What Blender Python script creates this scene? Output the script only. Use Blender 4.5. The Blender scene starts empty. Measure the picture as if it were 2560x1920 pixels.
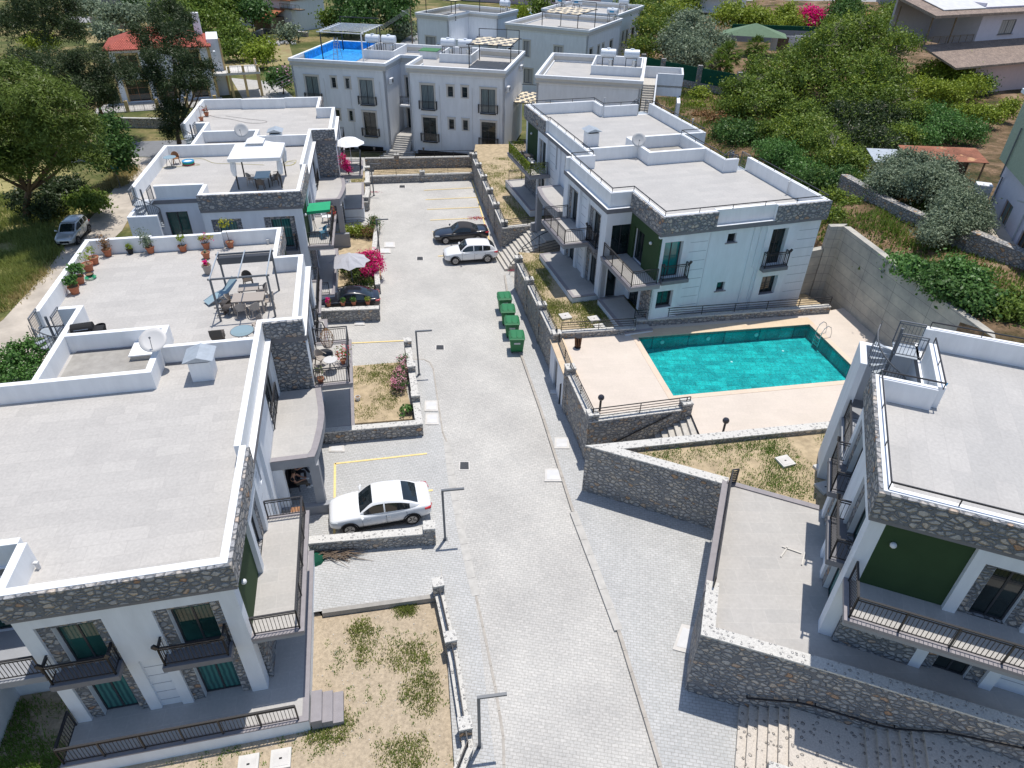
import bpy, bmesh, math, random
from mathutils import Vector, Matrix, noise
SC = bpy.context.scene
COL = SC.collection
R = math.radians
# ---------------------------------------------------------------- camera
CAM_H = 24.0; FPX = 1690.0
TH, RO = R(35.6), R(1.19)
_f = Vector((0, math.cos(TH), -math.sin(TH))); _u = Vector((0, math.sin(TH), math.cos(TH))); _r = Vector((1, 0, 0))
_R = _r*math.cos(RO) + _u*math.sin(RO); _U = _u*math.cos(RO) - _r*math.sin(RO)
cam_d = bpy.data.cameras.new('camera'); cam = bpy.data.objects.new('camera', cam_d); COL.objects.link(cam)
cam.matrix_world = Matrix(((_R.x, _U.x, -_f.x, 0), (_R.y, _U.y, -_f.y, 0), (_R.z, _U.z, -_f.z, CAM_H), (0, 0, 0, 1)))
cam_d.sensor_width = 36; cam_d.lens = FPX/2560*36; cam_d.clip_end = 2000; cam_d.clip_start = 0.5
SC.camera = cam
# ---------------------------------------------------------------- sky, sun, exposure
SUN_EL, SUN_AZ = R(76.3), R(25.1)
w = bpy.data.worlds.new('World'); SC.world = w; w.use_nodes = True
nt = w.node_tree; nt.nodes.clear()
sky = nt.nodes.new('ShaderNodeTexSky'); sky.sky_type = 'NISHITA'; sky.sun_disc = False
sky.sun_elevation = SUN_EL; sky.sun_rotation = SUN_AZ; sky.air_density = 1.0; sky.dust_density = 0.6; sky.altitude = 100
bg = nt.nodes.new('ShaderNodeBackground'); bg.inputs[1].default_value = 0.15
wo = nt.nodes.new('ShaderNodeOutputWorld'); nt.links.new(sky.outputs[0], bg.inputs[0]); nt.links.new(bg.outputs[0], wo.inputs[0])
sl = bpy.data.lights.new('sun', 'SUN'); sl.energy = 4.5; sl.angle = R(0.5); sl.color = (1.0, 0.95, 0.88)
so = bpy.data.objects.new('sun', sl); COL.objects.link(so)
sd = Vector((math.sin(SUN_AZ)*math.cos(SUN_EL), math.cos(SUN_AZ)*math.cos(SUN_EL), math.sin(SUN_EL)))
so.rotation_euler = sd.to_track_quat('Z', 'Y').to_euler(); so.location = (0, 60, 80)
SC.view_settings.view_transform = 'Standard'; SC.view_settings.look = 'None'
SC.view_settings.exposure = -0.04; SC.view_settings.gamma = 1

# ---------------------------------------------------------------- helpers
def P(x, y, z=0.0):
    """point of the picture (2560 px wide) at height z"""
    d = _R*((x-1280)/FPX) + _U*((960-y)/FPX) + _f
    t = (z-CAM_H)/d.z
    return Vector((d.x*t, d.y*t, z))
def P2(x, y, z=0.0):
    p = P(x, y, z); return (p.x, p.y)
def zm(ox, oy, s): return lambda x, y, z=0.0: P(ox+x/s, oy+y/s, z)
class MB:
    def __init__(s): s.v = []; s.f = []; s.m = []; s.cur = 0; s.c = []
    def add(s, vs, fs):
        n = len(s.v); s.v += [tuple(v) for v in vs]; s.c.append((n, len(s.v), len(s.f), len(s.f)+len(fs)))
        for f in fs: s.f.append([i+n for i in f]); s.m.append(s.cur)
        return s
    def box(s, x0, x1, y0, y1, z0, z1):
        if x0 > x1: x0, x1 = x1, x0
        if y0 > y1: y0, y1 = y1, y0
        if z0 > z1: z0, z1 = z1, z0
        return s.add([(x0,y0,z0),(x1,y0,z0),(x1,y1,z0),(x0,y1,z0),(x0,y0,z1),(x1,y0,z1),(x1,y1,z1),(x0,y1,z1)],
                     [(3,2,1,0),(4,5,6,7),(0,1,5,4),(1,2,6,5),(2,3,7,6),(3,0,4,7)])
    def prism(s, poly, z0, z1, zt=None):
        poly = [tuple(p[:2]) for p in poly]
        a = sum(poly[i-1][0]*poly[i][1]-poly[i][0]*poly[i-1][1] for i in range(len(poly)))
        if a < 0: poly = poly[::-1]
        n = len(poly)
        vs = [(p[0], p[1], z0) for p in poly] + [(p[0], p[1], z1) for p in poly]
        return s.add(vs, [tuple(range(n-1, -1, -1)), tuple(range(n, 2*n))] + [(i, (i+1) % n, (i+1) % n+n, i+n) for i in range(n)])
    def face(s, pts): return s.add(pts, [tuple(range(len(pts)))])
    def bar(s, p, q, w=0.04, h=None):
        h = h or w; p = Vector(p); q = Vector(q); d = q-p
        if d.length < 1e-6: return s
        d.normalize(); up = Vector((0, 0, 1)) if abs(d.z) < 0.95 else Vector((1, 0, 0))
        a = d.cross(up).normalized()*(w/2); b = a.normalized().cross(d)*(h/2)
        return s.add([p-a-b, p+a-b, p+a+b, p-a+b, q-a-b, q+a-b, q+a+b, q-a+b],
                     [(0,1,2,3),(7,6,5,4),(0,4,5,1),(1,5,6,2),(2,6,7,3),(3,7,4,0)])
    def tube(s, pts, r, n=8, cap=True):
        pts = [Vector(p) for p in pts]; rs = r if isinstance(r, (list, tuple)) else [r]*len(pts)
        rings = []; base = len(s.v)
        for i, p in enumerate(pts):
            d = (pts[min(i+1, len(pts)-1)]-pts[max(i-1, 0)])
            d = d.normalized() if d.length > 1e-9 else Vector((0, 0, 1))
            up = Vector((0, 0, 1)) if abs(d.z) < 0.9 else Vector((1, 0, 0))
            a = d.cross(up).normalized(); b = a.cross(d)
            rings.append([p+(a*math.cos(t)+b*math.sin(t))*rs[i] for t in [2*math.pi*k/n for k in range(n)]])
        vs = [v for r_ in rings for v in r_]; fs = []
        for i in range(len(pts)-1):
            for k in range(n): fs.append((i*n+k, i*n+(k+1) % n, (i+1)*n+(k+1) % n, (i+1)*n+k))
        if cap: fs.append(tuple(range(n-1, -1, -1))); fs.append(tuple(range((len(pts)-1)*n, len(pts)*n)))
        return s.add(vs, fs)
    def cyl(s, c, r, z0, z1, n=16, r2=None):
        r2 = r if r2 is None else r2
        return s.add([(c[0]+r*math.cos(2*math.pi*k/n), c[1]+r*math.sin(2*math.pi*k/n), z0) for k in range(n)] +
                     [(c[0]+r2*math.cos(2*math.pi*k/n), c[1]+r2*math.sin(2*math.pi*k/n), z1) for k in range(n)],
                     [tuple(range(n-1, -1, -1)), tuple(range(n, 2*n))] + [(k, (k+1) % n, (k+1) % n+n, k+n) for k in range(n)])
    def lathe(s, c, prof, n=16):
        vs = []; fs = []
        for (r, z) in prof: vs += [(c[0]+r*math.cos(2*math.pi*k/n), c[1]+r*math.sin(2*math.pi*k/n), c[2]+z) for k in range(n)]
        for i in range(len(prof)-1):
            for k in range(n): fs.append((i*n+k, i*n+(k+1) % n, (i+1)*n+(k+1) % n, (i+1)*n+k))
        return s.add(vs, fs)
    def ball(s, c, r, n=10, m=6, sz=1.0):
        return s.lathe(c, [(max(1e-4, r*math.sin(math.pi*i/m)), -r*sz*math.cos(math.pi*i/m)) for i in range(m+1)], n)
    def split(s, name, mat, parent, tol=0.03, **kw):
        """one object for every group of touching pieces"""
        bb = []
        for (a, b, c, d) in s.c:
            vs = s.v[a:b]; bb.append([min(v[i] for v in vs)-tol for i in range(3)]+[max(v[i] for v in vs)+tol for i in range(3)])
        n = len(bb); par = list(range(n))
        def find(i):
            while par[i] != i: par[i] = par[par[i]]; i = par[i]
            return i
        for i in range(n):
            for j in range(i):
                if all(bb[i][k] <= bb[j][k+3] and bb[j][k] <= bb[i][k+3] for k in range(3)): par[find(i)] = find(j)
        gr = {}
        for i in range(n): gr.setdefault(find(i), []).append(i)
        out = []
        for ids in gr.values():
            m = MB()
            for i in ids:
                a, b, c, d = s.c[i]; m.add(s.v[a:b], [[k-a for k in f] for f in s.f[c:d]])
            out.append(m.build(name, mat, parent, **kw))
        return out
    def build(s, name, mat, parent=None, loc=None, rot=0.0, world=False, smooth=False, bevel=0, autosm=False):
        """world=True: vertices are world coordinates; they are moved into the frame of the parent or of loc"""
        me = bpy.data.meshes.new(name)
        vs = s.v
        if world:
            if parent is not None:
                M = Matrix.Translation(parent.location) @ Matrix.Rotation(parent.rotation_euler.z, 4, 'Z')
                if parent.parent: raise ValueError('deep world')
                M = M.inverted()
            else:
                if loc is None:
                    xs = [v[0] for v in vs]; ys = [v[1] for v in vs]; loc = ((min(xs)+max(xs))/2, (min(ys)+max(ys))/2, min(v[2] for v in vs))
                M = Matrix.Translation(loc).inverted()
            vs = [tuple(M @ Vector(v)) for v in vs]
        me.from_pydata(vs, [], s.f)
        mats = mat if isinstance(mat, (list, tuple)) else [mat]
        for m_ in mats: me.materials.append(MT[m_] if isinstance(m_, str) else m_)
        if len(mats) > 1: me.polygons.foreach_set('material_index', s.m)
        if smooth: me.polygons.foreach_set('use_smooth', [True]*len(me.polygons))
        me.update()
        o = bpy.data.objects.new(name, me); COL.objects.link(o)
        if parent is not None: o.parent = parent
        elif loc is not None: o.location = loc; o.rotation_euler.z = rot
        if bevel:
            b = o.modifiers.new('bevel', 'BEVEL'); b.width = bevel; b.segments = 2; b.limit_method = 'ANGLE'; b.angle_limit = R(40)
        return o
def tag(o, label=None, cat=None, group=None, kind=None):
    if label: o['label'] = label
    if cat: o['category'] = cat
    if group: o['group'] = group
    if kind: o['kind'] = kind
    return o
def thing(name, label, cat, loc=(0, 0, 0), rot=0.0, group=None):
    o = bpy.data.objects.new(name, None); COL.objects.link(o); o.empty_display_size = 0.3
    o.location = loc; o.rotation_euler.z = rot
    return tag(o, label, cat, group)
def dup(root, loc, rot=0.0, label=None, scale=None):
    r = root.copy(); COL.objects.link(r); r.location = loc; r.rotation_euler = (0, 0, rot)
    if scale: r.scale = (scale,)*3
    if label: r['label'] = label
    for ch in list(root.children):
        c = ch.copy(); COL.objects.link(c); c.parent = r
        for g in list(ch.children):
            d = g.copy(); COL.objects.link(d); d.parent = c
    return r
# ---------------------------------------------------------------- materials
MT = {}
def mat(name, col, rough=0.8, spec=0.3, metal=0.0, var=0.0, vscale=2.0, bump=0.0, bscale=20.0, coat=0.0, var2=None, stretch=None, trans=0.0, coord='Object'):
    m = bpy.data.materials.new(name); m.use_nodes = True; t = m.node_tree; b = t.nodes['Principled BSDF']
    b.inputs['Base Color'].default_value = (*col, 1); b.inputs['Roughness'].default_value = rough
    b.inputs['Specular IOR Level'].default_value = spec; b.inputs['Metallic'].default_value = metal
    if coat: b.inputs['Coat Weight'].default_value = coat; b.inputs['Coat Roughness'].default_value = 0.05
    if var or bump:
        tc = t.nodes.new('ShaderNodeTexCoord'); src = tc.outputs[coord]
        if stretch:
            mp = t.nodes.new('ShaderNodeMapping'); mp.inputs['Scale'].default_value = stretch; t.links.new(src, mp.inputs[0]); src = mp.outputs[0]
        if var:
            n = t.nodes.new('ShaderNodeTexNoise'); n.inputs['Scale'].default_value = vscale; n.inputs['Detail'].default_value = 6; n.inputs['Roughness'].default_value = 0.62
            t.links.new(src, n.inputs['Vector'])
            rp = t.nodes.new('ShaderNodeValToRGB'); rp.color_ramp.elements[0].position = 0.32; rp.color_ramp.elements[1].position = 0.68
            c1 = tuple(max(0, c*(1-var)) for c in col); c2 = var2 or tuple(min(1, c*(1+var)) for c in col)
            rp.color_ramp.elements[0].color = (*c1, 1); rp.color_ramp.elements[1].color = (*c2, 1)
            t.links.new(n.outputs['Fac'], rp.inputs[0]); t.links.new(rp.outputs[0], b.inputs['Base Color'])
        if bump:
            n2 = t.nodes.new('ShaderNodeTexNoise'); n2.inputs['Scale'].default_value = bscale; n2.inputs['Detail'].default_value = 4; t.links.new(src, n2.inputs['Vector'])
            bp = t.nodes.new('ShaderNodeBump'); bp.inputs['Strength'].default_value = bump; bp.inputs['Distance'].default_value = 0.02
            t.links.new(n2.outputs['Fac'], bp.inputs['Height']); t.links.new(bp.outputs[0], b.inputs['Normal'])
    MT[name] = m; return m
def nd(t, ty, **kw):
    n = t.nodes.new(ty)
    for k, v in kw.items():
        if k in n.inputs: n.inputs[k].default_value = v
        else: setattr(n, k, v)
    return n
def ramp(t, src, stops, interp='LINEAR'):
    r = t.nodes.new('ShaderNodeValToRGB'); cr = r.color_ramp; cr.interpolation = interp
    while len(cr.elements) < len(stops): cr.elements.new(0.5)
    for e, (p, c) in zip(cr.elements, stops): e.position = p; e.color = (*c, 1)
    t.links.new(src, r.inputs[0]); return r.outputs[0]
def mixc(t, f, a, b, mode='MIX'):
    m = t.nodes.new('ShaderNodeMix'); m.data_type = 'RGBA'; m.blend_type = mode
    for i, s in ((0, f), (6, a), (7, b)):
        if hasattr(s, 'is_linked'): t.links.new(s, m.inputs[i])
        elif isinstance(s, tuple): m.inputs[i].default_value = (*s, 1)
        else: m.inputs[i].default_value = s
    return m.outputs[2]
def start(name, rough=0.85, spec=0.25):
    m = bpy.data.materials.new(name); m.use_nodes = True; t = m.node_tree; b = t.nodes['Principled BSDF']
    b.inputs['Roughness'].default_value = rough; b.inputs['Specular IOR Level'].default_value = spec
    tc = t.nodes.new('ShaderNodeTexCoord'); MT[name] = m
    return t, b, tc.outputs['Object']
def noise_(t, vec, sc, det=4, ro=0.55):
    n = t.nodes.new('ShaderNodeTexNoise'); n.inputs['Scale'].default_value = sc; n.inputs['Detail'].default_value = det; n.inputs['Roughness'].default_value = ro
    t.links.new(vec, n.inputs['Vector']); return n.outputs['Fac']
def bump(t, b, h, st=0.5, dist=0.03):
    n = t.nodes.new('ShaderNodeBump'); n.inputs['Strength'].default_value = st; n.inputs['Distance'].default_value = dist
    t.links.new(h, n.inputs['Height']); t.links.new(n.outputs[0], b.inputs['Normal'])
def stone_mat(name, sc=4.0, stops=None, mortar=(0.16, 0.17, 0.185), mw=0.04, zs=1.4, rnd=0.62, nfac=0.8):
    t, b, v = start(name, 0.85, 0.3)
    wn = nd(t, 'ShaderNodeTexNoise', Scale=2.5, Detail=2.0); t.links.new(v, wn.inputs['Vector'])
    mx = t.nodes.new('ShaderNodeVectorMath'); mx.operation = 'MULTIPLY_ADD'; t.links.new(wn.outputs['Color'], mx.inputs[0]); mx.inputs[1].default_value = (0.16,)*3; t.links.new(v, mx.inputs[2])
    mp = nd(t, 'ShaderNodeMapping'); mp.inputs['Scale'].default_value = (1, 1, zs); t.links.new(mx.outputs[0], mp.inputs[0])
    vo = nd(t, 'ShaderNodeTexVoronoi', Scale=sc); t.links.new(mp.outputs[0], vo.inputs['Vector'])
    ve = nd(t, 'ShaderNodeTexVoronoi', Scale=sc); ve.feature = 'DISTANCE_TO_EDGE'; t.links.new(mp.outputs[0], ve.inputs['Vector'])
    sp = nd(t, 'ShaderNodeSeparateColor'); t.links.new(vo.outputs['Color'], sp.inputs[0])
    stops = stops or [(0.0, (0.24, 0.25, 0.27)), (0.3, (0.31, 0.32, 0.335)), (0.55, (0.38, 0.38, 0.385)), (0.8, (0.45, 0.435, 0.415)), (0.94, (0.50, 0.44, 0.38)), (0.99, (0.42, 0.27, 0.18))]
    c = ramp(t, sp.outputs[0], stops)
    nf = noise_(t, v, 17, 6, 0.7)
    c = mixc(t, nfac, c, ramp(t, nf, [(0.3, (0.5, 0.5, 0.52)), (0.7, (1.4, 1.38, 1.35))]), 'MULTIPLY')
    mk = ramp(t, ve.outputs['Distance'], [(mw*0.5, (0, 0, 0)), (mw*1.6, (1, 1, 1))])
    far = ramp(t, vo.outputs['Distance'], [(rnd, (1, 1, 1)), (rnd+0.10, (0, 0, 0))])
    mk = mixc(t, 1.0, mk, far, 'MULTIPLY')
    mo = mixc(t, 1.0, mortar, ramp(t, nf, [(0.3, (0.75,)*3), (0.7, (1.2,)*3)]), 'MULTIPLY')
    t.links.new(mixc(t, mk, mo, c), b.inputs['Base Color'])
    h = mixc(t, 1.0, ramp(t, ve.outputs['Distance'], [(0.0, (0, 0, 0)), (0.2, (1, 1, 1))], 'EASE'), far, 'MULTIPLY'); bump(t, b, h, 1.0, 0.07)
stone_mat('stone'); stone_mat('stone_big', 3.9, mortar=(0.17, 0.175, 0.19))
stone_mat('stone_garden', 4.0, [(0.0, (0.29, 0.29, 0.295)), (0.3, (0.39, 0.385, 0.38)), (0.6, (0.47, 0.455, 0.43)), (0.88, (0.55, 0.50, 0.43)), (0.99, (0.48, 0.32, 0.20))], (0.23, 0.23, 0.23))
stone_mat('coping', 6.0, [(0.0, (0.47, 0.46, 0.45)), (0.5, (0.56, 0.545, 0.52)), (1.0, (0.60, 0.58, 0.55))], (0.575, 0.56, 0.525), 0.05, 1.0, 0.20, 0.25)
def brick_mat(name, c1, c2, mo, bw, bh, ms, big=0.12, bs=0.4, rough=0.85, off=0.5, bmp=0.25, spec=0.2, fine=0.12, rot=0.0, spots=None, squash=None):
    t, b, v = start(name, rough, spec)
    mp = nd(t, 'ShaderNodeMapping'); mp.inputs['Rotation'].default_value = (0, 0, rot); t.links.new(v, mp.inputs[0])
    br = nd(t, 'ShaderNodeTexBrick'); br.offset = off
    for k, val in (('Color1', (*c1, 1)), ('Color2', (*c2, 1)), ('Mortar', (*mo, 1)), ('Scale', 1.0), ('Mortar Size', ms), ('Brick Width', bw), ('Row Height', bh), ('Mortar Smooth', 0.3)): br.inputs[k].default_value = val
    t.links.new(mp.outputs[0], br.inputs['Vector'])
    c = br.outputs['Color']
    c = mixc(t, 1.0, c, ramp(t, noise_(t, v, bs, 6, 0.6), [(0.3, (1-big,)*3), (0.7, (1+big, 1+big, 1+big*0.9))]), 'MULTIPLY')
    c = mixc(t, 1.0, c, ramp(t, noise_(t, v, 9, 4, 0.6), [(0.3, (1-fine,)*3), (0.7, (1+fine,)*3)]), 'MULTIPLY')
    if spots: c = mixc(t, ramp(t, noise_(t, v, spots[0], 3, 0.5), [(spots[1], (0, 0, 0)), (spots[1]+0.06, (1, 1, 1))]), c, spots[2])
    t.links.new(c, b.inputs['Base Color'])
    if bmp: bump(t, b, br.outputs['Fac'], -bmp, 0.01)
    return t, b
brick_mat('pavers', (0.505, 0.49, 0.465), (0.455, 0.445, 0.425), (0.345, 0.33, 0.305), 0.24, 0.12, 0.010, 0.13, 0.28, rot=R(8), fine=0.14)
brick_mat('pavers_walk', (0.48, 0.48, 0.475), (0.43, 0.435, 0.43), (0.33, 0.32, 0.30), 0.24, 0.12, 0.012, 0.07, 0.5, rot=R(8))
brick_mat('roof_tiles', (0.47, 0.45, 0.425), (0.42, 0.403, 0.383), (0.39, 0.37, 0.35), 1.2, 0.6, 0.008, 0.05, 0.9, fine=0.09, bmp=0.05)
brick_mat('roof_tiles_cold', (0.455, 0.44, 0.422), (0.41, 0.40, 0.387), (0.39, 0.375, 0.36), 1.2, 0.6, 0.007, 0.05, 0.6, fine=0.08, bmp=0.05)
brick_mat('terrace_tiles', (0.45, 0.43, 0.405), (0.42, 0.405, 0.385), (0.50, 0.48, 0.45), 1.2, 0.6, 0.008, 0.06, 0.8, fine=0.06, bmp=0.05)
brick_mat('pool_deck', (0.615, 0.54, 0.47), (0.59, 0.52, 0.45), (0.55, 0.48, 0.415), 0.6, 0.3, 0.004, 0.06, 0.35, fine=0.04, bmp=0.03)
brick_mat('pool_edge', (0.66, 0.53, 0.38), (0.62, 0.49, 0.345), (0.55, 0.44, 0.31), 0.6, 0.3, 0.005, 0.06, 1.0, fine=0.05, bmp=0.03)
brick_mat('pool_tiles', (0.02, 0.43, 0.44), (0.010, 0.29, 0.315), (0.005, 0.17, 0.20), 0.9, 0.42, 0.012, 0.26, 1.5, rough=0.4, fine=0.34)
brick_mat('red_roof', (0.50, 0.14, 0.10), (0.44, 0.115, 0.085), (0.20, 0.05, 0.04), 0.3, 0.34, 0.05, 0.12, 1.0, bmp=0.6)
brick_mat('orange_roof', (0.52, 0.20, 0.10), (0.45, 0.16, 0.085), (0.25, 0.09, 0.05), 0.3, 0.3, 0.05, 0.12, 1.0, bmp=0.6)
brick_mat('old_roof', (0.40, 0.31, 0.25), (0.30, 0.235, 0.20), (0.17, 0.135, 0.12), 0.24, 0.22, 0.04, 0.2, 1.5, bmp=0.6, fine=0.25)
brick_mat('concrete_wall', (0.46, 0.445, 0.41), (0.42, 0.41, 0.385), (0.24, 0.235, 0.22), 2.2, 0.5, 0.018, 0.2, 0.6, fine=0.1)
brick_mat('siding_green', (0.36, 0.42, 0.32), (0.35, 0.41, 0.31), (0.24, 0.28, 0.22), 30, 0.16, 0.015, 0.03, 1.0, off=0)
brick_mat('rust_metal', (0.33, 0.13, 0.08), (0.26, 0.11, 0.07), (0.14, 0.07, 0.05), 30, 0.2, 0.03, 0.3, 0.9, fine=0.2, spots=(0.8, 0.62, (0.5, 0.28, 0.15)))
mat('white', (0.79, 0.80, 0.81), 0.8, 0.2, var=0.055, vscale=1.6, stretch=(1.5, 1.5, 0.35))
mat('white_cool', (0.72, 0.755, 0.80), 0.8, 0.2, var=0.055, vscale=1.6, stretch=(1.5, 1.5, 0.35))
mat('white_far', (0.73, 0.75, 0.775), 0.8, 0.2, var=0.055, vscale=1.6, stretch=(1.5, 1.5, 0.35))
mat('white_dull', (0.60, 0.60, 0.60), 0.8, 0.2, var=0.08, vscale=1.5)
mat('cream_trim', (0.58, 0.55, 0.50), 0.8, 0.2, var=0.04)
mat('grey_trim', (0.19, 0.19, 0.205), 0.7, 0.3, var=0.07, vscale=3)
mat('grey_trim_light', (0.285, 0.265, 0.275), 0.7, 0.3, var=0.08, vscale=4)
mat('grey_wall', (0.30, 0.31, 0.33), 0.8, 0.2, var=0.05)
mat('groove', (0.30, 0.33, 0.38), 0.9, 0.1)
mat('green_wall', (0.038, 0.072, 0.032), 0.8, 0.2, var=0.08, vscale=1.2)
mat('black_metal', (0.022, 0.022, 0.026), 0.45, 0.5)
mat('grey_metal', (0.13, 0.14, 0.155), 0.45, 0.5)
mat('steel', (0.62, 0.63, 0.65), 0.25, 0.5, 0.9)
mat('galv', (0.40, 0.44, 0.48), 0.45, 0.5, 0.3, var=0.1, vscale=4)
mat('frame_dark', (0.035, 0.038, 0.045), 0.4, 0.5)
mat('dark', (0.012, 0.012, 0.014), 0.8, 0.2)
mat('concrete', (0.42, 0.405, 0.38), 0.9, 0.1, var=0.14, vscale=1.6)
mat('concrete_dark', (0.33, 0.315, 0.29), 0.9, 0.1, var=0.16, vscale=1.8)
mat('concrete_light', (0.58, 0.56, 0.53), 0.9, 0.1, var=0.08, vscale=3)
mat('step_stone', (0.50, 0.475, 0.43), 0.9, 0.1, var=0.14, vscale=5)
mat('soil_lawn', (0.42, 0.335, 0.22), 0.95, 0.1, var=0.24, vscale=2.4, bump=0.6, bscale=30)
mat('soil', (0.42, 0.345, 0.25), 0.95, 0.1, var=0.22, vscale=9, bump=0.8, bscale=26)
mat('soil_dark', (0.25, 0.165, 0.105), 0.95, 0.1, var=0.4, vscale=1.2, bump=0.8, bscale=12)
mat('dry_field', (0.37, 0.27, 0.15), 0.95, 0.1, var=0.3, vscale=0.35, var2=(0.32, 0.30, 0.15))
mat('gravel_road', (0.46, 0.41, 0.35), 0.95, 0.1, var=0.22, vscale=0.45, bump=0.5, bscale=10)
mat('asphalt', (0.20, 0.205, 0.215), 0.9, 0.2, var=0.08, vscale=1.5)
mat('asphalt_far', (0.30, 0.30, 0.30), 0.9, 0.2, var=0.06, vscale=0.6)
mat('yellow_paint', (0.82, 0.63, 0.27), 0.7, 0.3, var=0.12, vscale=7)
mat('blue_tarp', (0.02, 0.30, 0.72), 0.45, 0.5, var=0.45, vscale=2.6, bump=1.0, bscale=3.5)
mat('green_net', (0.008, 0.075, 0.045), 0.85, 0.2, var=0.2)
mat('green_cloth', (0.02, 0.34, 0.16), 0.7, 0.3, var=0.1)
mat('green_bin', (0.018, 0.17, 0.06), 0.42, 0.5, var=0.06)
mat('green_roofing', (0.07, 0.19, 0.09), 0.9, 0.2, var=0.1)
mat('terracotta', (0.42, 0.15, 0.08), 0.75, 0.3, var=0.1, vscale=8)
mat('plastic_taupe', (0.36, 0.315, 0.275), 0.55, 0.4)
mat('plastic_brown', (0.085, 0.07, 0.06), 0.5, 0.4)
mat('plastic_white', (0.72, 0.73, 0.74), 0.5, 0.4)
mat('wood', (0.30, 0.15, 0.075), 0.6, 0.3, var=0.2, vscale=5)
mat('wood_old', (0.20, 0.15, 0.11), 0.85, 0.2, var=0.25, vscale=4)
mat('mustard', (0.56, 0.41, 0.20), 0.8, 0.2, var=0.06)
mat('pink_wall', (0.62, 0.47, 0.45), 0.85, 0.2, var=0.05)
mat('lilac_wall', (0.58, 0.56, 0.64), 0.85, 0.2, var=0.04)
mat('cloth_white', (0.76, 0.765, 0.775), 0.85, 0.2, var=0.04, vscale=3)
mat('cloth_grey', (0.44, 0.44, 0.47), 0.9, 0.2, var=0.05)
mat('cloth_dark', (0.11, 0.12, 0.14), 0.9, 0.2)
mat('cloth_blue', (0.10, 0.26, 0.38), 0.8, 0.2, var=0.25, vscale=12)
mat('textile_blue', (0.26, 0.36, 0.41), 0.8, 0.2)
mat('tank', (0.70, 0.74, 0.80), 0.3, 0.5, var=0.03)
mat('tank_blue', (0.04, 0.32, 0.58), 0.4, 0.5)
mat('dish', (0.56, 0.55, 0.54), 0.5, 0.4)
mat('dish_blue', (0.02, 0.27, 0.52), 0.5, 0.4)
mat('rubber', (0.02, 0.02, 0.022), 0.8, 0.3)
mat('hose_yellow', (0.50, 0.45, 0.18), 0.6, 0.3)
mat('hose_grey', (0.28, 0.26, 0.25), 0.6, 0.3)
mat('rattan', (0.30, 0.17, 0.085), 0.7, 0.3)
mat('glass_table', (0.24, 0.33, 0.36), 0.06, 0.8)
mat('skin', (0.50, 0.27, 0.18), 0.6, 0.3)
mat('hair', (0.03, 0.02, 0.015), 0.7, 0.3)
mat('cloth_black', (0.03, 0.03, 0.035), 0.9, 0.2)
mat('cloth_olive', (0.12, 0.105, 0.085), 0.9, 0.2)
mat('cloth_cyan', (0.04, 0.22, 0.34), 0.9, 0.2)
mat('shoe', (0.78, 0.79, 0.8), 0.7, 0.3)
mat('pebble', (0.50, 0.46, 0.40), 0.9, 0.2, var=0.2, vscale=3)
mat('rock', (0.38, 0.35, 0.31), 0.9, 0.2, var=0.25, vscale=3)
mat('bark', (0.12, 0.085, 0.06), 0.9, 0.2, var=0.3, vscale=6)
mat('bark_grey', (0.24, 0.21, 0.19), 0.9, 0.2, var=0.3, vscale=6)
mat('petals_red', (0.36, 0.03, 0.08), 0.8, 0.2, var=0.3, vscale=20)
for n_, c_, co in (('paint_white', (0.80, 0.81, 0.82), 1), ('paint_black', (0.005, 0.006, 0.012), 1), ('paint_silver', (0.50, 0.52, 0.54), 1), ('paint_blue', (0.20, 0.42, 0.60), 1)):
    mat(n_, c_, 0.28 if n_ != 'paint_silver' else 0.32, 0.5, 0.0 if n_ != 'paint_silver' else 0.45, coat=1.0)
mat('car_glass', (0.012, 0.018, 0.022), 0.03, 0.9)
mat('lamp_red', (0.45, 0.01, 0.02), 0.15, 0.7)
mat('lamp_clear', (0.45, 0.48, 0.50), 0.1, 0.8)
mat('rim', (0.30, 0.30, 0.31), 0.3, 0.5, 0.8)
mat('plate', (0.65, 0.62, 0.5), 0.6, 0.3)
def glass_mat(name, base, rough=0.05, folds=None, spec=0.6):
    t, b, v = start(name, rough, spec)
    if folds:
        wv = nd(t, 'ShaderNodeTexWave', Scale=folds[1], Distortion=1.5, Detail=1.0); wv.bands_direction = 'X'
        ad = nd(t, 'ShaderNodeMapping'); ad.inputs['Rotation'].default_value = (0, 0, R(45)); t.links.new(v, ad.inputs[0]); t.links.new(ad.outputs[0], wv.inputs['Vector'])
        c = ramp(t, wv.outputs['Fac'], [(0.15, base), (0.85, folds[0])])
        t.links.new(c, b.inputs['Base Color'])
    else:
        c = ramp(t, noise_(t, v, 0.7, 3), [(0.35, tuple(x*0.5 for x in base)), (0.7, tuple(x*1.6 for x in base))]); t.links.new(c, b.inputs['Base Color'])
glass_mat('glass_dark', (0.014, 0.024, 0.026)); glass_mat('glass_green', (0.012, 0.06, 0.052))
glass_mat('glass_teal', (0.01, 0.17, 0.17), 0.05); glass_mat('glass_curtain', (0.02, 0.085, 0.085), 0.08, ((0.05, 0.19, 0.175), 2.6))
glass_mat('glass_net', (0.09, 0.12, 0.13), 0.08, ((0.22, 0.27, 0.28), 2.8)); glass_mat('glass_blind', (0.28, 0.29, 0.30), 0.1, ((0.36, 0.37, 0.38), 1.0))
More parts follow.
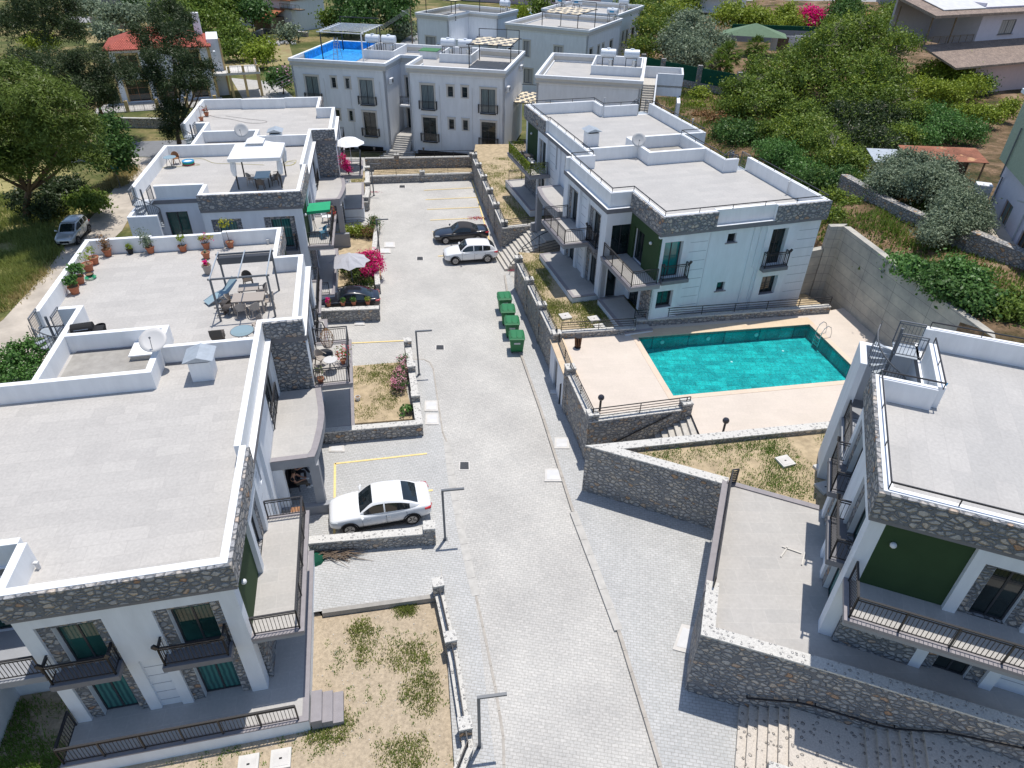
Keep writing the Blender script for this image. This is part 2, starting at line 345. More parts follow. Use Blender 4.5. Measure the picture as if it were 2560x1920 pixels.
# pool water
m = bpy.data.materials.new('water'); m.use_nodes = True; t = m.node_tree; t.nodes.clear(); MT['water'] = m
out = t.nodes.new('ShaderNodeOutputMaterial'); gl = t.nodes.new('ShaderNodeBsdfGlossy'); gl.inputs['Roughness'].default_value = 0.03
tr = t.nodes.new('ShaderNodeBsdfTransparent'); tr.inputs[0].default_value = (0.80, 0.98, 0.98, 1)
fr = t.nodes.new('ShaderNodeFresnel'); fr.inputs['IOR'].default_value = 1.33; ms = t.nodes.new('ShaderNodeMixShader')
tc = t.nodes.new('ShaderNodeTexCoord'); nn = t.nodes.new('ShaderNodeTexNoise'); nn.inputs['Scale'].default_value = 6.0; nn.inputs['Detail'].default_value = 3; nn.inputs['Distortion'].default_value = 0.6
t.links.new(tc.outputs['Object'], nn.inputs['Vector']); bp = t.nodes.new('ShaderNodeBump'); bp.inputs['Strength'].default_value = 0.6; bp.inputs['Distance'].default_value = 0.08
t.links.new(nn.outputs['Fac'], bp.inputs['Height']); t.links.new(bp.outputs[0], gl.inputs['Normal']); t.links.new(bp.outputs[0], fr.inputs['Normal'])
t.links.new(fr.outputs[0], ms.inputs[0]); t.links.new(tr.outputs[0], ms.inputs[1]); t.links.new(gl.outputs[0], ms.inputs[2]); t.links.new(ms.outputs[0], out.inputs[0])
def leaf_mat(name, c1, c2, c3=None, tr_=0.25):
    k_ = 1.0 if name.startswith(('bloom', 'petal', 'twig', 'grass')) else 0.95
    c1, c2 = tuple(x*k_ for x in c1), tuple(x*k_ for x in c2)
    m = bpy.data.materials.new(name); m.use_nodes = True; t = m.node_tree; t.nodes.clear(); MT[name] = m
    out = t.nodes.new('ShaderNodeOutputMaterial'); tc = t.nodes.new('ShaderNodeTexCoord')
    n1 = noise_(t, tc.outputs['Object'], 0.9, 3); n2 = noise_(t, tc.outputs['Object'], 7.0, 2)
    c = ramp(t, n1, [(0.3, c1), (0.7, c2)]); c = mixc(t, 0.5, c, ramp(t, n2, [(0.3, tuple(x*0.6 for x in c1)), (0.7, tuple(x*1.35 for x in (c3 or c2)))]))
    d = t.nodes.new('ShaderNodeBsdfDiffuse'); tl = t.nodes.new('ShaderNodeBsdfTranslucent'); mx = t.nodes.new('ShaderNodeMixShader'); mx.inputs[0].default_value = tr_
    g = t.nodes.new('ShaderNodeBsdfGlossy'); g.inputs['Roughness'].default_value = 0.45; m2 = t.nodes.new('ShaderNodeMixShader'); m2.inputs[0].default_value = 0.02
    t.links.new(c, d.inputs[0]); t.links.new(c, tl.inputs[0]); t.links.new(d.outputs[0], mx.inputs[1]); t.links.new(tl.outputs[0], mx.inputs[2])
    t.links.new(mx.outputs[0], m2.inputs[1]); t.links.new(g.outputs[0], m2.inputs[2]); t.links.new(m2.outputs[0], out.inputs[0])
leaf_mat('leaf_pine', (0.075, 0.12, 0.022), (0.16, 0.22, 0.04)); leaf_mat('leaf_dark', (0.028, 0.05, 0.02), (0.06, 0.09, 0.034))
leaf_mat('leaf_mid', (0.09, 0.15, 0.028), (0.19, 0.27, 0.045)); leaf_mat('leaf_bright', (0.17, 0.25, 0.03), (0.33, 0.40, 0.05))
leaf_mat('leaf_olive', (0.15, 0.20, 0.125), (0.27, 0.33, 0.22)); leaf_mat('leaf_deep', (0.045, 0.10, 0.028), (0.10, 0.20, 0.05))
leaf_mat('leaf_fig', (0.06, 0.15, 0.035), (0.14, 0.28, 0.07)); leaf_mat('leaf_yellow', (0.30, 0.30, 0.03), (0.42, 0.42, 0.06))
leaf_mat('bloom_pink', (0.62, 0.01, 0.14), (0.82, 0.02, 0.26), tr_=0.25); leaf_mat('bloom_pale', (0.60, 0.30, 0.40), (0.75, 0.5, 0.55))
leaf_mat('grass', (0.16, 0.21, 0.05), (0.30, 0.33, 0.09)); leaf_mat('grass_dry', (0.34, 0.28, 0.12), (0.48, 0.40, 0.18)); leaf_mat('grass_green', (0.10, 0.19, 0.03), (0.20, 0.30, 0.06))
leaf_mat('twig', (0.24, 0.20, 0.17), (0.36, 0.31, 0.27), tr_=0.0)

mat('kerb_tan', (0.40, 0.37, 0.33), 0.9, 0.1, var=0.15, vscale=3)
# ---------------------------------------------------------------- building kit
def sbox(mb, ax, s0, s1, p0, p1, z0, z1):
    return mb.box(s0, s1, p0, p1, z0, z1) if ax == 'a' else mb.box(p0, p1, s0, s1, z0, z1)
def wall(mb, ax, p0, p1, s0, s1, z0, z1, holes=()):
    """wall slab with rectangular holes (s0,s1,z0,z1)"""
    zs = sorted({z0, z1, *[h[2] for h in holes if z0 < h[2] < z1], *[h[3] for h in holes if z0 < h[3] < z1]})
    for za, zb in zip(zs, zs[1:]):
        cut = sorted((h[0], h[1]) for h in holes if h[2] < zb-1e-6 and h[3] > za+1e-6)
        s = s0
        for c0, c1 in cut:
            if c0 > s: sbox(mb, ax, s, c0, p0, p1, za, zb)
            s = max(s, c1)
        if s < s1: sbox(mb, ax, s, s1, p0, p1, za, zb)
def window(par, ax, n, p, s0, s1, z0, z1, glass='glass_dark', mull=1, bars=0, sill=None, fw=0.06, fr='frame_dark', reveal=0.0):
    m = MB(); q = p+n*0.05
    sbox(m, ax, s0, s1, p, q, z0, z0+fw); sbox(m, ax, s0, s1, p, q, z1-fw, z1)
    sbox(m, ax, s0, s0+fw, p, q, z0+fw, z1-fw); sbox(m, ax, s1-fw, s1, p, q, z0+fw, z1-fw)
    for k in range(1, mull+1):
        c = s0+(s1-s0)*k/(mull+1); sbox(m, ax, c-fw*0.5, c+fw*0.5, p, q-n*0.004, z0+fw, z1-fw)
    for k in range(1, bars+1):
        c = z0+(z1-z0)*k/(bars+1); sbox(m, ax, s0+fw, s1-fw, p, q-n*0.008, c-0.02, c+0.02)
    f = m.build('window', fr, par)
    g = MB(); sbox(g, ax, s0+fw*0.5, s1-fw*0.5, p-n*0.02, p+n*0.018, z0+fw*0.5, z1-fw*0.5); g.build('pane', glass, f)
    if reveal:
        r_ = MB(); e = 0.012; a0, a1 = p, p+n*reveal
        sbox(r_, ax, s0-e, s0+0.003, a0, a1, z0, z1); sbox(r_, ax, s1-0.003, s1+e, a0, a1, z0, z1); sbox(r_, ax, s0, s1, a0, a1, z1-0.003, z1+e)
        r_.build('reveal', 'white_cool', f)
    if sill:
        k = MB(); sbox(k, ax, s0-0.12, s1+0.12, p, p+n*sill, z0-0.06, z0-0.002); k.build('sill', 'grey_trim_light', f)
    return f
def rail_mb(pts, z, h=1.0, gap=0.12, style='v', post=1.25, mb=None, thick=0.05, end_posts=True, lean=None):
    m = mb or MB()
    P3 = [Vector((p[0], p[1], z if len(p) < 3 else p[2])) for p in pts]
    for A, B in zip(P3, P3[1:]):
        d = B-A; L = d.length
        if L < 0.05: continue
        up = Vector((0, 0, 1))
        n = max(1, round(L/post))
        for k in range(n+1):
            c = A+d*(k/n); m.bar(c, c+up*h, thick)
        if style == 'v':
            m.bar(A+up*h, B+up*h, thick*1.3, thick*0.8); m.bar(A+up*(h-0.11), B+up*(h-0.11), 0.03); m.bar(A+up*0.1, B+up*0.1, 0.03)
            nb = max(2, int(L/gap))
            for k in range(1, nb):
                c = A+d*(k/nb); m.bar(c+up*0.1, c+up*(h-0.11), 0.016)
        elif style == 'h':
            for q in (1.0, 0.72, 0.46, 0.2): m.bar(A+up*h*q, B+up*h*q, 0.04 if q == 1 else 0.028)
        elif style == 'top': m.bar(A+up*h, B+up*h, 0.045)
        elif style == 'slat':
            m.bar(A+up*h, B+up*h, 0.05)
            for q in range(7): m.bar(A+up*(0.1+q*h*0.12), B+up*(0.1+q*h*0.12), 0.02, h*0.08)
    return m
def juliet(par, ax, n, p, s0, s1, z, proj=0.5, tp='grey_trim'):
    """small balcony: slab and black railing with upturned handrail ends"""
    b = MB(); sbox(b, ax, s0, s1, p, p+n*proj, z-0.24, z); b.build('balcony_slab', tp, par)
    q = p+n*(proj-0.09); a0, a1 = s0+0.09, s1-0.09
    pts = [(a0, p), (a0, q), (a1, q), (a1, p)]
    if ax == 'b': pts = [(y, x) for x, y in pts]
    m = rail_mb(pts, z, 0.95, 0.13, 'v', 1.9)
    for s, e in ((a0, -1), (a1, 1)):
        v = (s, q) if ax == 'a' else (q, s); v2 = (s+e*0.1, q+n*0.02) if ax == 'a' else (q+n*0.02, s+e*0.1)
        m.bar((*v, z+0.95), (*v2, z+1.12), 0.09, 0.12)
    m.build('railing', 'black_metal', par)
def grooves(par, ax, n, p, s0, s1, zs):
    m = MB()
    for z in zs: sbox(m, ax, s0, s1, p-n*0.01, p+n*0.006, z-0.012, z+0.012)
    m.split('wall_grooves', 'groove', par)
def spiral_stair(name, label, loc, rot, rise, r=0.85, turns=0.9, a0=0.0, landing=None, cw=1):
    t = thing(name, label, 'spiral stair', loc, rot, 'spiral stairs up to the flat roofs')
    m = MB(); m.cyl((0, 0), 0.06, 0, rise+1.05, 10); m.build('pole', 'grey_metal', t)
    n = 15; st = MB(); ra = MB(); prev = None
    for k in range(n):
        z = rise*(k+1)/n; a1 = a0+cw*turns*2*math.pi*k/n; a2 = a1+cw*turns*2*math.pi/n*1.05
        c = [(0.05*math.cos(a1), 0.05*math.sin(a1)), (r*math.cos(a1), r*math.sin(a1)), (r*math.cos(a2), r*math.sin(a2)), (0.05*math.cos(a2), 0.05*math.sin(a2))]
        st.prism(c, z-0.035, z)
        for aa in (a1, (a1+a2)/2):
            zz = z if aa == a1 else z+rise/n*0.5
            ra.bar((r*math.cos(aa), r*math.sin(aa), z-0.1), (r*math.cos(aa), r*math.sin(aa), zz+0.9), 0.022)
        p = Vector((r*math.cos(a1), r*math.sin(a1), z+0.92))
        if prev: ra.bar(prev, p, 0.045)
        prev = p
    st.build('treads', 'galv', t); 
    if landing:
        x0, x1, y0, y1 = landing; lb = MB(); lb.box(x0, x1, y0, y1, rise-0.04, rise); lb.build('landing', 'galv', t)
        rail_mb([(x0, y0), (x0, y1)], rise, 1.0, 0.12, 'v', 1.0, ra, 0.045); rail_mb([(x1, y0), (x1, y1)], rise, 1.0, 0.12, 'v', 1.0, ra, 0.045)
    ra.build('handrail', 'grey_metal', t)
    return t
def block(label, O, ang, F, zg, o):
    """pair of flats with a terrace roof; a = towards the courtyard, b = along; z = 0 is the ground floor"""
    t = thing('apartment_block', label, 'apartment block', (O[0], O[1], F), R(ang), 'white apartment blocks with stone bands round the courtyard')
    DK, PT = 6.1, 7.0; eo = o.get('eo', 0.0); g1, g2 = o.get('gup', 'glass_green'), o.get('glo', 'glass_curtain')
    # roof outline of the cornice
    OL = [(0.04, -0.04), (0.04, 14.6), (1.69, 14.6), (1.69, 22.35), (0.04, 22.35), (0.04, 26.34), (-11.1, 26.34), (-11.1, 17.6), (-9.1, 17.6), (-9.1, 11.1), (-11.14, 11.1), (-11.14, 1.95), (-6.5, 1.95), (-6.5, -0.04)]
    m = MB(); m.prism(OL, 5.8, DK-0.02); m.build('cornice', 'grey_trim', t)
    m = MB(); m.prism([(x-0.0, y) for x, y in OL], DK-0.02, DK); m.build('roof_slab', 'white', t)
    m = MB(); INN = [(-0.2, 0.2), (-0.2, 14.8), (1.4, 14.8), (1.4, 22.1), (-0.2, 22.1), (-0.2, 26.1), (-10.9, 26.1), (-10.9, 17.8), (-8.9, 17.8), (-8.9, 11.3), (-10.9, 11.3), (-10.9, 2.15), (-6.3, 2.15), (-6.3, 0.2)]
    m.prism(INN, DK, DK+0.015); m.build('roof_deck', o.get('deck', 'roof_tiles'), t)
    m = MB(); m.prism([(-8.7, 11.4), (-8.7, 14.9), (-4.6, 14.9), (-4.6, 11.4)], DK+0.015, DK+0.03); m.build('tank_bay_floor', 'concrete_dark', t)
    # parapets
    w_ = 0.27; pb = MB()
    pb.box(-w_, -0.02, 0.02, 5.58, DK, PT); pb.box(-w_-0.2, -0.22, 5.58, 14.65+0.02, DK, PT)                           # courtyard side A
    pb.box(-0.47, 1.65, 14.67, 14.67+w_, DK, PT); pb.box(1.43-w_, 1.43, 14.67+w_, 22.08, DK, PT); pb.box(-w_, 1.43-w_, 22.08-w_, 22.08, DK, PT)
    pb.box(-w_, -0.02, 22.08, 26.28-w_, DK, PT); pb.box(-3.45, -0.02, 26.28-w_, 26.28, DK, PT); pb.box(-7.42, -3.45, 26.08-w_, 26.08, DK, PT); pb.box(-11.02, -7.42, 26.28-w_, 26.28, DK, PT)
    pb.box(-11.02, -11.02+w_, 17.65, 26.28-w_, DK, PT)
    pb.box(-9.95, -8.85, 17.65, 17.65+w_, DK, PT); pb.box(-9.12+w_-0.25, -8.85, 11.2+w_, 17.65, DK, PT)
    pb.box(-8.85, -4.43, 15.1-w_+0.1, 15.2, DK, PT); pb.box(-4.43-w_, -4.43, 11.2+w_, 15.1-w_+0.1, DK, PT); pb.box(-11.02, -4.43, 11.2, 11.2+w_, DK, PT); pb.box(-4.43, -0.47, 13.15, 13.15+w_-0.04, DK, PT)
    pb.box(-11.02, -11.02+w_, 2.05, 11.2, DK, PT); pb.box(-9.6, -6.45, 2.05, 2.05+w_, DK, PT); pb.box(-11.02+w_, -10.72, 2.05, 2.05+w_, DK, PT); pb.box(-6.45, -6.45+w_, 0.02+w_, 2.05, DK, PT); pb.box(-6.45, -w_, 0.02, 0.02+w_, DK, PT)
    pb.build('parapet', 'white', t, bevel=0.015)
    sk = MB()
    for bx in ((-4.4, -0.47, 13.02, 13.15), (-8.6, -4.72, 14.8, 14.95)): sk.box(*bx, DK+0.015, DK+0.07)
    sk.split('skirting', 'grey_trim', t)
    st = MB(); sp = 0.10                                                                                                  # stone bands, proud of the parapet
    st.box(-0.02, sp, -sp, 5.5, DK-0.12, PT-0.03); st.box(-6.5, -0.02, -sp, 0.02, DK-0.12, PT-0.03)
    st.box(-0.18, 1.62, 14.52, 14.67, DK, PT-0.02)
    st.box(-0.02, sp, 22.2, 26.28, DK-0.12, PT-0.03); st.box(-3.45, sp, 26.28, 26.28+sp, DK-0.12, PT-0.03); st.box(-11.1, -7.42, 26.28, 26.28+sp, DK-0.12, PT-0.03)
    st.split('stone_parapet', 'stone', t)
    # ------ south face (a from -6.45 to -0.1)
    m = MB(); wm = MB(); sm = MB()
    for s0, s1 in ((-6.45, -6.0), (-4.1, -3.72), (-3.02, -2.66), (-0.66, -0.12)): sbox(wm, 'a', s0, s1, 0.06, 0.5, 0, 5.8)
    for s0, s1 in ((-6.0, -4.1), (-2.66, -0.66)): sbox(wm, 'a', s0, s1, 0.062, 0.5, 5.28, 5.8)
    sbox(wm, 'a', -3.72, -3.02, 0.06, 0.5, 2.85, 5.8); sbox(wm, 'a', -3.72, -3.02, 0.16, 0.5, 0, 2.85)
    grooves(t, 'a', -1, 0.16, -3.7, -3.04, [0.35, 0.85, 1.35, 1.85, 2.35]); 
    for s0, s1 in ((-6.0, -4.1), (-2.66, -0.66)):
        h = (s0+0.38, s1-0.32); wall(sm, 'a', 0.16, 0.5, s0, s1, 0, 5.28, [(h[0], h[1], 0.0, 2.15), (h[0], h[1], 3.0, 5.08)])
        window(t, 'a', -1, 0.42, h[0]+0.01, h[1]-0.01, 0.01, 2.14, g2, reveal=0.24); window(t, 'a', -1, 0.42, h[0]+0.01, h[1]-0.01, 3.01, 5.07, g1, reveal=0.24)
        juliet(t, 'a', -1, 0.16, s0-0.18, s1-0.05, 3.0, 0.62)
    # ------ recessed flank and back walls (a < -6.45)
    wall(wm, 'a', 2.05, 2.3, -11.02, -6.2, zg, 5.8, [(-9.3, -7.9, 3.0, 5.2), (-9.3, -7.9, 0, 2.2)])
    window(t, 'a', -1, 2.2, -9.29, -7.91, 3.01, 5.19, 'glass_green'); window(t, 'a', -1, 2.2, -9.29, -7.91, 0.01, 2.19, 'glass_dark')
    wm.box(-6.45, -6.2, 0.5, 2.05, zg, 5.8)
    wm.box(-11.02, -10.8, 2.3, 11.3, zg, 5.8); wm.box(-10.8, -8.8, 11.1, 11.3, zg, 5.8); wm.box(-9.02, -8.8, 11.3, 17.8, zg, 5.8); wm.box(-11.02, -9.02, 17.62, 17.8, zg, 5.8); wm.box(-11.02, -10.8, 17.8, 26.0, zg, 5.8)
    # stair box round the spiral stair
    wm.box(-11.02, -9.2, -0.05, 0.2, zg, 5.75); wm.box(-11.02, -10.8, 0.2, 2.05, zg, 5.75); wm.box(-9.4, -9.2, 0.2, 2.05, zg, 2.9)
    m.box(-9.2, -6.45, 0.0, 2.05, 2.72, 3.0); m.box(-10.8, -9.4, 0.2, 2.05, 2.72, 3.0)
    rail_mb([(-9.15, 0.1), (-6.5, 0.1)], 3.0, 0.95, 0.12, 'v').build('railing', 'black_metal', t)
    # ------ courtyard (east) face, first part
    gr = MB(); G1 = 2.9+eo
    wm.box(-0.45, -0.17, 0.5, G1, zg, 5.8); gr.box(-0.17, -0.13, 0.3, G1, 3.0, 5.8)
    sm.box(-0.14, 0.04, 0.52, G1, 0.0, 2.74)
    wm.box(-0.45, 0.04, G1, G1+0.35, 0, 5.8)
    D0, D1 = G1+0.35, G1+2.1
    wall(sm, 'b', -0.3, -0.1, D0, D1, 0, 5.3, [(D0+0.35, D1-0.4, 0, 2.2), (D0+0.35, D1-0.4, 3.0, 5.15)])
    for z in (0, 3.0): window(t, 'b', 1, -0.28, D0+0.36, D1-0.41, z+0.01, z+2.14, 'glass_dark' if z else 'glass_dark', reveal=0.16)
    wm.box(-0.45, 0.02, D0, D1, 5.3, 5.8); wm.box(-0.45, 0.04, D1, D1+0.35, 0, 5.8)
    E0 = D1+0.35
    hs = [(E0+1.5, E0+1.8, 3.8, 5.6), (11.6, 13.9, 3.02, 5.2), (10.2, 11.3, 0, 2.2), (12.0, 13.6, 0.9, 2.2)]
    wall(wm, 'b', -0.45, -0.2, E0, 14.65, 0, 5.8, hs)
    window(t, 'b', 1, -0.38, hs[0][0]+0.005, hs[0][1]-0.005, 3.805, 5.595, 'glass_dark', 0); window(t, 'b', 1, -0.38, 11.605, 13.895, 3.03, 5.195, 'glass_dark', 2); window(t, 'b', 1, -0.38, 10.205, 11.295, 0.01, 2.195, 'glass_dark', 0, fr='wood'); window(t, 'b', 1, -0.38, 12.005, 13.595, 0.905, 2.195)
    wm.box(-0.2, -0.06, E0+2.4, E0+2.75, 0, 5.8); wm.box(-0.2, -0.06, 14.1, 14.5, 3.0, 5.8)
    grooves(t, 'b', 1, -0.2, E0+0.1, E0+1.3, [0.5+0.6*k for k in range(9)])
    rail_mb([(-0.12, 11.5), (-0.12, 13.95)], 3.0, 1.0, 0.12, 'v').build('railing', 'black_metal', t)
    # balcony over the courtyard
    m.box(-0.17, 1.58, 0.1, 5.75+eo, 2.72, 2.98); tl = MB(); tl.box(-0.13, 1.4, 0.3, 5.6+eo, 2.98, 3.0); 
    bm_ = MB(); bm_.box(1.4, 1.62, 0.06, 5.8+eo, 2.9, 3.03); bm_.box(-0.12, 1.4, 0.06, 0.3, 2.9, 3.03); bm_.box(-0.12, 1.4, 5.6+eo, 5.8+eo, 2.9, 3.03)
    rail_mb([(0.0, 0.2), (1.47, 0.2), (1.47, 5.65+eo), (0.02, 5.65+eo)], 3.03, 0.95, 0.12, 'v').build('railing', 'black_metal', t)
    # porch with a curved edge
    if True:
        cur = [(1.72, 9.14), (1.86, 9.7), (1.97, 10.4), (2.07, 11.2), (2.12, 12.0), (2.1, 12.8), (2.02, 13.6), (1.92, 14.52)]
        m.prism([(-0.2, 9.14)]+cur+[(-0.2, 14.52)], 2.45, 2.97); tl.prism([(-0.15, 9.4)]+[(x-0.28, max(y, 9.4)) for x, y in cur]+[(-0.15, 14.5)], 2.97, 2.99)
        for (x0, y0), (x1, y1) in zip(cur, cur[1:]): bm_.prism([(x0-0.28, y0), (x0+0.02, y0), (x1+0.02, y1), (x1-0.28, y1)], 2.96, 3.01)
        bm_.box(-0.15, 1.44, 9.12, 9.4, 2.96, 3.01)
        m.box(1.42, 1.84, 9.16, 9.6, zg, 2.45); m.box(-0.2, 2.15, 9.0, 9.3, zg, 0.06) if not o.get('noplinth') else None
        wm.box(-0.2, 0.25, 9.2, 9.5, 0, 2.45)
    # ------ projecting middle part (b 14.65 to 22.3)
    sm.box(-0.2, 1.6, 14.6, 14.9, zg, 5.8)
    wm.box(1.2, 1.45, 14.9, 15.45, 0, 5.8); wm.box(1.45, 1.62, 14.62, 15.45, 0, 5.8)
    H = [(15.8, 16.95), (19.75, 20.95)]; Bd = [(15.45, 17.35), (19.3, 21.4)]
    for (h0, h1), (d0, d1) in zip(H, Bd):
        wall(sm, 'b', 1.2, 1.48, d0, d1, 0, 5.35, [(h0, h1, 0, 2.15), (h0, h1, 3.0, 5.15)]); wm.box(1.2, 1.58, d0, d1, 5.35, 5.8)
        for z in (0, 3.0): window(t, 'b', 1, 1.24, h0+0.01, h1-0.01, z+0.01, z+2.14, 'glass_dark', reveal=0.2)
    wm.box(1.2, 1.62, 17.35, 17.7, 0, 5.8); wm.box(1.2, 1.45, 17.7, 18.9, 0, 5.8); wm.box(1.2, 1.62, 18.9, 19.3, 0, 5.8); wm.box(1.2, 1.62, 21.4, 22.3, 0, 5.8)
    grooves(t, 'b', 1, 1.45, 17.75, 18.85, [0.5+0.6*k for k in range(9)])
    juliet(t, 'b', 1, 1.5, 19.45, 21.25, 3.0, 0.3)
    b0, b1 = o.get('bal', (14.6, 18.9))
    m.box(1.48, 3.52, b0, b1, 2.72, 2.98); tl.box(1.48, 3.3, b0+0.2, b1-0.2, 2.98, 3.0); bm_.box(3.3, 3.56, b0-0.04, b1+0.04, 2.9, 3.03); bm_.box(1.5, 3.3, b0-0.04, b0+0.2, 2.9, 3.03); bm_.box(1.5, 3.3, b1-0.2, b1+0.04, 2.9, 3.03)
    rail_mb([(1.7, b0+0.12), (3.4, b0+0.12), (3.4, b1-0.12), (1.55, b1-0.12)], 3.03, 0.95, 0.12, 'v').build('railing', 'black_metal', t)
    # loggia corner (b 22.3 to 26.3)
    wall(wm, 'a', 22.05, 22.3, -0.2, 1.62, 0, 2.74, [(0.5, 1.3, 0, 2.1)]); wm.box(-0.2, 1.2, 22.05, 22.3, 5.0, 5.8); wm.box(-0.13, 1.2, 22.3, 22.32, 2.75, 3.0)
    window(t, 'a', 1, 22.12, -0.12, 1.2, 3.0, 5.0, 'glass_dark', 1); window(t, 'a', 1, 22.12, 0.505, 1.295, 0.01, 2.095, 'glass_dark', 0)
    wall(wm, 'b', -0.45, -0.17, 22.3, 26.02, 0, 5.8, [(22.9, 24.3, 3.0, 5.1), (22.9, 24.2, 0, 2.1)])
    gg = [(22.9, 24.3, 3.0, 5.1)]; wall(gr, 'b', -0.17, -0.02, 22.32, 26.18, 3.0, 5.8, gg)
    window(t, 'b', 1, -0.3, 22.905, 24.295, 3.01, 5.095, 'glass_dark', 1); window(t, 'b', 1, -0.3, 22.905, 24.195, 0.01, 2.095, 'glass_dark', 1)
    sm.box(-0.17, 0.04, 24.9, 26.14, zg, 2.74)
    m.box(-0.15, 1.78, 22.3, 26.75, 2.72, 2.98); tl.box(-0.02, 1.6, 22.34, 26.55, 2.98, 3.0); bm_.box(1.6, 1.82, 22.3, 26.79, 2.9, 3.03); bm_.box(-0.15, 1.6, 26.55, 26.79, 2.9, 3.03)
    rail_mb([(1.68, 22.4), (1.68, 26.66), (0.06, 26.66)], 3.03, 0.95, 0.12, 'v').build('railing', 'black_metal', t)
    # ------ north face
    hN = [(-1.62, -0.42, 3.02, 5.33), (-1.5, -0.42, 1.0, 2.15), (-5.18, -4.6, 4.83, 5.4), (-5.12, -4.56, 1.6, 2.2), (-8.7, -7.6, 3.02, 5.42), (-8.85, -7.7, 0.95, 2.25)]
    wall(wm, 'a', 25.75, 26.02, -11.02, -0.04, zg, 5.8, hN)
    for (s0, s1, z0, z1) in hN: window(t, 'a', 1, 25.8, s0+0.005, s1-0.005, z0+0.005, z1-0.005, 'glass_teal' if s0 > -2 and z0 > 3 else 'glass_dark', 1 if s1-s0 > 0.8 else 0, sill=0.3 if z0 != 3.02 else None)
    fm = MB()
    for s0, s1, hh in ((-1.95, -0.04, hN[:2]), (-9.3, -7.2, hN[4:])): wall(fm, 'a', 26.02, 26.14, s0, s1, zg, 5.62, hh); 
    fm.box(-2.05, -0.0, 26.02, 26.2, 5.62, 5.72); fm.box(-9.4, -7.1, 26.02, 26.2, 5.62, 5.72)
    fm.split('facade_frames', 'white_cool', t)
    juliet(t, 'a', 1, 26.14, -2.15, -0.35, 3.02, 0.42); juliet(t, 'a', 1, 26.14, -9.05, -7.3, 3.02, 0.42)
    grooves(t, 'a', 1, 26.02, -3.3, -2.15, [0.3+0.6*k for k in range(9)]); grooves(t, 'a', 1, 26.02, -10.95, -9.6, [0.3+0.6*k for k in range(9)])
    if o.get('pipes'):
        pm = MB(); pm.tube([(-3.4, 26.05, zg), (-3.4, 26.05, 5.8)], 0.03, 6); pm.tube([(-6.35, 26.07, zg), (-6.35, 26.07, 5.8)], 0.04, 6); pm.tube([(-6.8, 26.07, 5.8), (-6.8, 26.07, 3.0), (-7.0, 26.07, 2.8), (-7.0, 26.07, zg)], 0.04, 6)
        pm.split('drain_pipe', 'white_cool', t)
    # ground floor terraces
    pl = MB(); gt = MB(); gb = MB()
    def terr(x0, x1, y0, y1):
        if o.get('noplinth'): return
        pl.box(x0+0.02, x1-0.02, y0+0.02, y1-0.02, zg, -0.06); gt.box(x0+0.05, x1-0.22, y0+0.22, y1-0.22, -0.06, -0.006); gb.box(x1-0.22, x1, y0, y1, -0.06, 0.0); gb.box(x0, x1-0.22, y0, y0+0.22, -0.06, 0.0); gb.box(x0, x1-0.22, y1-0.22, y1, -0.06, 0.0)
    terr(-6.6, 1.34, -1.42, 6.35)
    if o.get('plat', True): terr(-0.1, 3.3, 14.75, 21.8); 
    terr(-0.1, 1.75, 22.35, 26.9)
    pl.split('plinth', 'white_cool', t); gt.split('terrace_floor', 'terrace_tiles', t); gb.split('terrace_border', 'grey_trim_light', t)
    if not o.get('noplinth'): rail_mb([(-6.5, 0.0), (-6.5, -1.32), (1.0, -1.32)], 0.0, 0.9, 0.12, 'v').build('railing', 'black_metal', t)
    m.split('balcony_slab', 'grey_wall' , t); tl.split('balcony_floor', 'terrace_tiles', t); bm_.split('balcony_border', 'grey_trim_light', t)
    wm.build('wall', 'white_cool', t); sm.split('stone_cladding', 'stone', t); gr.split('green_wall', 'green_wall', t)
    # ball lamps on the green walls
    for p in ((-0.07, 0.9+eo), (0.04, 25.3)):
        m = MB(); m.ball((p[0]+0.03, p[1], 5.0), 0.10, 10, 6); m.build('wall_lamp', 'plastic_white', t)
    # chimneys
    for cx, cy in o.get('chim', ()):
        m = MB(); m.box(cx-0.45, cx+0.45, cy-0.45, cy+0.45, DK+0.015, DK+0.95); c = m.build('chimney', 'white', t)
        k = MB(); zc = DK+1.1; e = 0.62
        for sx in (-0.4, 0.4):
            for sy in (-0.4, 0.4): k.box(cx+sx-0.03, cx+sx+0.03, cy+sy-0.03, cy+sy+0.03, DK+0.95, zc)
        k.add([(cx-e, cy-e, zc), (cx+e, cy-e, zc), (cx+e, cy+e, zc), (cx-e, cy+e, zc), (cx, cy-e, zc+0.22), (cx, cy+e, zc+0.22)], [(0, 4, 5, 3), (4, 1, 2, 5), (0, 1, 4), (3, 5, 2), (0, 3, 2, 1)])
        k.build('chimney_cap', 'galv', c)
        k = MB(); k.box(cx-0.36, cx+0.36, cy-0.36, cy+0.36, DK+0.95, DK+1.0); k.build('flue', 'dark', c)
    if o.get('hatch'):
        x, y = o['hatch']; m = MB(); m.box(x-0.6, x+0.6, y-0.6, y+0.6, DK+0.03, DK+0.25); h = m.build('roof_hatch', 'concrete', t)
        m = MB(); m.box(x-0.64, x+0.64, y-0.64, y+0.64, DK+0.25, DK+0.31); m.build('hatch_lid', 'white', h)
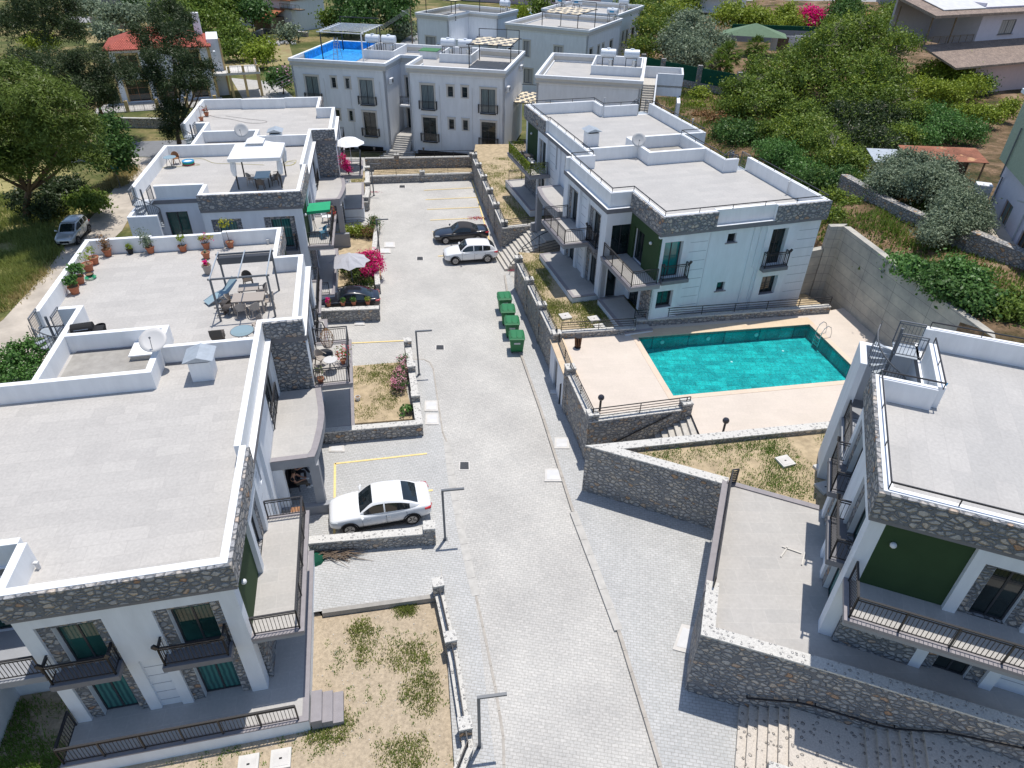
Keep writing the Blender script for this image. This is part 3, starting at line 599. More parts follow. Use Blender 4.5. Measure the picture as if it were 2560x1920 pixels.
    if o.get('toprail'):
        rp = [[(-0.15, 0.15), (-0.15, 5.6), (-0.33, 5.6), (-0.33, 14.8), (1.3, 14.8), (1.3, 21.95), (-0.13, 21.95), (-0.13, 26.15), (-10.9, 26.15), (-10.9, 18.8)], [(-9.9, 17.78), (-8.97, 17.78), (-8.97, 11.33), (-10.9, 11.33), (-10.9, 2.2)], [(-9.6, 2.2), (-6.32, 2.2), (-6.32, 0.15), (-0.15, 0.15)]]
        rm = MB()
        for r_ in rp: rail_mb(r_, PT, 0.26, 1, 'top', 2.0, rm, 0.03)
        rm.build('parapet_rail', 'black_metal', t)
    return t
# ---------------------------------------------------------------- the four courtyard blocks
def fr(O, ang, F):
    a = R(ang); ca, sa = math.cos(a), math.sin(a)
    return lambda x, y, z=0.0: Vector((O[0]+x*ca-y*sa, O[1]+x*sa+y*ca, F+z))
O1 = P2(569.6, 1407.5, 7.5); B1 = fr(O1, 12.7, 0.5)
O2 = P2(750.2, 476.8, 8.2); B2 = fr(O2, 10.6, 1.2)
o3 = P2(1661.1, 542.3, 9.7); a3 = R(17+90); O3 = (o3[0]+26.3*math.cos(a3), o3[1]+26.3*math.sin(a3)); B3 = fr(O3, 197, 2.7)
O4 = P2(2208.2, 1226.1, 10.3); B4 = fr(O4, -111, 3.3)
block('white flat-roofed block nearest the camera on the left, with potted plants on its rear roof', O1, 12.7, 0.5, -0.9, dict(chim=[(-2.55, 11.9)], hatch=(-5.4, 14.3), glo='glass_curtain'))
block('white flat-roofed block behind the potted-plant terrace, with a white gazebo on its roof', O2, 10.6, 1.2, -1.3, dict(chim=[(-3.0, 13.9)], glo='glass_curtain', gup='glass_curtain', bal=(14.7, 18.9)))
block('white flat-roofed block beside the swimming pool, with black railings on its empty roof', O3, 197, 2.7, -0.6, dict(eo=0.9, chim=[(-2.3, 9.6)], deck='roof_tiles_cold', toprail=True, bal=(15.7, 20.1), pipes=True))
block('white block cut off at the right edge, with a shaded dark green loggia', O4, -111, 3.3, -3.3, dict(toprail=True, noplinth=True, deck='roof_tiles_cold', bal=(14.7, 19)))
for (B, ang, F, nm) in ((B1, 12.7, .5, 'beside the potted-plant terrace on the left block'), (B2, 10.6, 1.2, 'at the far-left edge of the block with the gazebo')):
    p = B(-10.2, 18.3, 3.0)
for B, ang, lab in ((B1, 12.7, 'grey metal spiral stair beside the black barbecue on the left roof'), (B2, 10.6, 'grey spiral stair at the far corner of the gazebo block, near the dark cypress'), (B3, 197, 'grey spiral stair reaching the pool block roof from the garden side')):
    spiral_stair('spiral_stair', lab, B(-10.15, 16.75, 3.0), R(ang), 3.1, 0.85, 0.8, R(150), landing=(-0.75, 0.2, 0.0, 1.0), cw=-1)
for B, ang, lab in ((B1, 12.7, 'spiral stair tucked in the front-left corner of the nearest block'), (B2, 10.6, 'grey spiral stair with two gate-like railings at the left corner of the gazebo roof'), (B3, 197, 'grey spiral stair at the far corner of the pool block roof'), (B4, -111, 'tall grey spiral stair in a white stairwell above the pool deck')):
    spiral_stair('spiral_stair', lab, B(-10.1, 1.1, 3.0), R(ang), 3.1, 0.8, 0.8, R(160), landing=(-0.75, 0.35, 0.0, 0.95), cw=-1)
# ---------------------------------------------------------------- white houses of the older estate behind
def cornice_house(label, pts, z1, zb, wins=(), F=None, ang=0.0, O=None, inner=(), deck='roof_tiles_cold', group='white cornice houses behind the courtyard', parts=None):
    """pts: roof outline in local coordinates, z from world ground"""
    t = thing('white_house', label, 'house', (O[0], O[1], zb), R(ang), group)
    T = z1-zb; n = len(pts)
    def off(d):
        res = []
        ar = sum(pts[i-1][0]*pts[i][1]-pts[i][0]*pts[i-1][1] for i in range(n)); sg = 1 if ar > 0 else -1
        for i in range(n):
            p0, p1, p2 = Vector(pts[i-1]), Vector(pts[i]), Vector(pts[(i+1) % n]); e1 = (p1-p0).normalized(); e2 = (p2-p1).normalized()
            n1 = Vector((e1.y, -e1.x))*sg; n2 = Vector((e2.y, -e2.x))*sg; k = (n1+n2); q = p1+k*(d/(1+n1.dot(n2))); res.append((q.x, q.y))
        return res
    w0 = off(-0.12)
    # walls with openings on each edge
    wm = MB(); holes = {}
    for wn in wins: holes.setdefault(wn[0], []).append(wn)
    for i in range(n):
        a, b = Vector((*w0[i], 0)), Vector((*w0[(i+1) % n], 0)); L = (b-a).length; d = (b-a).normalized(); nrm = Vector((d.y, -d.x, 0))
        if sum(pts[k-1][0]*pts[k][1]-pts[k][0]*pts[k-1][1] for k in range(n)) < 0: nrm = -nrm
        hs = [(h[1], h[2], h[3], h[4]) for h in holes.get(i, [])]
        tmp = MB(); wall(tmp, 'a', -0.22, 0.0, 0, L, 0, T-0.75, hs)
        tr = lambda v: a+d*v[0]+nrm*v[1]+Vector((0, 0, v[2]))
        wm.add([tr(Vector(v)) for v in tmp.v], tmp.f)
        for h in holes.get(i, []):
            s0, s1, z0, z1_ = h[1:5]; kind = h[5]
            fm = MB(); e = 0.17
            for bx in ((s0-e, s0, 0, 0.05, z0, z1_+e), (s1, s1+e, 0, 0.05, z0, z1_+e), (s0, s1, 0, 0.05, z1_, z1_+e), (s0-e-0.04, s1+e+0.04, 0.0, 0.09, z1_+e, z1_+e+0.06)) + (((s0-e, s1+e, 0, 0.07, z0-0.08, z0),) if kind != 'f' else ()):
                fm.box(*bx)
            fm.v = [tuple(tr(Vector(v))) for v in fm.v]; wf = fm.build('window', 'cream_trim', t)
            fm = MB(); fm.box(s0, s1, -0.12, -0.08, z0, z0+0.06); fm.box(s0, s1, -0.12, -0.08, z1_-0.06, z1_); fm.box(s0, s0+0.07, -0.12, -0.08, z0+0.06, z1_-0.06); fm.box(s1-0.07, s1, -0.12, -0.08, z0+0.06, z1_-0.06)
            c = (s0+s1)/2
            if kind != 's': fm.box(c-0.04, c+0.04, -0.12, -0.085, z0+0.06, z1_-0.06)
            else: fm.box(s0+0.07, s1-0.07, -0.12, -0.085, (z0+z1_)/2-0.03, (z0+z1_)/2+0.03)
            fm.v = [tuple(tr(Vector(v))) for v in fm.v]; fm.build('frame', 'frame_dark', wf)
            fm = MB(); fm.box(s0, s1, -0.14, -0.10, z0, z1_); fm.v = [tuple(tr(Vector(v))) for v in fm.v]; fm.build('pane', h[6] if len(h) > 6 else 'glass_dark', wf)
            if kind == 'f':
                rm = rail_mb([(s0-0.28, 0.02), (s0-0.28, 0.26), (s1+0.28, 0.26), (s1+0.28, 0.02)], z0-0.02, 0.9, 0.16, 'v', 2.5); rm.box(s0-0.1, s1+0.1, 0, 0.28, z0-0.1, z0-0.04)
                rm.v = [tuple(tr(Vector(v))) for v in rm.v]; rm.build('railing', 'black_metal', t)
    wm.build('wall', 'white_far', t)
    m = MB(); ob, ic = off(0.02), off(-0.24); oc_ = off(-0.03)
    for i in range(n): j = (i+1) % n; m.prism([ob[i], ob[j], ic[j], ic[i]], T-0.75, T-0.62); m.prism([oc_[i], oc_[j], ic[j], ic[i]], T-0.62, T-0.3)
    m.build('cornice', 'cream_trim', t)
    m = MB(); m.prism(w0, T-0.98, T-0.96); m.prism(off(-0.3), T-0.96, T-0.95+0.02); m.build('roof_deck', deck, t)
    pm = MB(); oo = off(0.06); ii = off(-0.24)
    for i in range(n): j = (i+1) % n; pm.prism([oo[i], oo[j], ii[j], ii[i]], T-0.3, T)
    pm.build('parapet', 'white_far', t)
    for (x0, x1, y0, y1, h) in inner:
        m = MB(); w_ = 0.16
        m.box(x0, x1, y0, y0+w_, T-0.93, T-0.93+h); m.box(x0, x0+w_, y0+w_, y1, T-0.93, T-0.93+h); m.box(x1-w_, x1, y0+w_, y1, T-0.93, T-0.93+h); m.box(x0+w_, x1-w_, y1-w_, y1, T-0.93, T-0.93+h); m.split('tank_enclosure', 'white_far', t)
    return t
oC = P2(1263.9, 176.5, 9.2); AC = -10.0; C1 = fr(oC, AC, 0.0)
# windows: (edge, s0, s1, z0, z1, kind, glass)
def mir(L, lst): return [(e, L-s1, L-s0, z0, z1, k, g) for e, s0, s1, z0, z1, k, g in lst]
front = []
for a0, a1, z0, z1, k, g in ((-2.85, -1.25, 4.72, 7.2, 'f', 'glass_net'), (-9.65, -8.2, 4.72, 7.25, 'f', 'glass_net'), (-4.98, -4.38, 6.2, 7.27, 's', 'glass_dark'), (-6.6, -6.0, 6.2, 7.25, 's', 'glass_dark'),
                             (-2.83, -1.2, 1.15, 3.75, 'f', 'glass_dark'), (-9.65, -8.1, 1.2, 3.82, 'f', 'glass_dark'), (-4.95, -4.4, 2.72, 3.8, 's', 'glass_dark'), (-6.58, -6.0, 2.72, 3.8, 's', 'glass_dark')):
    front.append((0, 11.1+a0, 11.1+a1, z0+0.3, z1+0.3, k, g))
hC = cornice_house('two-winged white house facing the parking court, with a central flight of steps', [(-11.1, 0), (0, 0), (0, 12), (-5.4, 12.6), (-24.8, 12.6), (-24.8, 0.1), (-13.5, 0.1), (-13.5, 5.4), (-11.1, 5.4)], 9.2, -0.3,
    front + [(5, 1.5+o_, 1.5+o_+w_, z0+0.3, z1+0.3, k, g) for o_, w_, z0, z1, k, g in ((0.0, 1.5, 4.75, 7.4, 'f', 'glass_net'), (3.15, 0.5, 6.35, 7.42, 's', 'glass_dark'), (4.8, 0.5, 6.35, 7.42, 's', 'glass_dark'), (6.45, 1.55, 4.77, 7.38, 'f', 'glass_net'), (3.15, 0.5, 2.85, 3.95, 's', 'glass_dark'), (4.8, 0.5, 2.85, 3.95, 's', 'glass_dark'), (6.5, 1.5, 1.28, 3.92, 'f', 'glass_dark'), (0.0, 1.5, 1.28, 3.92, 'f', 'glass_dark'))]
    + [(7, 0.55, 1.75, 4.9, 7.1, 'w', 'glass_dark'), (7, 0.5, 1.8, 1.2, 3.6, 'w', 'glass_dark')], O=oC, ang=AC, inner=((-18.7, -14.9, 7.2, 12.2, 0.95), (-9.4, -5.5, 7.4, 12.0, 0.95)))
m = MB()
for k in range(8): m.box(-13.35, -11.25, 1.6-0.0-k*0.28, 5.2 if k == 0 else 1.6-(k-1)*0.28, -0.3, 1.45-k*0.17)
for k in range(3): m.box(-13.9-0.3*k, -10.7+0.3*k, -0.9-0.3*k, 0.05 if k == 0 else -0.9-0.3*(k-1), -0.3, 0.25-k*0.17)
m.build('entrance_steps', 'concrete', hC)
m = MB(); m.box(-13.4, -11.2, 3.6, 5.3, 4.2, 4.4); m.build('balcony_slab', 'white_far', hC); rail_mb([(-13.3, 3.7), (-11.3, 3.7)], 4.4, 0.95, 0.12, 'v').build('railing', 'black_metal', hC)
m = MB()
for x0, x1 in ((-10.3, -4.4), (-3.6, -0.8), (-23, -18.2), (-17.6, -14.6)): m.box(x0, x1, -0.02, 0.1, 0.0, 0.42)
m.split('cellar_vent', 'dark', hC)
m = MB(); m.box(-15.9+3.6, -10.2, 9.0, 10.9, 8.4, 9.4); hb = m.build('stair_head', 'white_far', hC); m = MB(); m.box(-12.4, -10.1, 8.9, 11.0, 9.4, 9.46); m.build('stair_head_roof', 'green_roofing', hb)
m = MB()
for x in (-10.6, -7.4, -3.7, -0.6, -14.3, -17.9, -20.9): m.tube([(x, -0.02 if x > -12 else 0.08, 0.5), (x, -0.02 if x > -12 else 0.08, 7.6)], 0.025, 5)
m.split('drain_pipe', 'white_dull', hC)
def ac_unit(label, p, rot):
    t = thing('air_conditioner', label, 'air conditioner', p, rot, 'air conditioners on the white walls')
    m = MB(); m.box(-0.4, 0.4, -0.3, -0.02, 0, 0.56); b = m.build('casing', 'plastic_white', t, bevel=0.02)
    m = MB(); 
    pts = [(0.1+0.21*math.cos(k*math.pi/8), -0.31, 0.28+0.21*math.sin(k*math.pi/8)) for k in range(16)]; m.face(pts[::-1]); m.build('fan_grille', 'dark', t)
    m = MB(); m.bar((-0.3, 0, -0.02), (-0.3, -0.32, -0.02), 0.04); m.bar((0.3, 0, -0.02), (0.3, -0.32, -0.02), 0.04); m.build('bracket', 'grey_metal', t)
ac_unit('air conditioner high on the right-hand side wall of the two-winged house, nearer the front', C1(0.0, 0.9, 6.9), R(AC+90)); ac_unit('air conditioner far back on the right-hand side wall of the two-winged house', C1(0.0, 9.0, 7.6), R(AC+90)); ac_unit('air conditioner on the wall beside the recessed entrance steps', C1(-13.4, 1.0, 7.0), R(AC+90))
# right-hand small house with outside stair
o5 = P2(1338.9, 187.2, 9.2); C5 = fr(o5, -10, 0)
h5 = cornice_house('low white house with two water tanks, just behind the pool block', [(0, 0), (11.1, 0), (11.1, 13.2), (0, 13.2)], 9.2, -0.5, [(0, 1.2, 3.0, 4.9, 6.9, 'w', 'glass_dark'), (0, 4.3, 5.1, 6.2, 7.1, 's', 'glass_dark'), (0, 5.9, 6.5, 6.2, 7.1, 's', 'glass_dark'), (0, 8.0, 9.9, 4.9, 6.9, 'w', 'glass_net')], O=o5, ang=-10, inner=((5.2, 10.8, 6.6, 12.9, 0.95),))
m = MB(); m.box(11.12, 12.6, 7.0, 11.6, 4.4, 4.6)
for k in range(14): m.box(11.15, 12.45, 6.8-k*0.3, 7.0+0.1-k*0.3 if k else 7.0, 7.9-k*0.19-0.16, 8.0-k*0.19)
m.box(11.12, 15.4, 7.0, 10.9, 7.8, 8.0); m.split('outside_stair', 'step_stone', h5)
m = MB(); m.box(11.12, 15.4, 10.7, 10.9, 8.0, 9.2); m.box(15.2, 15.4, 7.0, 10.7, 7.0, 9.2); m.box(12.6, 15.2, 7.0, 7.2, 6.9, 9.2)
m.add([(12.45, 7.0, 8.0), (12.45, 2.6, 5.2), (12.6, 2.6, 5.2), (12.6, 7.0, 8.0), (12.45, 7.0, 9.1), (12.45, 2.6, 6.2), (12.6, 2.6, 6.2), (12.6, 7.0, 9.1)], [(0, 1, 2, 3), (4, 7, 6, 5), (0, 4, 5, 1), (1, 5, 6, 2), (2, 6, 7, 3), (3, 7, 4, 0)])
m.box(15.0, 15.35, 4.0, 7.0, -0.5, 6.9); m.split('stair_parapet', 'white_far', h5)
o3_ = P2(1262.3, 56, 9.2); h3 = cornice_house('large white house further back with a chequered pergola on its roof', [(0, 0), (13.4, 0), (13.4, 14.4), (0, 14.4)], 9.2, -2.0,
    [(0, 3.0, 4.0, 6.9, 9.0, 'w', 'glass_blind'), (0, 3.2, 4.6, 3.2, 5.2, 'w', 'glass_blind'), (0, 8.0, 9.3, 6.6, 8.7, 'w', 'glass_blind')]+[(1, s, s+w, 6.6, 8.6, 'w', 'glass_dark') for s, w in ((0.9, 1.2), (4.3, 0.7), (6.2, 0.7), (9.5, 1.2))], O=o3_, ang=-26)
o3b = P2(1354, 20.8, 9.2); h3b = cornice_house('white house at the top centre with blue-lettered water tanks on its roof', [(0, 0), (13.6, 0), (13.6, 14.4), (0, 14.4)], 9.2, -2.0, [(1, s, s+w, 6.0, 8.2, 'w', 'glass_dark') for s, w in ((3.3, 0.9), (5.5, 0.9), (8.5, 1.6))], O=o3b, ang=-25)
o4_ = P2(1038, 30.7, 9.2); h4 = cornice_house('white house at the top with a roofed porch terrace on its front corner', [(0, 0), (6.2, 0), (6.2, 6.2), (11.6, 6.2), (11.6, 13.0), (0, 13.0)], 9.2, -2.5, [(0, 1.6, 3.5, 6.3, 8.4, 'w', 'glass_blind')], O=o4_, ang=-28)
m = MB(); m.box(6.25, 11.3, 0.6, 6.0, 7.3, 7.6); m.box(6.25, 11.3, 0.6, 0.8, 7.6, 8.35); m.box(11.1, 11.3, 0.8, 6.0, 7.6, 8.35); m.box(10.9, 11.3, 0.6, 1.0, 0, 7.3); m.box(6.25, 11.3, 0.8, 6.0, 4.0, 4.2); m.box(6.25, 6.6, 0.6, 1.0, 0, 7.3); m.build('porch', 'white_far', h4)
ac_unit('air conditioner on the front wall of the porch house', fr(o4_, -28, 0)(4.2, 0.1, 4.5), R(-28)); ac_unit('upper air conditioner on the left part of the large white house', fr(o3_, -26, 0)(0.8, 0.1, 5.4), R(-26)); ac_unit('air conditioner right of the middle window of the large white house', fr(o3_, -26, 0)(10.7, 0.1, 5.2), R(-26)); ac_unit('lower air conditioner on the large white house, above the chequered sail', fr(o3_, -26, 0)(0.8, 0.1, 2.0), R(-26))
def tank(label, p, rot, blue=False):
    t = thing('solar_water_tank', label, 'water tank', p, rot, 'white rooftop water tanks')
    m = MB(); m.tube([(-0.85, 0, 2.0), (-0.8, 0, 2.0), (0.8, 0, 2.0), (0.85, 0, 2.0)], [0.3, 0.45, 0.45, 0.3], 16); m.cyl((0, 0), 0.22, 2.38, 2.52, 12); m.build('tank', 'tank', t, smooth=False)
    m = MB(); m.cyl((0.35, -0.1), 0.27, 0.1, 1.4, 14); m.build('boiler', 'steel', t)
    m = MB()
    for x in (-0.6, 0.6):
        for y in (-0.4, 0.4): m.bar((x, y, 0), (x, y, 1.6), 0.05)
        m.bar((x, -0.4, 1.58), (x, 0.4, 1.58), 0.05)
    m.bar((-0.6, -0.4, 1.58), (0.6, -0.4, 1.58), 0.05); m.bar((-0.6, 0.4, 1.58), (0.6, 0.4, 1.58), 0.05); m.bar((-0.6, -0.4, 0.6), (0.6, -0.4, 0.6), 0.03); m.build('stand', 'black_metal', t)
    if blue: m = MB(); m.box(-0.35, 0.35, -0.475, -0.46, 1.85, 2.1); m.build('blue_emblem', 'tank_blue', t)
for lab, p, r_, b in (('leftmost white water tank, beside the blue tarpaulin roof', C1(-17.9, 8.6, 8.25), AC, 0), ('second white water tank from the left, beside the blue tarpaulin roof', C1(-15.9, 8.6, 8.25), AC, 0),
        ('white water tank beside the green stair head', C1(-8.6, 8.6, 8.25), AC, 0), ('white water tank nearest the chequered pergola on the two-winged house', C1(-6.5, 8.6, 8.25), AC, 0),
        ('left white water tank on the low house behind the pool block', C5(6.9, 8.4, 8.25), -10, 0), ('right white water tank on the low house behind the pool block', C5(9.5, 8.6, 8.25), -10, 0),
        ('water tank with a blue emblem on the top centre house', fr(o3_, -26, 8.25)(12.2, 12.8, 0), -26, 1), ('white tank at the left edge of the top centre roof', fr(o3b, -25, 8.25)(2.2, 3, 0), -25, 1), ('white tank second on the top centre roof', fr(o3b, -25, 8.25)(5.2, 3, 0), -25, 1), ('white tank on the far right of the top centre roof', fr(o3b, -25, 8.25)(11.8, 8, 0), -25, 0), ('white tank on the back of the porch house roof', fr(o4_, -28, 8.25)(10.5, 10.5, 0), -28, 0)):
    tank(lab, p, R(r_), b)
def check_pergola(label, p, rot, w, d, h, cat='pergola'):
    t = thing('chequered_pergola', label, cat, p, rot, 'pergolas with cream and black chequered sails')
    m = MB()
    for x in (0, w):
        for y in (0, d): m.bar((x, y, 0), (x, y, h+(0.35 if y else 0)), 0.09)
    for y in (0, d): m.bar((-0.3, y, h), (w+0.3, y, h), 0.09)
    for x in (0, w): m.bar((x, -0.3, h), (x, d+0.3, h), 0.08)
    m.bar((0, d, h+0.9), (w, d, h+0.9), 0.07); m.bar((0, d, h), (0, d, h+0.9), 0.07); m.bar((w, d, h), (w, d, h+0.9), 0.07)
    m.build('frame', 'black_metal', t)
    a = MB(); b = MB(); nx, ny = 9, 7
    for i in range(nx):
        for j in range(ny):
            mm = a if (i+j*2) % 3 else b
            x0, x1, y0, y1 = w*i/nx, w*(i+1)/nx, d*j/ny, d*(j+1)/ny
            mm.box(x0+0.01, x1-0.01, y0+0.01, y1-0.01, h+0.06-0.04*((i+j) % 2), h+0.075-0.04*((i+j) % 2))
    a.build('cream_sail', 'cream_sail', t); b.build('black_sail', 'cloth_dark', t)
mat('cream_sail', (0.70, 0.61, 0.46), 0.9, 0.2, var=0.05)
check_pergola('chequered pergola on the right wing of the two-winged house', C1(-5.2, 5.0, 8.25), R(AC), 4.8, 5.2, 2.5)
check_pergola('chequered pergola on the large white house further back', fr(o3_, -26, 8.25)(5.6, 1.0, 0), R(-26), 5.6, 7.0, 2.6)
check_pergola('pergola on the porch house at the very top', fr(o4_, -28, 8.25)(0.6, 2.2, 0), R(-28), 5.6, 7.4, 2.7)
check_pergola('low chequered sail in the gap left of the low white house', fr(o5, -10, 0)(-3.9, 7.0, 3.3), R(-10), 3.6, 5.5, 1.4)
m = MB(); m.box(-5.35, -0.4, 0.5, 11.7, 8.27, 8.3); m.build('brown_deck', 'wood_old', hC)
# blue tarpaulin roof with its steel frame
m = MB(); m.box(-24.5, -18.9, 3.6, 12.3, 8.28, 8.33); m.box(-24.54, -24.4, 3.6, 12.3, 8.3, 9.15); m.box(-24.4, -18.8, 12.2, 12.32, 8.3, 9.18); m.v = [tuple(C1(*v)) for v in m.v]
tag(m.build('blue_tarpaulin', 'blue_tarp', world=True), 'bright blue tarpaulin covering the left roof of the two-winged house', 'tarpaulin')
t = thing('roof_frame', 'open steel frame with pale slats standing over the blue tarpaulin', 'pergola', C1(-22.9, 5.0, 8.35), R(AC))
m = MB()
for x, y in ((0, 0), (0, 6.2), (5, 6.2)): m.bar((x, y, 0), (x, y, 2.9), 0.1)
m.bar((0, 6.2, 3.7), (5, 6.2, 3.7), 0.1); m.bar((0, 6.2, 2.9), (0, 6.2, 3.7), 0.08); m.build('posts', 'black_metal', t)
m = MB(); m.bar((5, 0, 0), (5, 0, 2.9), 0.12); m.bar((-0.4, 0, 2.9), (5.3, 0, 2.9), 0.1); m.bar((0, 0, 2.95), (0, 6.4, 2.95), 0.09); m.bar((5, 0, 2.95), (5, 6.4, 2.95), 0.09)
for k in range(8): m.bar((-0.4, 0.8+k*0.78, 3.0), (5.4, 0.8+k*0.78, 3.0), 0.12, 0.05)
m.build('slats', 'plastic_white', t)
t = thing('step_ladder', 'aluminium ladder standing on the blue tarpaulin', 'ladder', C1(-21.3, 5.6, 8.35), R(AC)); m = MB()
for s in (-1, 1):
    for y in (-0.7, 0.7): m.bar((s*0.28, y, 0), (s*0.2, 0, 2.3), 0.05)
for k in range(1, 8): m.bar((-0.25, -0.7+0.1*k, 0.3*k), (0.25, -0.7+0.1*k, 0.3*k), 0.04)
m.build('ladder_frame', 'galv', t)

t = thing('terrace_steps', 'three grey tiled steps at the corner of the nearest terrace', 'steps', B1(1.4, -0.8, -0.7), R(12.7)); m = MB()
for k in range(3): m.box(0.0+0.36*k-0.02, 0.36*(k+1), -0.62, 0.55, -0.2, 0.55-0.17*k)
m.build('treads', 'grey_trim_light', t)
mat('kerb_mid', (0.47, 0.455, 0.425), 0.9, 0.1, var=0.12, vscale=3)
# ---------------------------------------------------------------- ground, roads, terraces
def hill(x, y):
    pts = ((21, 43, 5.0), (24.5, 33, 6.9), (27, 27, 7.0), (33, 49, 6.6), (38, 56, 6.3), (28, 60, 5.0), (22, 58, 3.6), (19, 70, 3.2), (30, 76, 4.0), (45, 75, 5.0), (60, 100, 5.0), (24, 95, 3.6), (40, 120, 3.0), (30, 150, 1.0),
           (90, 170, 3.0), (80, 60, 7.0), (60, 30, 8.0), (40, 18, 8.0), (120, 120, 4.0), (40, 92, 4.2), (26, 46, 6.0), (20, 118, 1.0))
    s = w_ = 0.0
    for a, b, c in pts:
        d = 1/(((x-a)**2+(y-b)**2)**1.5+0.5); s += c*d; w_ += d
    return s/w_
def sheet(name, poly, z, m, kind='structure', label=None, cat=None, z0=None):
    mb = MB()
    poly = [tuple(p[:2]) for p in poly]
    a = sum(poly[i-1][0]*poly[i][1]-poly[i][0]*poly[i-1][1] for i in range(len(poly)))
    if a < 0: poly = poly[::-1]
    if z0 is None: mb.face([(p[0], p[1], z) for p in poly])
    else: mb.prism(poly, z0, z)
    o = mb.build(name, m, world=True); return tag(o, label or name.replace('_', ' '), cat or name.replace('_', ' '), None, kind)
# base ground
t_, b_, v_ = start('ground_mix', 0.95, 0.1)
c_ = ramp(t_, noise_(t_, v_, 0.09, 6, 0.65), [(0.38, (0.06, 0.08, 0.025)), (0.50, (0.11, 0.12, 0.045)), (0.60, (0.25, 0.20, 0.10)), (0.72, (0.34, 0.27, 0.17))])
c_ = mixc(t_, 1.0, c_, ramp(t_, noise_(t_, v_, 2.2, 5, 0.6), [(0.3, (0.7, 0.72, 0.7)), (0.7, (1.25, 1.22, 1.2))]), 'MULTIPLY'); t_.links.new(c_, b_.inputs['Base Color'])
sheet('ground', [(-700, -60), (700, -60), (700, 900), (-700, 900)], -0.62, 'ground_mix')
mb = MB(); nx, ny = 60, 80; X0, X1, Y0, Y1 = 17.0, 190.0, 6.0, 210.0
def hx(j, y):
    x0 = 23.4 if y < 30 else (23.4-(y-30)*0.15 if y < 42 else (21.4-(y-42)*0.13 if y < 76 else 17.0+max(0, 0.04*(y-76))))
    return x0+(X1-x0)*(j/nx)**1.8
gv = []
for i in range(ny+1):
    y = Y0+(Y1-Y0)*(i/ny)**1.3
    for j in range(nx+1):
        x = hx(j, y); gv.append((x, y, hill(x, y)+0.35*noise.noise(Vector((x*0.25, y*0.25, 0)))+0.12*noise.noise(Vector((x*1.1, y*1.1, 3))) - (0.3 if j == 0 else 0)))
fc = [(i*(nx+1)+j, i*(nx+1)+j+1, (i+1)*(nx+1)+j+1, (i+1)*(nx+1)+j) for i in range(ny) for j in range(nx)]
n0 = len(gv)
for i in range(ny+1): gv.append((gv[i*(nx+1)][0], gv[i*(nx+1)][1], -1.0))
fc += [(i*(nx+1), (i+1)*(nx+1), n0+i+1, n0+i) for i in range(ny)]
t_, b_, v_ = start('hill_mix', 0.95, 0.1)
c_ = ramp(t_, noise_(t_, v_, 0.22, 6, 0.7), [(0.36, (0.05, 0.06, 0.025)), (0.46, (0.12, 0.09, 0.05)), (0.56, (0.23, 0.155, 0.10)), (0.70, (0.34, 0.26, 0.18))])
c_ = mixc(t_, 1.0, c_, ramp(t_, noise_(t_, v_, 3.5, 5, 0.65), [(0.3, (0.6, 0.62, 0.6)), (0.7, (1.35, 1.3, 1.25))]), 'MULTIPLY'); t_.links.new(c_, b_.inputs['Base Color'])
bump(t_, b_, noise_(t_, v_, 5, 5, 0.7), 1.0, 0.15)
mb.add(gv, fc); tag(mb.build('hillside', 'hill_mix', world=True), 'overgrown garden slope above the concrete retaining wall', 'hillside', None, 'structure')
# court paving
sheet('court_paving', [P2(1262, 2080), P2(1175, 2080), P2(1099, 1490), P2(740, 1530), tuple(B1(-8, 3))[:2], tuple(B1(-8.5, 25))[:2], tuple(B2(-8.5, 2))[:2], tuple(B2(-8.5, 25))[:2], (-20, 77), (22, 77), (22, 5), (3, 5)], 0.0, 'pavers')
sheet('left_pavement', [P2(700, 1420), P2(1100, 1350), P2(1135, 1900), P2(1150, 2080), P2(1259, 2080), P2(1185, 1475), P2(1104, 1081), P2(1081, 925), P2(1060, 900), P2(1035, 898), P2(1040, 1100), P2(700, 1090)], 0.012, 'pavers_walk')
sheet('driveway', [P2(735, 1400), P2(1105, 1370), P2(1100, 1485), P2(780, 1532), P2(735, 1525)], 0.02, 'pavers_walk')
kerb = [P2(*p) for p in ((1262, 690), (1272, 760), (1301, 884), (1351.5, 1027), (1406, 1198), (1433, 1283), (1490, 1430), (1546, 1579), (1596, 1742), (1650, 1920), (1700, 2080))]
sheet('right_pavement', kerb+[(14, 6), (14, 20), (4.2, 25), (3.9, 27), (2.4, 36), (0.1, 46), (-0.4, 48.4)], 0.10, 'pavers_walk', z0=-0.05)
def strip(name, pts, w_, z, h, m, label):
    mb = MB()
    for a, b in zip(pts, pts[1:]):
        a, b = Vector(a), Vector(b); n = max(1, int((b-a).length/0.85)); 
        for k in range(n):
            p, q = a+(b-a)*(k/n), a+(b-a)*((k+0.985)/n); mb.bar((p.x, p.y, z+h/2), (q.x, q.y, z+h/2), w_, h)
    return tag(mb.build(name, m, world=True), label, 'kerb', None, 'structure')
strip('kerb', [tuple(p) for p in kerb[:6]], 0.14, -0.045, 0.155, 'kerb_tan', 'raised kerb'); strip('kerb', [tuple(p) for p in kerb[7:]], 0.14, -0.045, 0.155, 'kerb_tan', 'raised kerb'); strip('kerb', [tuple(p) for p in kerb[5:8]], 0.34, 0.02, 0.088, 'kerb_mid', 'lowered kerb')
ch = [P2(*p) for p in ((1036, 899), (1060, 899), (1075, 906), (1083, 922), (1095, 1007), (1107, 1081), (1117, 1105), (1127, 1189), (1151.5, 1322), (1178.7, 1446), (1190, 1490), (1208, 1569), (1238, 1718), (1258, 1841), (1262, 1990))]
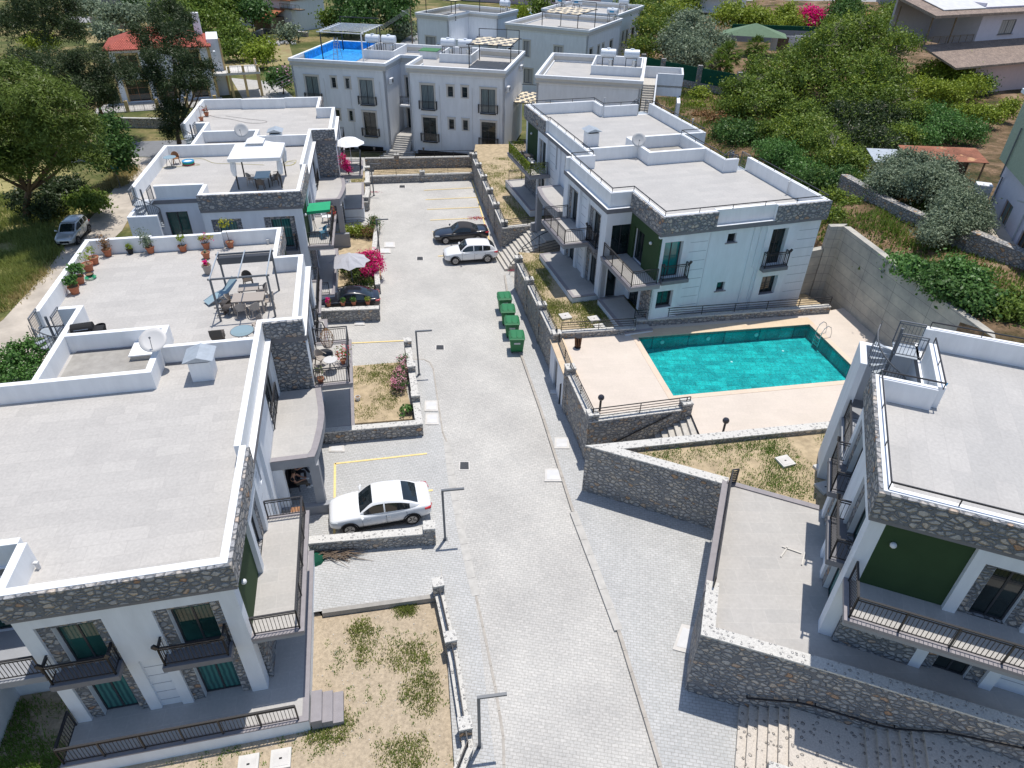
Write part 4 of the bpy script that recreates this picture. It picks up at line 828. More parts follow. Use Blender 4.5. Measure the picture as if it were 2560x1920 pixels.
strip('channel', [tuple(p) for p in ch[6:11]], 0.34, 0.0, 0.022, 'kerb_mid', 'drain channel slabs'); strip('channel', [tuple(p) for p in ch[:7]], 0.08, 0.0, 0.018, 'kerb_tan', 'pavement edge'); strip('channel', [tuple(p) for p in ch[10:]], 0.09, 0.0, 0.018, 'kerb_tan', 'pavement edge')
def yline(a, b):
    p, q = P(*a), P(*b); mb = MB(); d = (q-p).normalized(); n = Vector((-d.y, d.x, 0))*0.055; mb.face([p-n, q-n, q+n, p+n]); mb.v = [(v[0], v[1], v[2]+0.03) for v in mb.v]
    tag(mb.build('parking_line', 'yellow_paint', world=True), 'yellow parking line', 'parking line', None, 'structure')
for a, b in (((836, 1347), (837.7, 1159)), ((837, 1160), (1067.5, 1134.6)), ((1068, 1228), (1082, 1226)), ((875, 858.6), (1025, 851.6)), ((1060, 476.3), (1186, 469.7)), ((1064, 499.6), (1194, 493.8)), ((1068, 524), (1204, 518.3)), ((1075.5, 551), (1213.5, 544.3)), ((1180.4, 450), (1236, 645)), ((1095, 640.9), (1230, 634.5)), ((1081, 580), (1222, 573))): yline(a, b)
def cover(pts, m='concrete_light', z=0.016, rim=True, lab='pale manhole cover slab set in the paving'):
    c = [P(*p) for p in pts]; ctr = sum(c, Vector())/4; t = thing('manhole_cover', lab, 'manhole cover', (ctr.x, ctr.y, z), 0, 'manhole slabs and drains')
    mb = MB(); mb.prism([(p.x, p.y) for p in c], z, z+0.04); mb.build('frame', m, t, world=True)
    mb = MB(); mb.prism([tuple((ctr+(p-ctr)*0.72)[:2]) for p in c], z+0.04, z+0.05); mb.build('lid', 'white_dull' if m != 'frame_dark' else 'dark', t, world=True)
def sq(x, y, w_, h): return [(x-w_, y+h), (x+w_, y+h), (x+w_*0.93, y-h), (x-w_*0.93, y-h)]
for x, y, w_, h, lab, m, z in ((974, 613, 14, 7, 'pair of pale slabs near the upper left street lamp, further one', 'concrete_light', 0.016), (963, 628, 14, 6, 'pair of pale slabs near the upper left street lamp, nearer one', 'concrete_light', 0.016),
                            (1078, 1016, 17, 13, 'pale slab on the left pavement beside the flowering garden corner, further of two', 'concrete_light', 0.016), (1080, 1049, 17, 14, 'pale slab on the left pavement beside the flowering garden corner, nearer of two', 'concrete_light', 0.016), (1404, 1112, 19, 14, 'large pale slab on the right pavement below the pool wall', 'concrete_light', 0.1), (1383, 1189, 22, 16, 'pale cover in the road by the right kerb', 'concrete_light', 0.016),
                            (899, 809, 13, 5, 'small pale slab at the foot of the stone wall by the black car', 'concrete_light', 0.016), (1276, 743, 12, 6, 'pale slab by the kerb next to the farthest green bin', 'concrete_light', 0.016), (1984, 1853, 1, 1, None, None, 0), (842, 1123, 20, 8, 'pale slab at the foot of the garden wall beside the porch', 'concrete_light', 0.016), (1383, 984, 9, 5, 'small slab on the right pavement under the door wall', 'concrete_light', 0.1)):
    if lab: cover(sq(x, y, w_, h), m, z, lab=lab)
q = [P(*p, 0.1) for p in ((1707, 1565), (1740, 1573), (1728, 1640), (1682, 1628))]
cover([(1703, 1564), (1742, 1574), (1729, 1641), (1680, 1628)], z=0.1, lab='large double slab on the paving at the foot of the right terrace wall')
def grate(x, y, w_, h, lab):
    c = [P(*p) for p in sq(x, y, w_, h)]; ctr = sum(c, Vector())/4; t = thing('drain_grate', lab, 'drain grate', (ctr.x, ctr.y, 0.012), 0, 'drain grates in the road')
    mb = MB(); mb.prism([tuple((ctr+(p-ctr)*1.25)[:2]) for p in c], 0.006, 0.015); mb.build('frame', 'concrete_light', t, world=True)
    mb = MB(); mb.prism([tuple(p[:2]) for p in c], 0.015, 0.019); mb.build('pit', 'dark', t, world=True)
    mb = MB()
    for k in range(9): u = (k+0.5)/9; mb.bar(c[0].lerp(c[1], u)+Vector((0, 0, 0.025)), c[3].lerp(c[2], u)+Vector((0, 0, 0.025)), 0.018)
    mb.build('bars', 'grey_metal', t, world=True)
grate(1161, 1164.6, 11, 9, 'nearest drain grate in the middle of the road'); grate(1100, 869, 9.5, 5.5, 'drain grate in the road level with the green bins'); grate(1050, 646.7, 7.5, 4, 'drain grate in the court left of the white crossover'); grate(1005.5, 466.6, 7, 3, 'farthest drain grate near the back wall')
# gardens
soilz = -0.22
sheet('garden_soil', [P2(806, 1537), P2(1096, 1496), P2(1120, 1600), P2(1155, 1850), P2(1170, 1945), (-1.0, 4), (-40, 4), (-40, 25), (-12, 22)], soilz+0.0, 'soil', z0=-0.6)
mb = MB(); a_, b__ = P(806, 1530), P(1097, 1490); mb.bar(a_+Vector((0, 0, -0.15)), b__+Vector((0, 0, -0.15)), 0.2, 0.4); tag(mb.build('garden_kerb', 'concrete_dark', world=True), 'concrete edge between the driveway and the bare garden', 'kerb', None, 'structure')
lawnM = [P2(883, 918), P2(1000, 909), P2(1035, 1050), P2(887, 1062)]
sheet('garden_bed', lawnM, 0.10, 'soil_lawn', z0=0)
sheet('planted_bed', [P2(822, 585), P2(935, 566), P2(955, 700), P2(835, 722)], 0.10, 'soil_lawn', z0=0); sheet('side_lawn', [P2(868, 420), P2(912, 431), P2(914, 530), P2(902, 530)], 0.10, 'soil_lawn', z0=0)
sheet('back_lawn', [(-15, 69.4), (-4.7, 70.9), (-4.9, 73.4), (-15.2, 72.0)], 0.25, 'soil_lawn', z0=0)
# raised gardens and pool deck
sheet('upper_lawn', [(-4.5, 71), (-0.9, 52.4), (2.9, 54.0), (10, 56), (14, 78), (-4.6, 76)], 2.0, 'soil_lawn', z0=0); sheet('lower_lawn', [(0.3, 47.6), (0.25, 45.6), (2.6, 35.0), (7.6, 35.9), (21.2, 39.2), (20, 42), (12, 50), (3.4, 47.4)], 2.25, 'soil_lawn', z0=0)
sheet('tri_garden', [(4.9, 24.33), (16.5, 26.3), (19, 22), (13, 20.2), (10.3, 21.5), (9.75, 22.35)], 2.75, 'soil_lawn', z0=0)
mb = MB(); pool = [(7.58, 35.14), (8.67, 29.24), (19.8, 31.32), (18.7, 37.16)]
pc = Vector((sum(p[0] for p in pool)/4, sum(p[1] for p in pool)/4)); ux = Vector((pool[3][0]-pool[0][0], pool[3][1]-pool[0][1])).normalized(); uy = Vector((-ux.y, ux.x))
def pl_(u, v): q = Vector(pool[1])+ux*u+uy*v; return (q.x, q.y)
Wd, Dp = 11.3, 6.0
deck = [(2.6, 34.9), (3.2, 30.8), (4.15, 27.0), (9.3, 28.0), (9.45, 25.3), (16.5, 26.55), (24.0, 27.6), (22.2, 39.6), (20.6, 39.0), (7.5, 36.4), (7.5, 35.5)]
def ring(outer_quads, z, m, name):
    mb = MB()
    for q in outer_quads: mb.face([(p[0], p[1], z) for p in q])
    return tag(mb.build(name, m, world=True), name.replace('_', ' '), name.replace('_', ' '), None, 'structure')
e = 0.34
mm = MB(); 
a0, a1, a2, a3_ = pl_(-e, -e), pl_(Wd+e, -e), pl_(Wd+e, Dp+0.85), pl_(-e, Dp+0.85)
for q in ([(2.6, 35.0), (3.2, 30.8), (4.15, 27.0), a0, a3_], [(4.15, 27.0), (9.3, 28.0), a0], [a0, (9.3, 28.0), (9.45, 25.3), (16.5, 26.55), (24, 27.6), a1], [a1, (24, 27.6), (22.2, 39.6), (20.6, 39.0), a2], [a2, (20.6, 39.0), (7.0, 36.6), a3_]): mm.face([(p[0], p[1], 2.5) for p in q])
tag(mm.build('pool_deck', 'pool_deck', world=True), 'pale stone pool deck', 'pool deck', None, 'structure')
t = thing('swimming_pool', 'rectangular swimming pool of clear turquoise water in the pale deck', 'swimming pool', (pc.x, pc.y, 1.65), 0)
mb = MB(); zb_ = 1.62
P4 = [pl_(0, 0), pl_(Wd, 0), pl_(Wd, Dp), pl_(0, Dp)]
mb.face([(p[0], p[1], zb_) for p in P4])
for i in range(4): a, b = P4[i], P4[(i+1) % 4]; mb.face([(a[0], a[1], zb_), (a[0], a[1], 2.49), (b[0], b[1], 2.49), (b[0], b[1], zb_)])
mb.build('basin', 'pool_tiles', t, world=True)
mb = MB(); mb.face([(p[0], p[1], 2.38) for p in P4]); mb.build('water', 'water', t, world=True)
def quadr(mb, u0, u1, v0, v1, z0, z1): mb.prism([pl_(u0, v0), pl_(u1, v0), pl_(u1, v1), pl_(u0, v1)], z0, z1)
mb = MB(); quadr(mb, -e, Wd+e, -e, 0.0, 2.35, 2.515); quadr(mb, -e, 0, 0, Dp, 2.35, 2.515); quadr(mb, Wd, Wd+e, 0, Dp, 2.35, 2.515)
brick_mat('pool_deck_edge', (0.67, 0.55, 0.44), (0.64, 0.52, 0.41), (0.6, 0.5, 0.4), 0.6, 0.6, 0.004, 0.05, 0.5, fine=0.04, bmp=0.02)
mb.build('coping', 'pool_deck_edge', t, world=True)
mb = MB(); quadr(mb, -e, Wd+e, Dp, Dp+0.85, 2.35, 2.52); mb.build('far_coping', 'pool_edge', t, world=True)
mb = MB()
for u, v in ((1.6, Dp-0.02), (4.6, Dp-0.02), (7.8, Dp-0.02)):
    c = pl_(u, v); mb.tube([(c[0], c[1], 2.05), (c[0]+uy.x*-0.04, c[1]+uy.y*-0.04, 2.05)], 0.13, 12)
for u, v in ((1.2, 1.0), (5.3, 3.9), (9.0, 4.6)):
    c = pl_(u, v); mb.cyl(c, 0.07, zb_, zb_+0.01, 10)
mb.build('pool_light', 'plastic_white', t, world=True)
lad = thing('pool_ladder', 'stainless steel ladder with two hooped handrails at the pool corner', 'pool ladder', (*pl_(Wd, 4.7), 2.5), math.atan2(ux.y, ux.x)); mb = MB()
for y in (-0.27, 0.27): mb.tube([(-0.14, y, -0.85), (-0.14, y, 0.35), (-0.05, y, 0.62), (0.15, y, 0.78), (0.36, y, 0.66), (0.5, y, 0.3), (0.52, y, 0.0)], 0.027, 7)
mb.build('handrail', 'steel', lad); mb = MB()
for k in range(3): mb.box(-0.2, -0.08, -0.27, 0.27, -0.15-0.25*k, -0.11-0.25*k)
mb.build('rungs', 'steel', lad)
# ---------------------------------------------------------------- stone walls
def stone_wall(name, label, pts, h, th=0.4, zb=0.0, pillars=(), rail=None, cap=True, m='stone_garden', cat='stone wall', group='rubble stone garden walls', z1=None, ph=0.38, rh=0.62):
    """pts world xy; pillars: positions 0..1 along the whole line; rail style on top"""
    pts = [Vector((p[0], p[1])) for p in pts]; t = thing(name, label, cat, (pts[0].x, pts[0].y, zb), 0, group)
    L = [0]
    for a, b in zip(pts, pts[1:]): L.append(L[-1]+(b-a).length)
    def at(s):
        s *= L[-1]
        for i in range(len(pts)-1):
            if s <= L[i+1]+1e-6: d = (pts[i+1]-pts[i]).normalized(); return pts[i]+d*(s-L[i]), d
        return pts[-1], (pts[-1]-pts[-2]).normalized()
    hh = lambda s: h if z1 is None else h+(z1-h)*s
    mb, cp = MB(), MB(); n = len(pts)
    offs = []
    for i, p in enumerate(pts):
        d1 = (p-pts[i-1]).normalized() if i else (pts[1]-p).normalized(); d2 = (pts[i+1]-p).normalized() if i < n-1 else d1
        n1 = Vector((-d1.y, d1.x)); n2 = Vector((-d2.y, d2.x)); k = (n1+n2)/(1+n1.dot(n2)); offs.append(k)
    for i in range(n-1):
        a, b = pts[i], pts[i+1]; ka, kb = offs[i]*th/2, offs[i+1]*th/2; ha, hb = zb+hh(L[i]/L[-1]), zb+hh(L[i+1]/L[-1])
        q = [a-ka, b-kb, b+kb, a+ka]; zs = [ha, hb, hb, ha]; ct = 0.07 if cap else 0
        zlo = min(zb, 0)-0.3 if zb <= 0.2 else zb-0.3
        mb.add([(p.x, p.y, zlo) for p in q]+[(p.x, p.y, z-ct) for p, z in zip(q, zs)], [(3, 2, 1, 0), (4, 5, 6, 7), (0, 1, 5, 4), (1, 2, 6, 5), (2, 3, 7, 6), (3, 0, 4, 7)])
        if cap:
            ka, kb = offs[i]*(th/2+0.02), offs[i+1]*(th/2+0.02); q = [a-ka, b-kb, b+kb, a+ka]
            cp.add([(p.x, p.y, z-ct) for p, z in zip(q, zs)]+[(p.x, p.y, z) for p, z in zip(q, zs)], [(3, 2, 1, 0), (4, 5, 6, 7), (0, 1, 5, 4), (1, 2, 6, 5), (2, 3, 7, 6), (3, 0, 4, 7)])
    mb.build('wall', m, t, world=True)
    if cap: cp.build('coping', 'coping', t, world=True)
    for s in pillars:
        c, d = at(s); nn_ = Vector((-d.y, d.x)); pm = MB(); w2 = th/2+0.05; z0, z1_ = zb+hh(s)-0.1-(hh(s)-0.1)*0.98, zb+hh(s)+ph
        q = [c-d*w2-nn_*w2, c+d*w2-nn_*w2, c+d*w2+nn_*w2, c-d*w2+nn_*w2]; pm.prism(q, z0, z1_-0.1); o = pm.build('pillar', m, t, world=True)
        pm = MB(); w2 += 0.02; q = [c-d*w2-nn_*w2, c+d*w2-nn_*w2, c+d*w2+nn_*w2, c-d*w2+nn_*w2]; pm.prism(q, z1_-0.1, z1_); pm.build('pillar_cap', 'coping', t, world=True)
    if rail:
        rm = MB(); N = 24; ks = sorted({0.0, 1.0, *pillars, *[l/L[-1] for l in L]})
        for a, b in zip(ks, ks[1:]):
            (pa, _), (pb, _2) = at(a), at(b); rail_mb([(pa.x, pa.y, zb+hh(a)), (pb.x, pb.y, zb+hh(b))], 0, rh, style=rail, mb=rm, post=2.2, thick=0.04)
        rm.build('railing', 'black_metal', t, world=True)
    return t
P_ = lambda x, y, z=0.0: P2(x, y, z)
stone_wall('stone_wall', 'long low stone wall closing the far end of the parking court', [P2(927, 458), P2(1184, 449)], 0.75, pillars=(0.5,), rail='h')
stone_wall('stone_wall', 'upper stone wall with black rail and lamp-topped pillars below the two-winged house', [(-16.2, 72.5), (-4.8, 73.9), (0.5, 74.6)], 1.35, pillars=(0.2, 0.68, 0.99), rail='h')
stone_wall('stone_wall', 'tall stone wall with stepped pillars along the right side of the parking court', [(-4.45, 70.9), (-0.85, 52.4), (2.9, 53.6)], 2.25, pillars=(0.02, 0.16, 0.32, 0.48, 0.64, 0.815), rail='h', ph=0.45)
stone_wall('stone_wall', 'stone retaining wall behind the green bins, topped by pillars and black rails', [(0.3, 45.7), (2.62, 34.5)], 2.4, pillars=(0.0, 0.33, 0.66, 0.99), rail='h', z1=2.75)
stone_wall('stone_wall', 'stone retaining wall of the pool deck, at the corner with the round black lamp', [(3.2, 30.9), (4.1, 26.75), (9.2, 27.95)], 2.8, pillars=(0.0, 0.44, 0.98), rail='h', th=0.42)
stone_wall('stone_wall', 'low stone wall with rails between the lawn and the pool deck, left half', [(2.9, 35.0), (7.45, 35.75)], 0.45, zb=2.45, rail='h', th=0.35, rh=0.6)
stone_wall('stone_wall', 'long low stone wall with black rail behind the pool', [(7.5, 36.55), (20.5, 38.9)], 0.5, zb=2.48, rail='h', th=0.4, rh=0.6)
stone_wall('stone_wall', 'wedge-shaped stone retaining wall with pale coping in front of the pool steps', [(16.6, 26.5), (4.4, 24.3), (9.75, 22.15)], 3.05, th=0.45)
stone_wall('stone_wall', 'big stone retaining wall with pale coping in the bottom right corner', [(7.6, 16.2), (6.95, 14.1), (11.0, 12.78), (16.04, 11.0), (23, 8.6)], 3.6, th=0.42, m='stone_big')
stone_wall('stone_wall', 'low stone wall beside the white coupe with a pillar at the road end', [P2(778, 1378), P2(1085, 1352)], 0.75, pillars=(0.97,), ph=0.35)
stone_wall('stone_wall', 'low garden wall with rails and three pillars at the bottom left of the road', [P2(1097, 1487), P2(1136, 1662), P2(1170, 1880), P2(1125, 1995)], 0.42, zb=-0.05, pillars=(0.0, 0.32, 0.74), rail='h', th=0.34, ph=0.5, rh=0.4)
stone_wall('stone_wall', 'stone garden wall with pillars round the pink-flowered garden', [P2(1022, 890), P2(1036, 985), P2(1050, 1085), P2(814, 1106)], 0.85, pillars=(0.0, 0.22, 0.45), th=0.36, ph=0.42)
stone_wall('stone_wall', 'short stone wall with four flower pots in front of the black car', [P2(806, 805), P2(951, 799)], 1.0, th=0.42)
stone_wall('stone_wall', 'stone garden wall under the magenta bougainvillea', [P2(945, 572), P2(938, 640), P2(947, 735)], 0.8, th=0.34)
stone_wall('stone_wall', 'stepped stone wall with three pillars beside the farthest street lamp', [P2(921, 447), P2(921, 500), P2(917, 528)], 0.9, pillars=(0.0, 0.5, 0.95), th=0.4)
# white wall with door in the pool retaining wall
t = thing('pump_room', 'white-fronted pump room with a dark door set in the pool retaining wall', 'pump room', (2.5, 34.4, 0)); mb = MB()
a, b = Vector((2.42, 34.6, 0)), Vector((3.08, 30.8, 0)); d = (b-a).normalized(); n_ = Vector((-d.y, d.x, 0)); n_ = -n_ if n_.x > 0 else n_
L_ = (b-a).length
def lw(s0, s1, p0, p1, z0, z1, mb):
    q = [a+d*s0+n_*p0, a+d*s1+n_*p0, a+d*s1+n_*p1, a+d*s0+n_*p1]; mb.prism([(v.x, v.y) for v in q], z0, z1)
lw(0, 1.1, -0.6, 0.12, 0, 2.5, mb); lw(1.95, L_, -0.6, 0.12, 0, 2.5, mb); lw(1.1, 1.95, -0.6, 0.12, 2.1, 2.5, mb); mb.build('wall', 'white_cool', t, world=True)
mb = MB(); lw(1.1, 1.95, -0.1, 0.02, 0.1, 2.1, mb); mb.build('door', 'grey_metal', t, world=True)
mb = MB(); lw(-0.05, L_+0.05, -0.62, 0.2, 2.5, 2.58, mb); mb.build('coping', 'pool_edge', t, world=True)
mb = MB(); c = a+d*3.1+n_*0.17; mb.tube([c+Vector((0, 0, 0.1)), c+Vector((0, 0, 1.5)), c+Vector((0.12, 0, 1.6))], 0.045, 8); mb.build('pipe', 'black_metal', t, world=True)
mb = MB(); rail_mb([(2.75, 34.3), (3.3, 30.9)], 2.56, 0.62, style='h', mb=mb, post=2); mb.build('railing', 'black_metal', t, world=True)
# pool steps
t = thing('pool_steps', 'stone steps climbing between the stone walls up to the pool deck', 'steps', (5.5, 26.0, 0)); mb = MB()
for k in range(12):
    x1 = 9.4-0.31*k; x0 = x1-0.31 if k < 11 else x1-0.31; ya = 24.5+(x1-4.4)*0.18; yb = 26.75+(x1-4.1)*0.235; z = 2.5-0.19*(k+1)
    mb.box(x0, x1+0.02, ya, yb, 0, z)
mb.build('steps', 'step_stone', t, world=True)
mb = MB(); mb.bar((4.23, 26.5, 0.69), (8.25, 27.45, 2.63), 0.05)
for s in (0.1, 0.5, 0.95): q = Vector((4.23, 26.5, 0.69)).lerp(Vector((8.25, 27.45, 2.63)), s); mb.bar(q, q+Vector((-0.02, 0.15, -0.03)), 0.04)
mb.build('handrail', 'black_metal', t, world=True)
# entrance steps of the pool block
t = thing('entrance_steps', 'broad stone steps rising from the court to the pool block', 'steps', (0, 50, 0)); mb = MB()
dx, dy = Vector((0.956, 0.292)), Vector((-0.292, 0.956))
for k in range(12):
    p = Vector((-0.75, 48.9))+dx*(0.3*k); q = [p, p+dx*(0.31 if k < 11 else 2.5), p+dx*(0.31 if k < 11 else 2.5)+dy*3.4, p+dy*3.4]; mb.prism(q, 0, 0.185*(k+1))
mb.build('steps', 'step_stone', t, world=True)
mb = MB(); rail_mb([(0.4, 48.2, 1.3), (3.4, 48.0, 2.3)], 0, 0.9, style='h', mb=mb, post=1.5); rail_mb([(0.6, 49.6, 0.8), (1.9, 49.9, 1.7), (3.4, 50.3, 2.3)], 0, 0.95, style='top', mb=mb, post=1.2); rail_mb([(-0.35, 48.3, 0.1), (0.35, 48.2, 1.1)], 0, 0.8, style='top', mb=mb, post=1); mb.build('railing', 'black_metal', t, world=True)
# right terrace and lower right steps
sheet('side_terrace', [(9.55, 21.75), (7.35, 15.8), (6.95, 14.3), (11.0, 12.9), (23, 8.8), (26, 18), (13.1, 20.3)], 3.29, 'terrace_tiles', z0=2.9)
sheet('terrace_base', [(9.95, 21.6), (7.9, 16.0), (7.6, 14.4), (11.0, 13.0), (23, 9.0), (26, 18), (13.1, 20.2)], 2.9, 'white_cool', z0=0.0)
t = thing('terrace_edge', 'grey edge slab and black railing of the right-hand side terrace', 'railing', (9.6, 21.8, 2.7)); mb = MB()
mb.bar((9.5, 21.85, 3.2), (7.38, 15.9, 3.2), 0.26, 0.3); mb.bar((9.55, 21.8, 3.27), (13.1, 20.35, 3.27), 0.26, 0.16); mb.build('edge_slab', 'grey_trim_light', t, world=True)
mb = MB(); rail_mb([(9.9, 21.75), (9.62, 21.7), (7.55, 15.95)], 3.3, 0.85, 0.13, 'slat', 1.8, mb, 0.05); mb.build('railing', 'black_metal', t, world=True)
t = thing('stone_steps', 'wide rough stone steps climbing along the big retaining wall, bottom right', 'steps', (8.7, 13.2, 0)); mb = MB()
dr = Vector((0.949, -0.316)); pr = Vector((-0.316, -0.949)); base = Vector((8.55, 13.35)); s = 0.0; z = 0.1
for k in range(6): z += 0.16; q = [base+dr*s, base+dr*(s+0.31), base+dr*(s+0.31)+pr*4.5, base+dr*s+pr*4.5]; mb.prism(q, -0.2, z); s += 0.31
q = [base+dr*s, base+dr*(s+2.1), base+dr*(s+2.1)+pr*4.5, base+dr*s+pr*4.5]; mb.prism(q, -0.2, z+0.004); s += 2.1
for k in range(6): z += 0.16; q = [base+dr*s, base+dr*(s+0.31), base+dr*(s+0.31)+pr*4.5, base+dr*s+pr*4.5]; mb.prism(q, -0.2, z); s += 0.31
q = [base+dr*s, base+dr*(s+6), base+dr*(s+6)+pr*4.5, base+dr*s+pr*4.5]; mb.prism(q, -0.2, z+0.004)

stone_mat('steps_rubble', 5.0, [(0.0, (0.36, 0.34, 0.32)), (1.0, (0.46, 0.43, 0.39))], (0.56, 0.51, 0.45), 0.05, 1.0, 0.2)
mb.build('steps', 'steps_rubble', t, world=True)
hr = [Vector(p) for p in ((8.62, 13.21, 0.95), (10.1, 12.71, 1.62), (10.63, 12.53, 1.70), (12.45, 11.91, 1.76), (12.94, 11.74, 1.85), (14.22, 11.3, 2.5), (16.12, 10.66, 2.86))]
mb = MB()
for p, q in zip(hr, hr[1:]): mb.bar(p, q, 0.05)
for p in hr: mb.bar(p, p+Vector((0.06, 0.17, -0.02)), 0.04)
tag(mb.build('handrail', 'black_metal', world=True), 'black handrail fixed to the big retaining wall above the steps', 'handrail')
stone_wall('stone_wall', 'pale coping of a low wall cut off by the bottom edge, below the stone steps', [tuple((base+dr*0.9+pr*2.45)), tuple((base+dr*9+pr*2.45))], 1.15, th=0.45)
# concrete retaining wall
t = thing('retaining_wall', 'tall shuttered concrete retaining wall right of the pool', 'retaining wall', (21, 42, 0)); mb = MB()
tp = [(19.3, 41.6, 5.4), (20.5, 42.0, 5.5), (20.55, 42.0, 7.05), (21.35, 42.0, 7.1), (22.4, 35.5, 7.0), (23.4, 30.0, 6.9), (24.8, 22.5, 6.8), (27, 12, 6.8)]
for (x0, y0, z0), (x1, y1, z1) in zip(tp, tp[1:]):
    if x1-x0 < 0.1: continue
    th_ = Vector((0.45, 0.0)) if x0 > 21 else Vector((0.0, -0.45)) if x0 < 20.5 else Vector((0.1, -0.45))
    q = [(x0, y0), (x1, y1), (x1+(0.45 if x0 > 20.4 else 0), y1+(0 if x0 > 21 else 0.45)), (x0+(0.45 if x0 > 21 else 0), y0+(0.45 if x0 < 21 else 0))]
    mb.add([(p[0], p[1], 0) for p in q]+[(p[0], p[1], z) for p, z in zip(q, (z0, z1, z1, z0))], [(3, 2, 1, 0), (4, 5, 6, 7), (0, 1, 5, 4), (1, 2, 6, 5), (2, 3, 7, 6), (3, 0, 4, 7)])
t2, b2_, v2 = start('shuttered', 0.9, 0.1)
sx = nd(t2, 'ShaderNodeSeparateXYZ'); t2.links.new(v2, sx.inputs[0]); cx = nd(t2, 'ShaderNodeCombineXYZ')
ad = nd(t2, 'ShaderNodeMath'); ad.operation = 'ADD'; t2.links.new(sx.outputs[0], ad.inputs[0]); t2.links.new(sx.outputs[1], ad.inputs[1]); t2.links.new(ad.outputs[0], cx.inputs[0]); t2.links.new(sx.outputs[2], cx.inputs[1])
br = nd(t2, 'ShaderNodeTexBrick'); br.offset = 0.0
for k, val in (('Color1', (0.50, 0.475, 0.42, 1)), ('Color2', (0.44, 0.425, 0.39, 1)), ('Mortar', (0.22, 0.22, 0.22, 1)), ('Scale', 1.0), ('Mortar Size', 0.014), ('Brick Width', 2.4), ('Row Height', 0.62), ('Mortar Smooth', 0.4)): br.inputs[k].default_value = val
t2.links.new(cx.outputs[0], br.inputs['Vector'])
c = mixc(t2, 1.0, br.outputs['Color'], ramp(t2, noise_(t2, v2, 0.7, 6, 0.7), [(0.35, (0.72, 0.73, 0.75)), (0.65, (1.12, 1.1, 1.06))]), 'MULTIPLY'); t2.links.new(c, b2_.inputs['Base Color'])
mb.build('wall', 'shuttered', t, world=True)
# left side roads
sheet('street', [P2(150, 356), P2(330, 341), P2(500, 336), P2(760, 325), P2(760, 356), P2(500, 382), P2(330, 378), P2(120, 400)], -0.6, 'asphalt')
sheet('gravel_road', [P2(300, 380), P2(395, 380), P2(370, 440), P2(300, 560), P2(215, 640), P2(150, 720), P2(140, 800), P2(150, 880), P2(60, 960), P2(-200, 1150), P2(-300, 1000), P2(0, 780), P2(110, 660), P2(170, 580), P2(250, 500), P2(285, 450)], -0.59, 'gravel_road')

mat('grass_ground', (0.28, 0.27, 0.10), 0.95, 0.1, var=0.35, vscale=0.6, var2=(0.42, 0.36, 0.17))
sheet('verge', [P2(-20, 772), P2(110, 657), P2(166, 578), P2(246, 480), P2(130, 380), P2(-500, 500), P2(-600, 900)], -0.6, 'grass_ground')
sheet('dry_field', [P2(560, 120), P2(720, 95), P2(735, 150), P2(600, 165)], -0.6, 'dry_field'); sheet('dry_field', [P2(205, 60), P2(350, 55), P2(340, 95), P2(215, 100)], -0.6, 'dry_field')
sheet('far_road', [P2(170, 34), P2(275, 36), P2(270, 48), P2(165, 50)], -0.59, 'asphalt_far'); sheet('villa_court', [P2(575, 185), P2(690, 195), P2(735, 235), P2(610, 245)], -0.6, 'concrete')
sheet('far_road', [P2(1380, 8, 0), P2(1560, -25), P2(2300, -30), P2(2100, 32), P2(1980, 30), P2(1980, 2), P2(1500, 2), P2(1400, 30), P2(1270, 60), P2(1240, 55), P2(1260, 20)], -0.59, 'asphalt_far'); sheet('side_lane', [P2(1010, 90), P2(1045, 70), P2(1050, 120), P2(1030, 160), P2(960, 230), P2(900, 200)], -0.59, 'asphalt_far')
# ---------------------------------------------------------------- vegetation
import numpy as np
def depth(p): return (p-Vector((0, 0, CAM_H))).dot(_f)
def mesh_np(name, V, nper, mats, parent, midx=None):
    """V: (n, nper, 3) polygons"""
    n = V.shape[0]; me = bpy.data.meshes.new(name); me.vertices.add(n*nper); me.vertices.foreach_set('co', V.reshape(-1).astype(np.float32))
    me.loops.add(n*nper); me.loops.foreach_set('vertex_index', np.arange(n*nper, dtype=np.int32)); me.polygons.add(n); me.polygons.foreach_set('loop_start', np.arange(0, n*nper, nper, dtype=np.int32))
    me.polygons.foreach_set('loop_total', np.full(n, nper, dtype=np.int32))
    for m_ in mats: me.materials.append(MT[m_])
    if midx is not None: me.polygons.foreach_set('material_index', midx.astype(np.int32))
    me.update(calc_edges=True); o = bpy.data.objects.new(name, me); COL.objects.link(o)
    if parent: o.parent = parent
    return o
def unit(v): return v/np.maximum(1e-9, np.linalg.norm(v, axis=-1, keepdims=True))
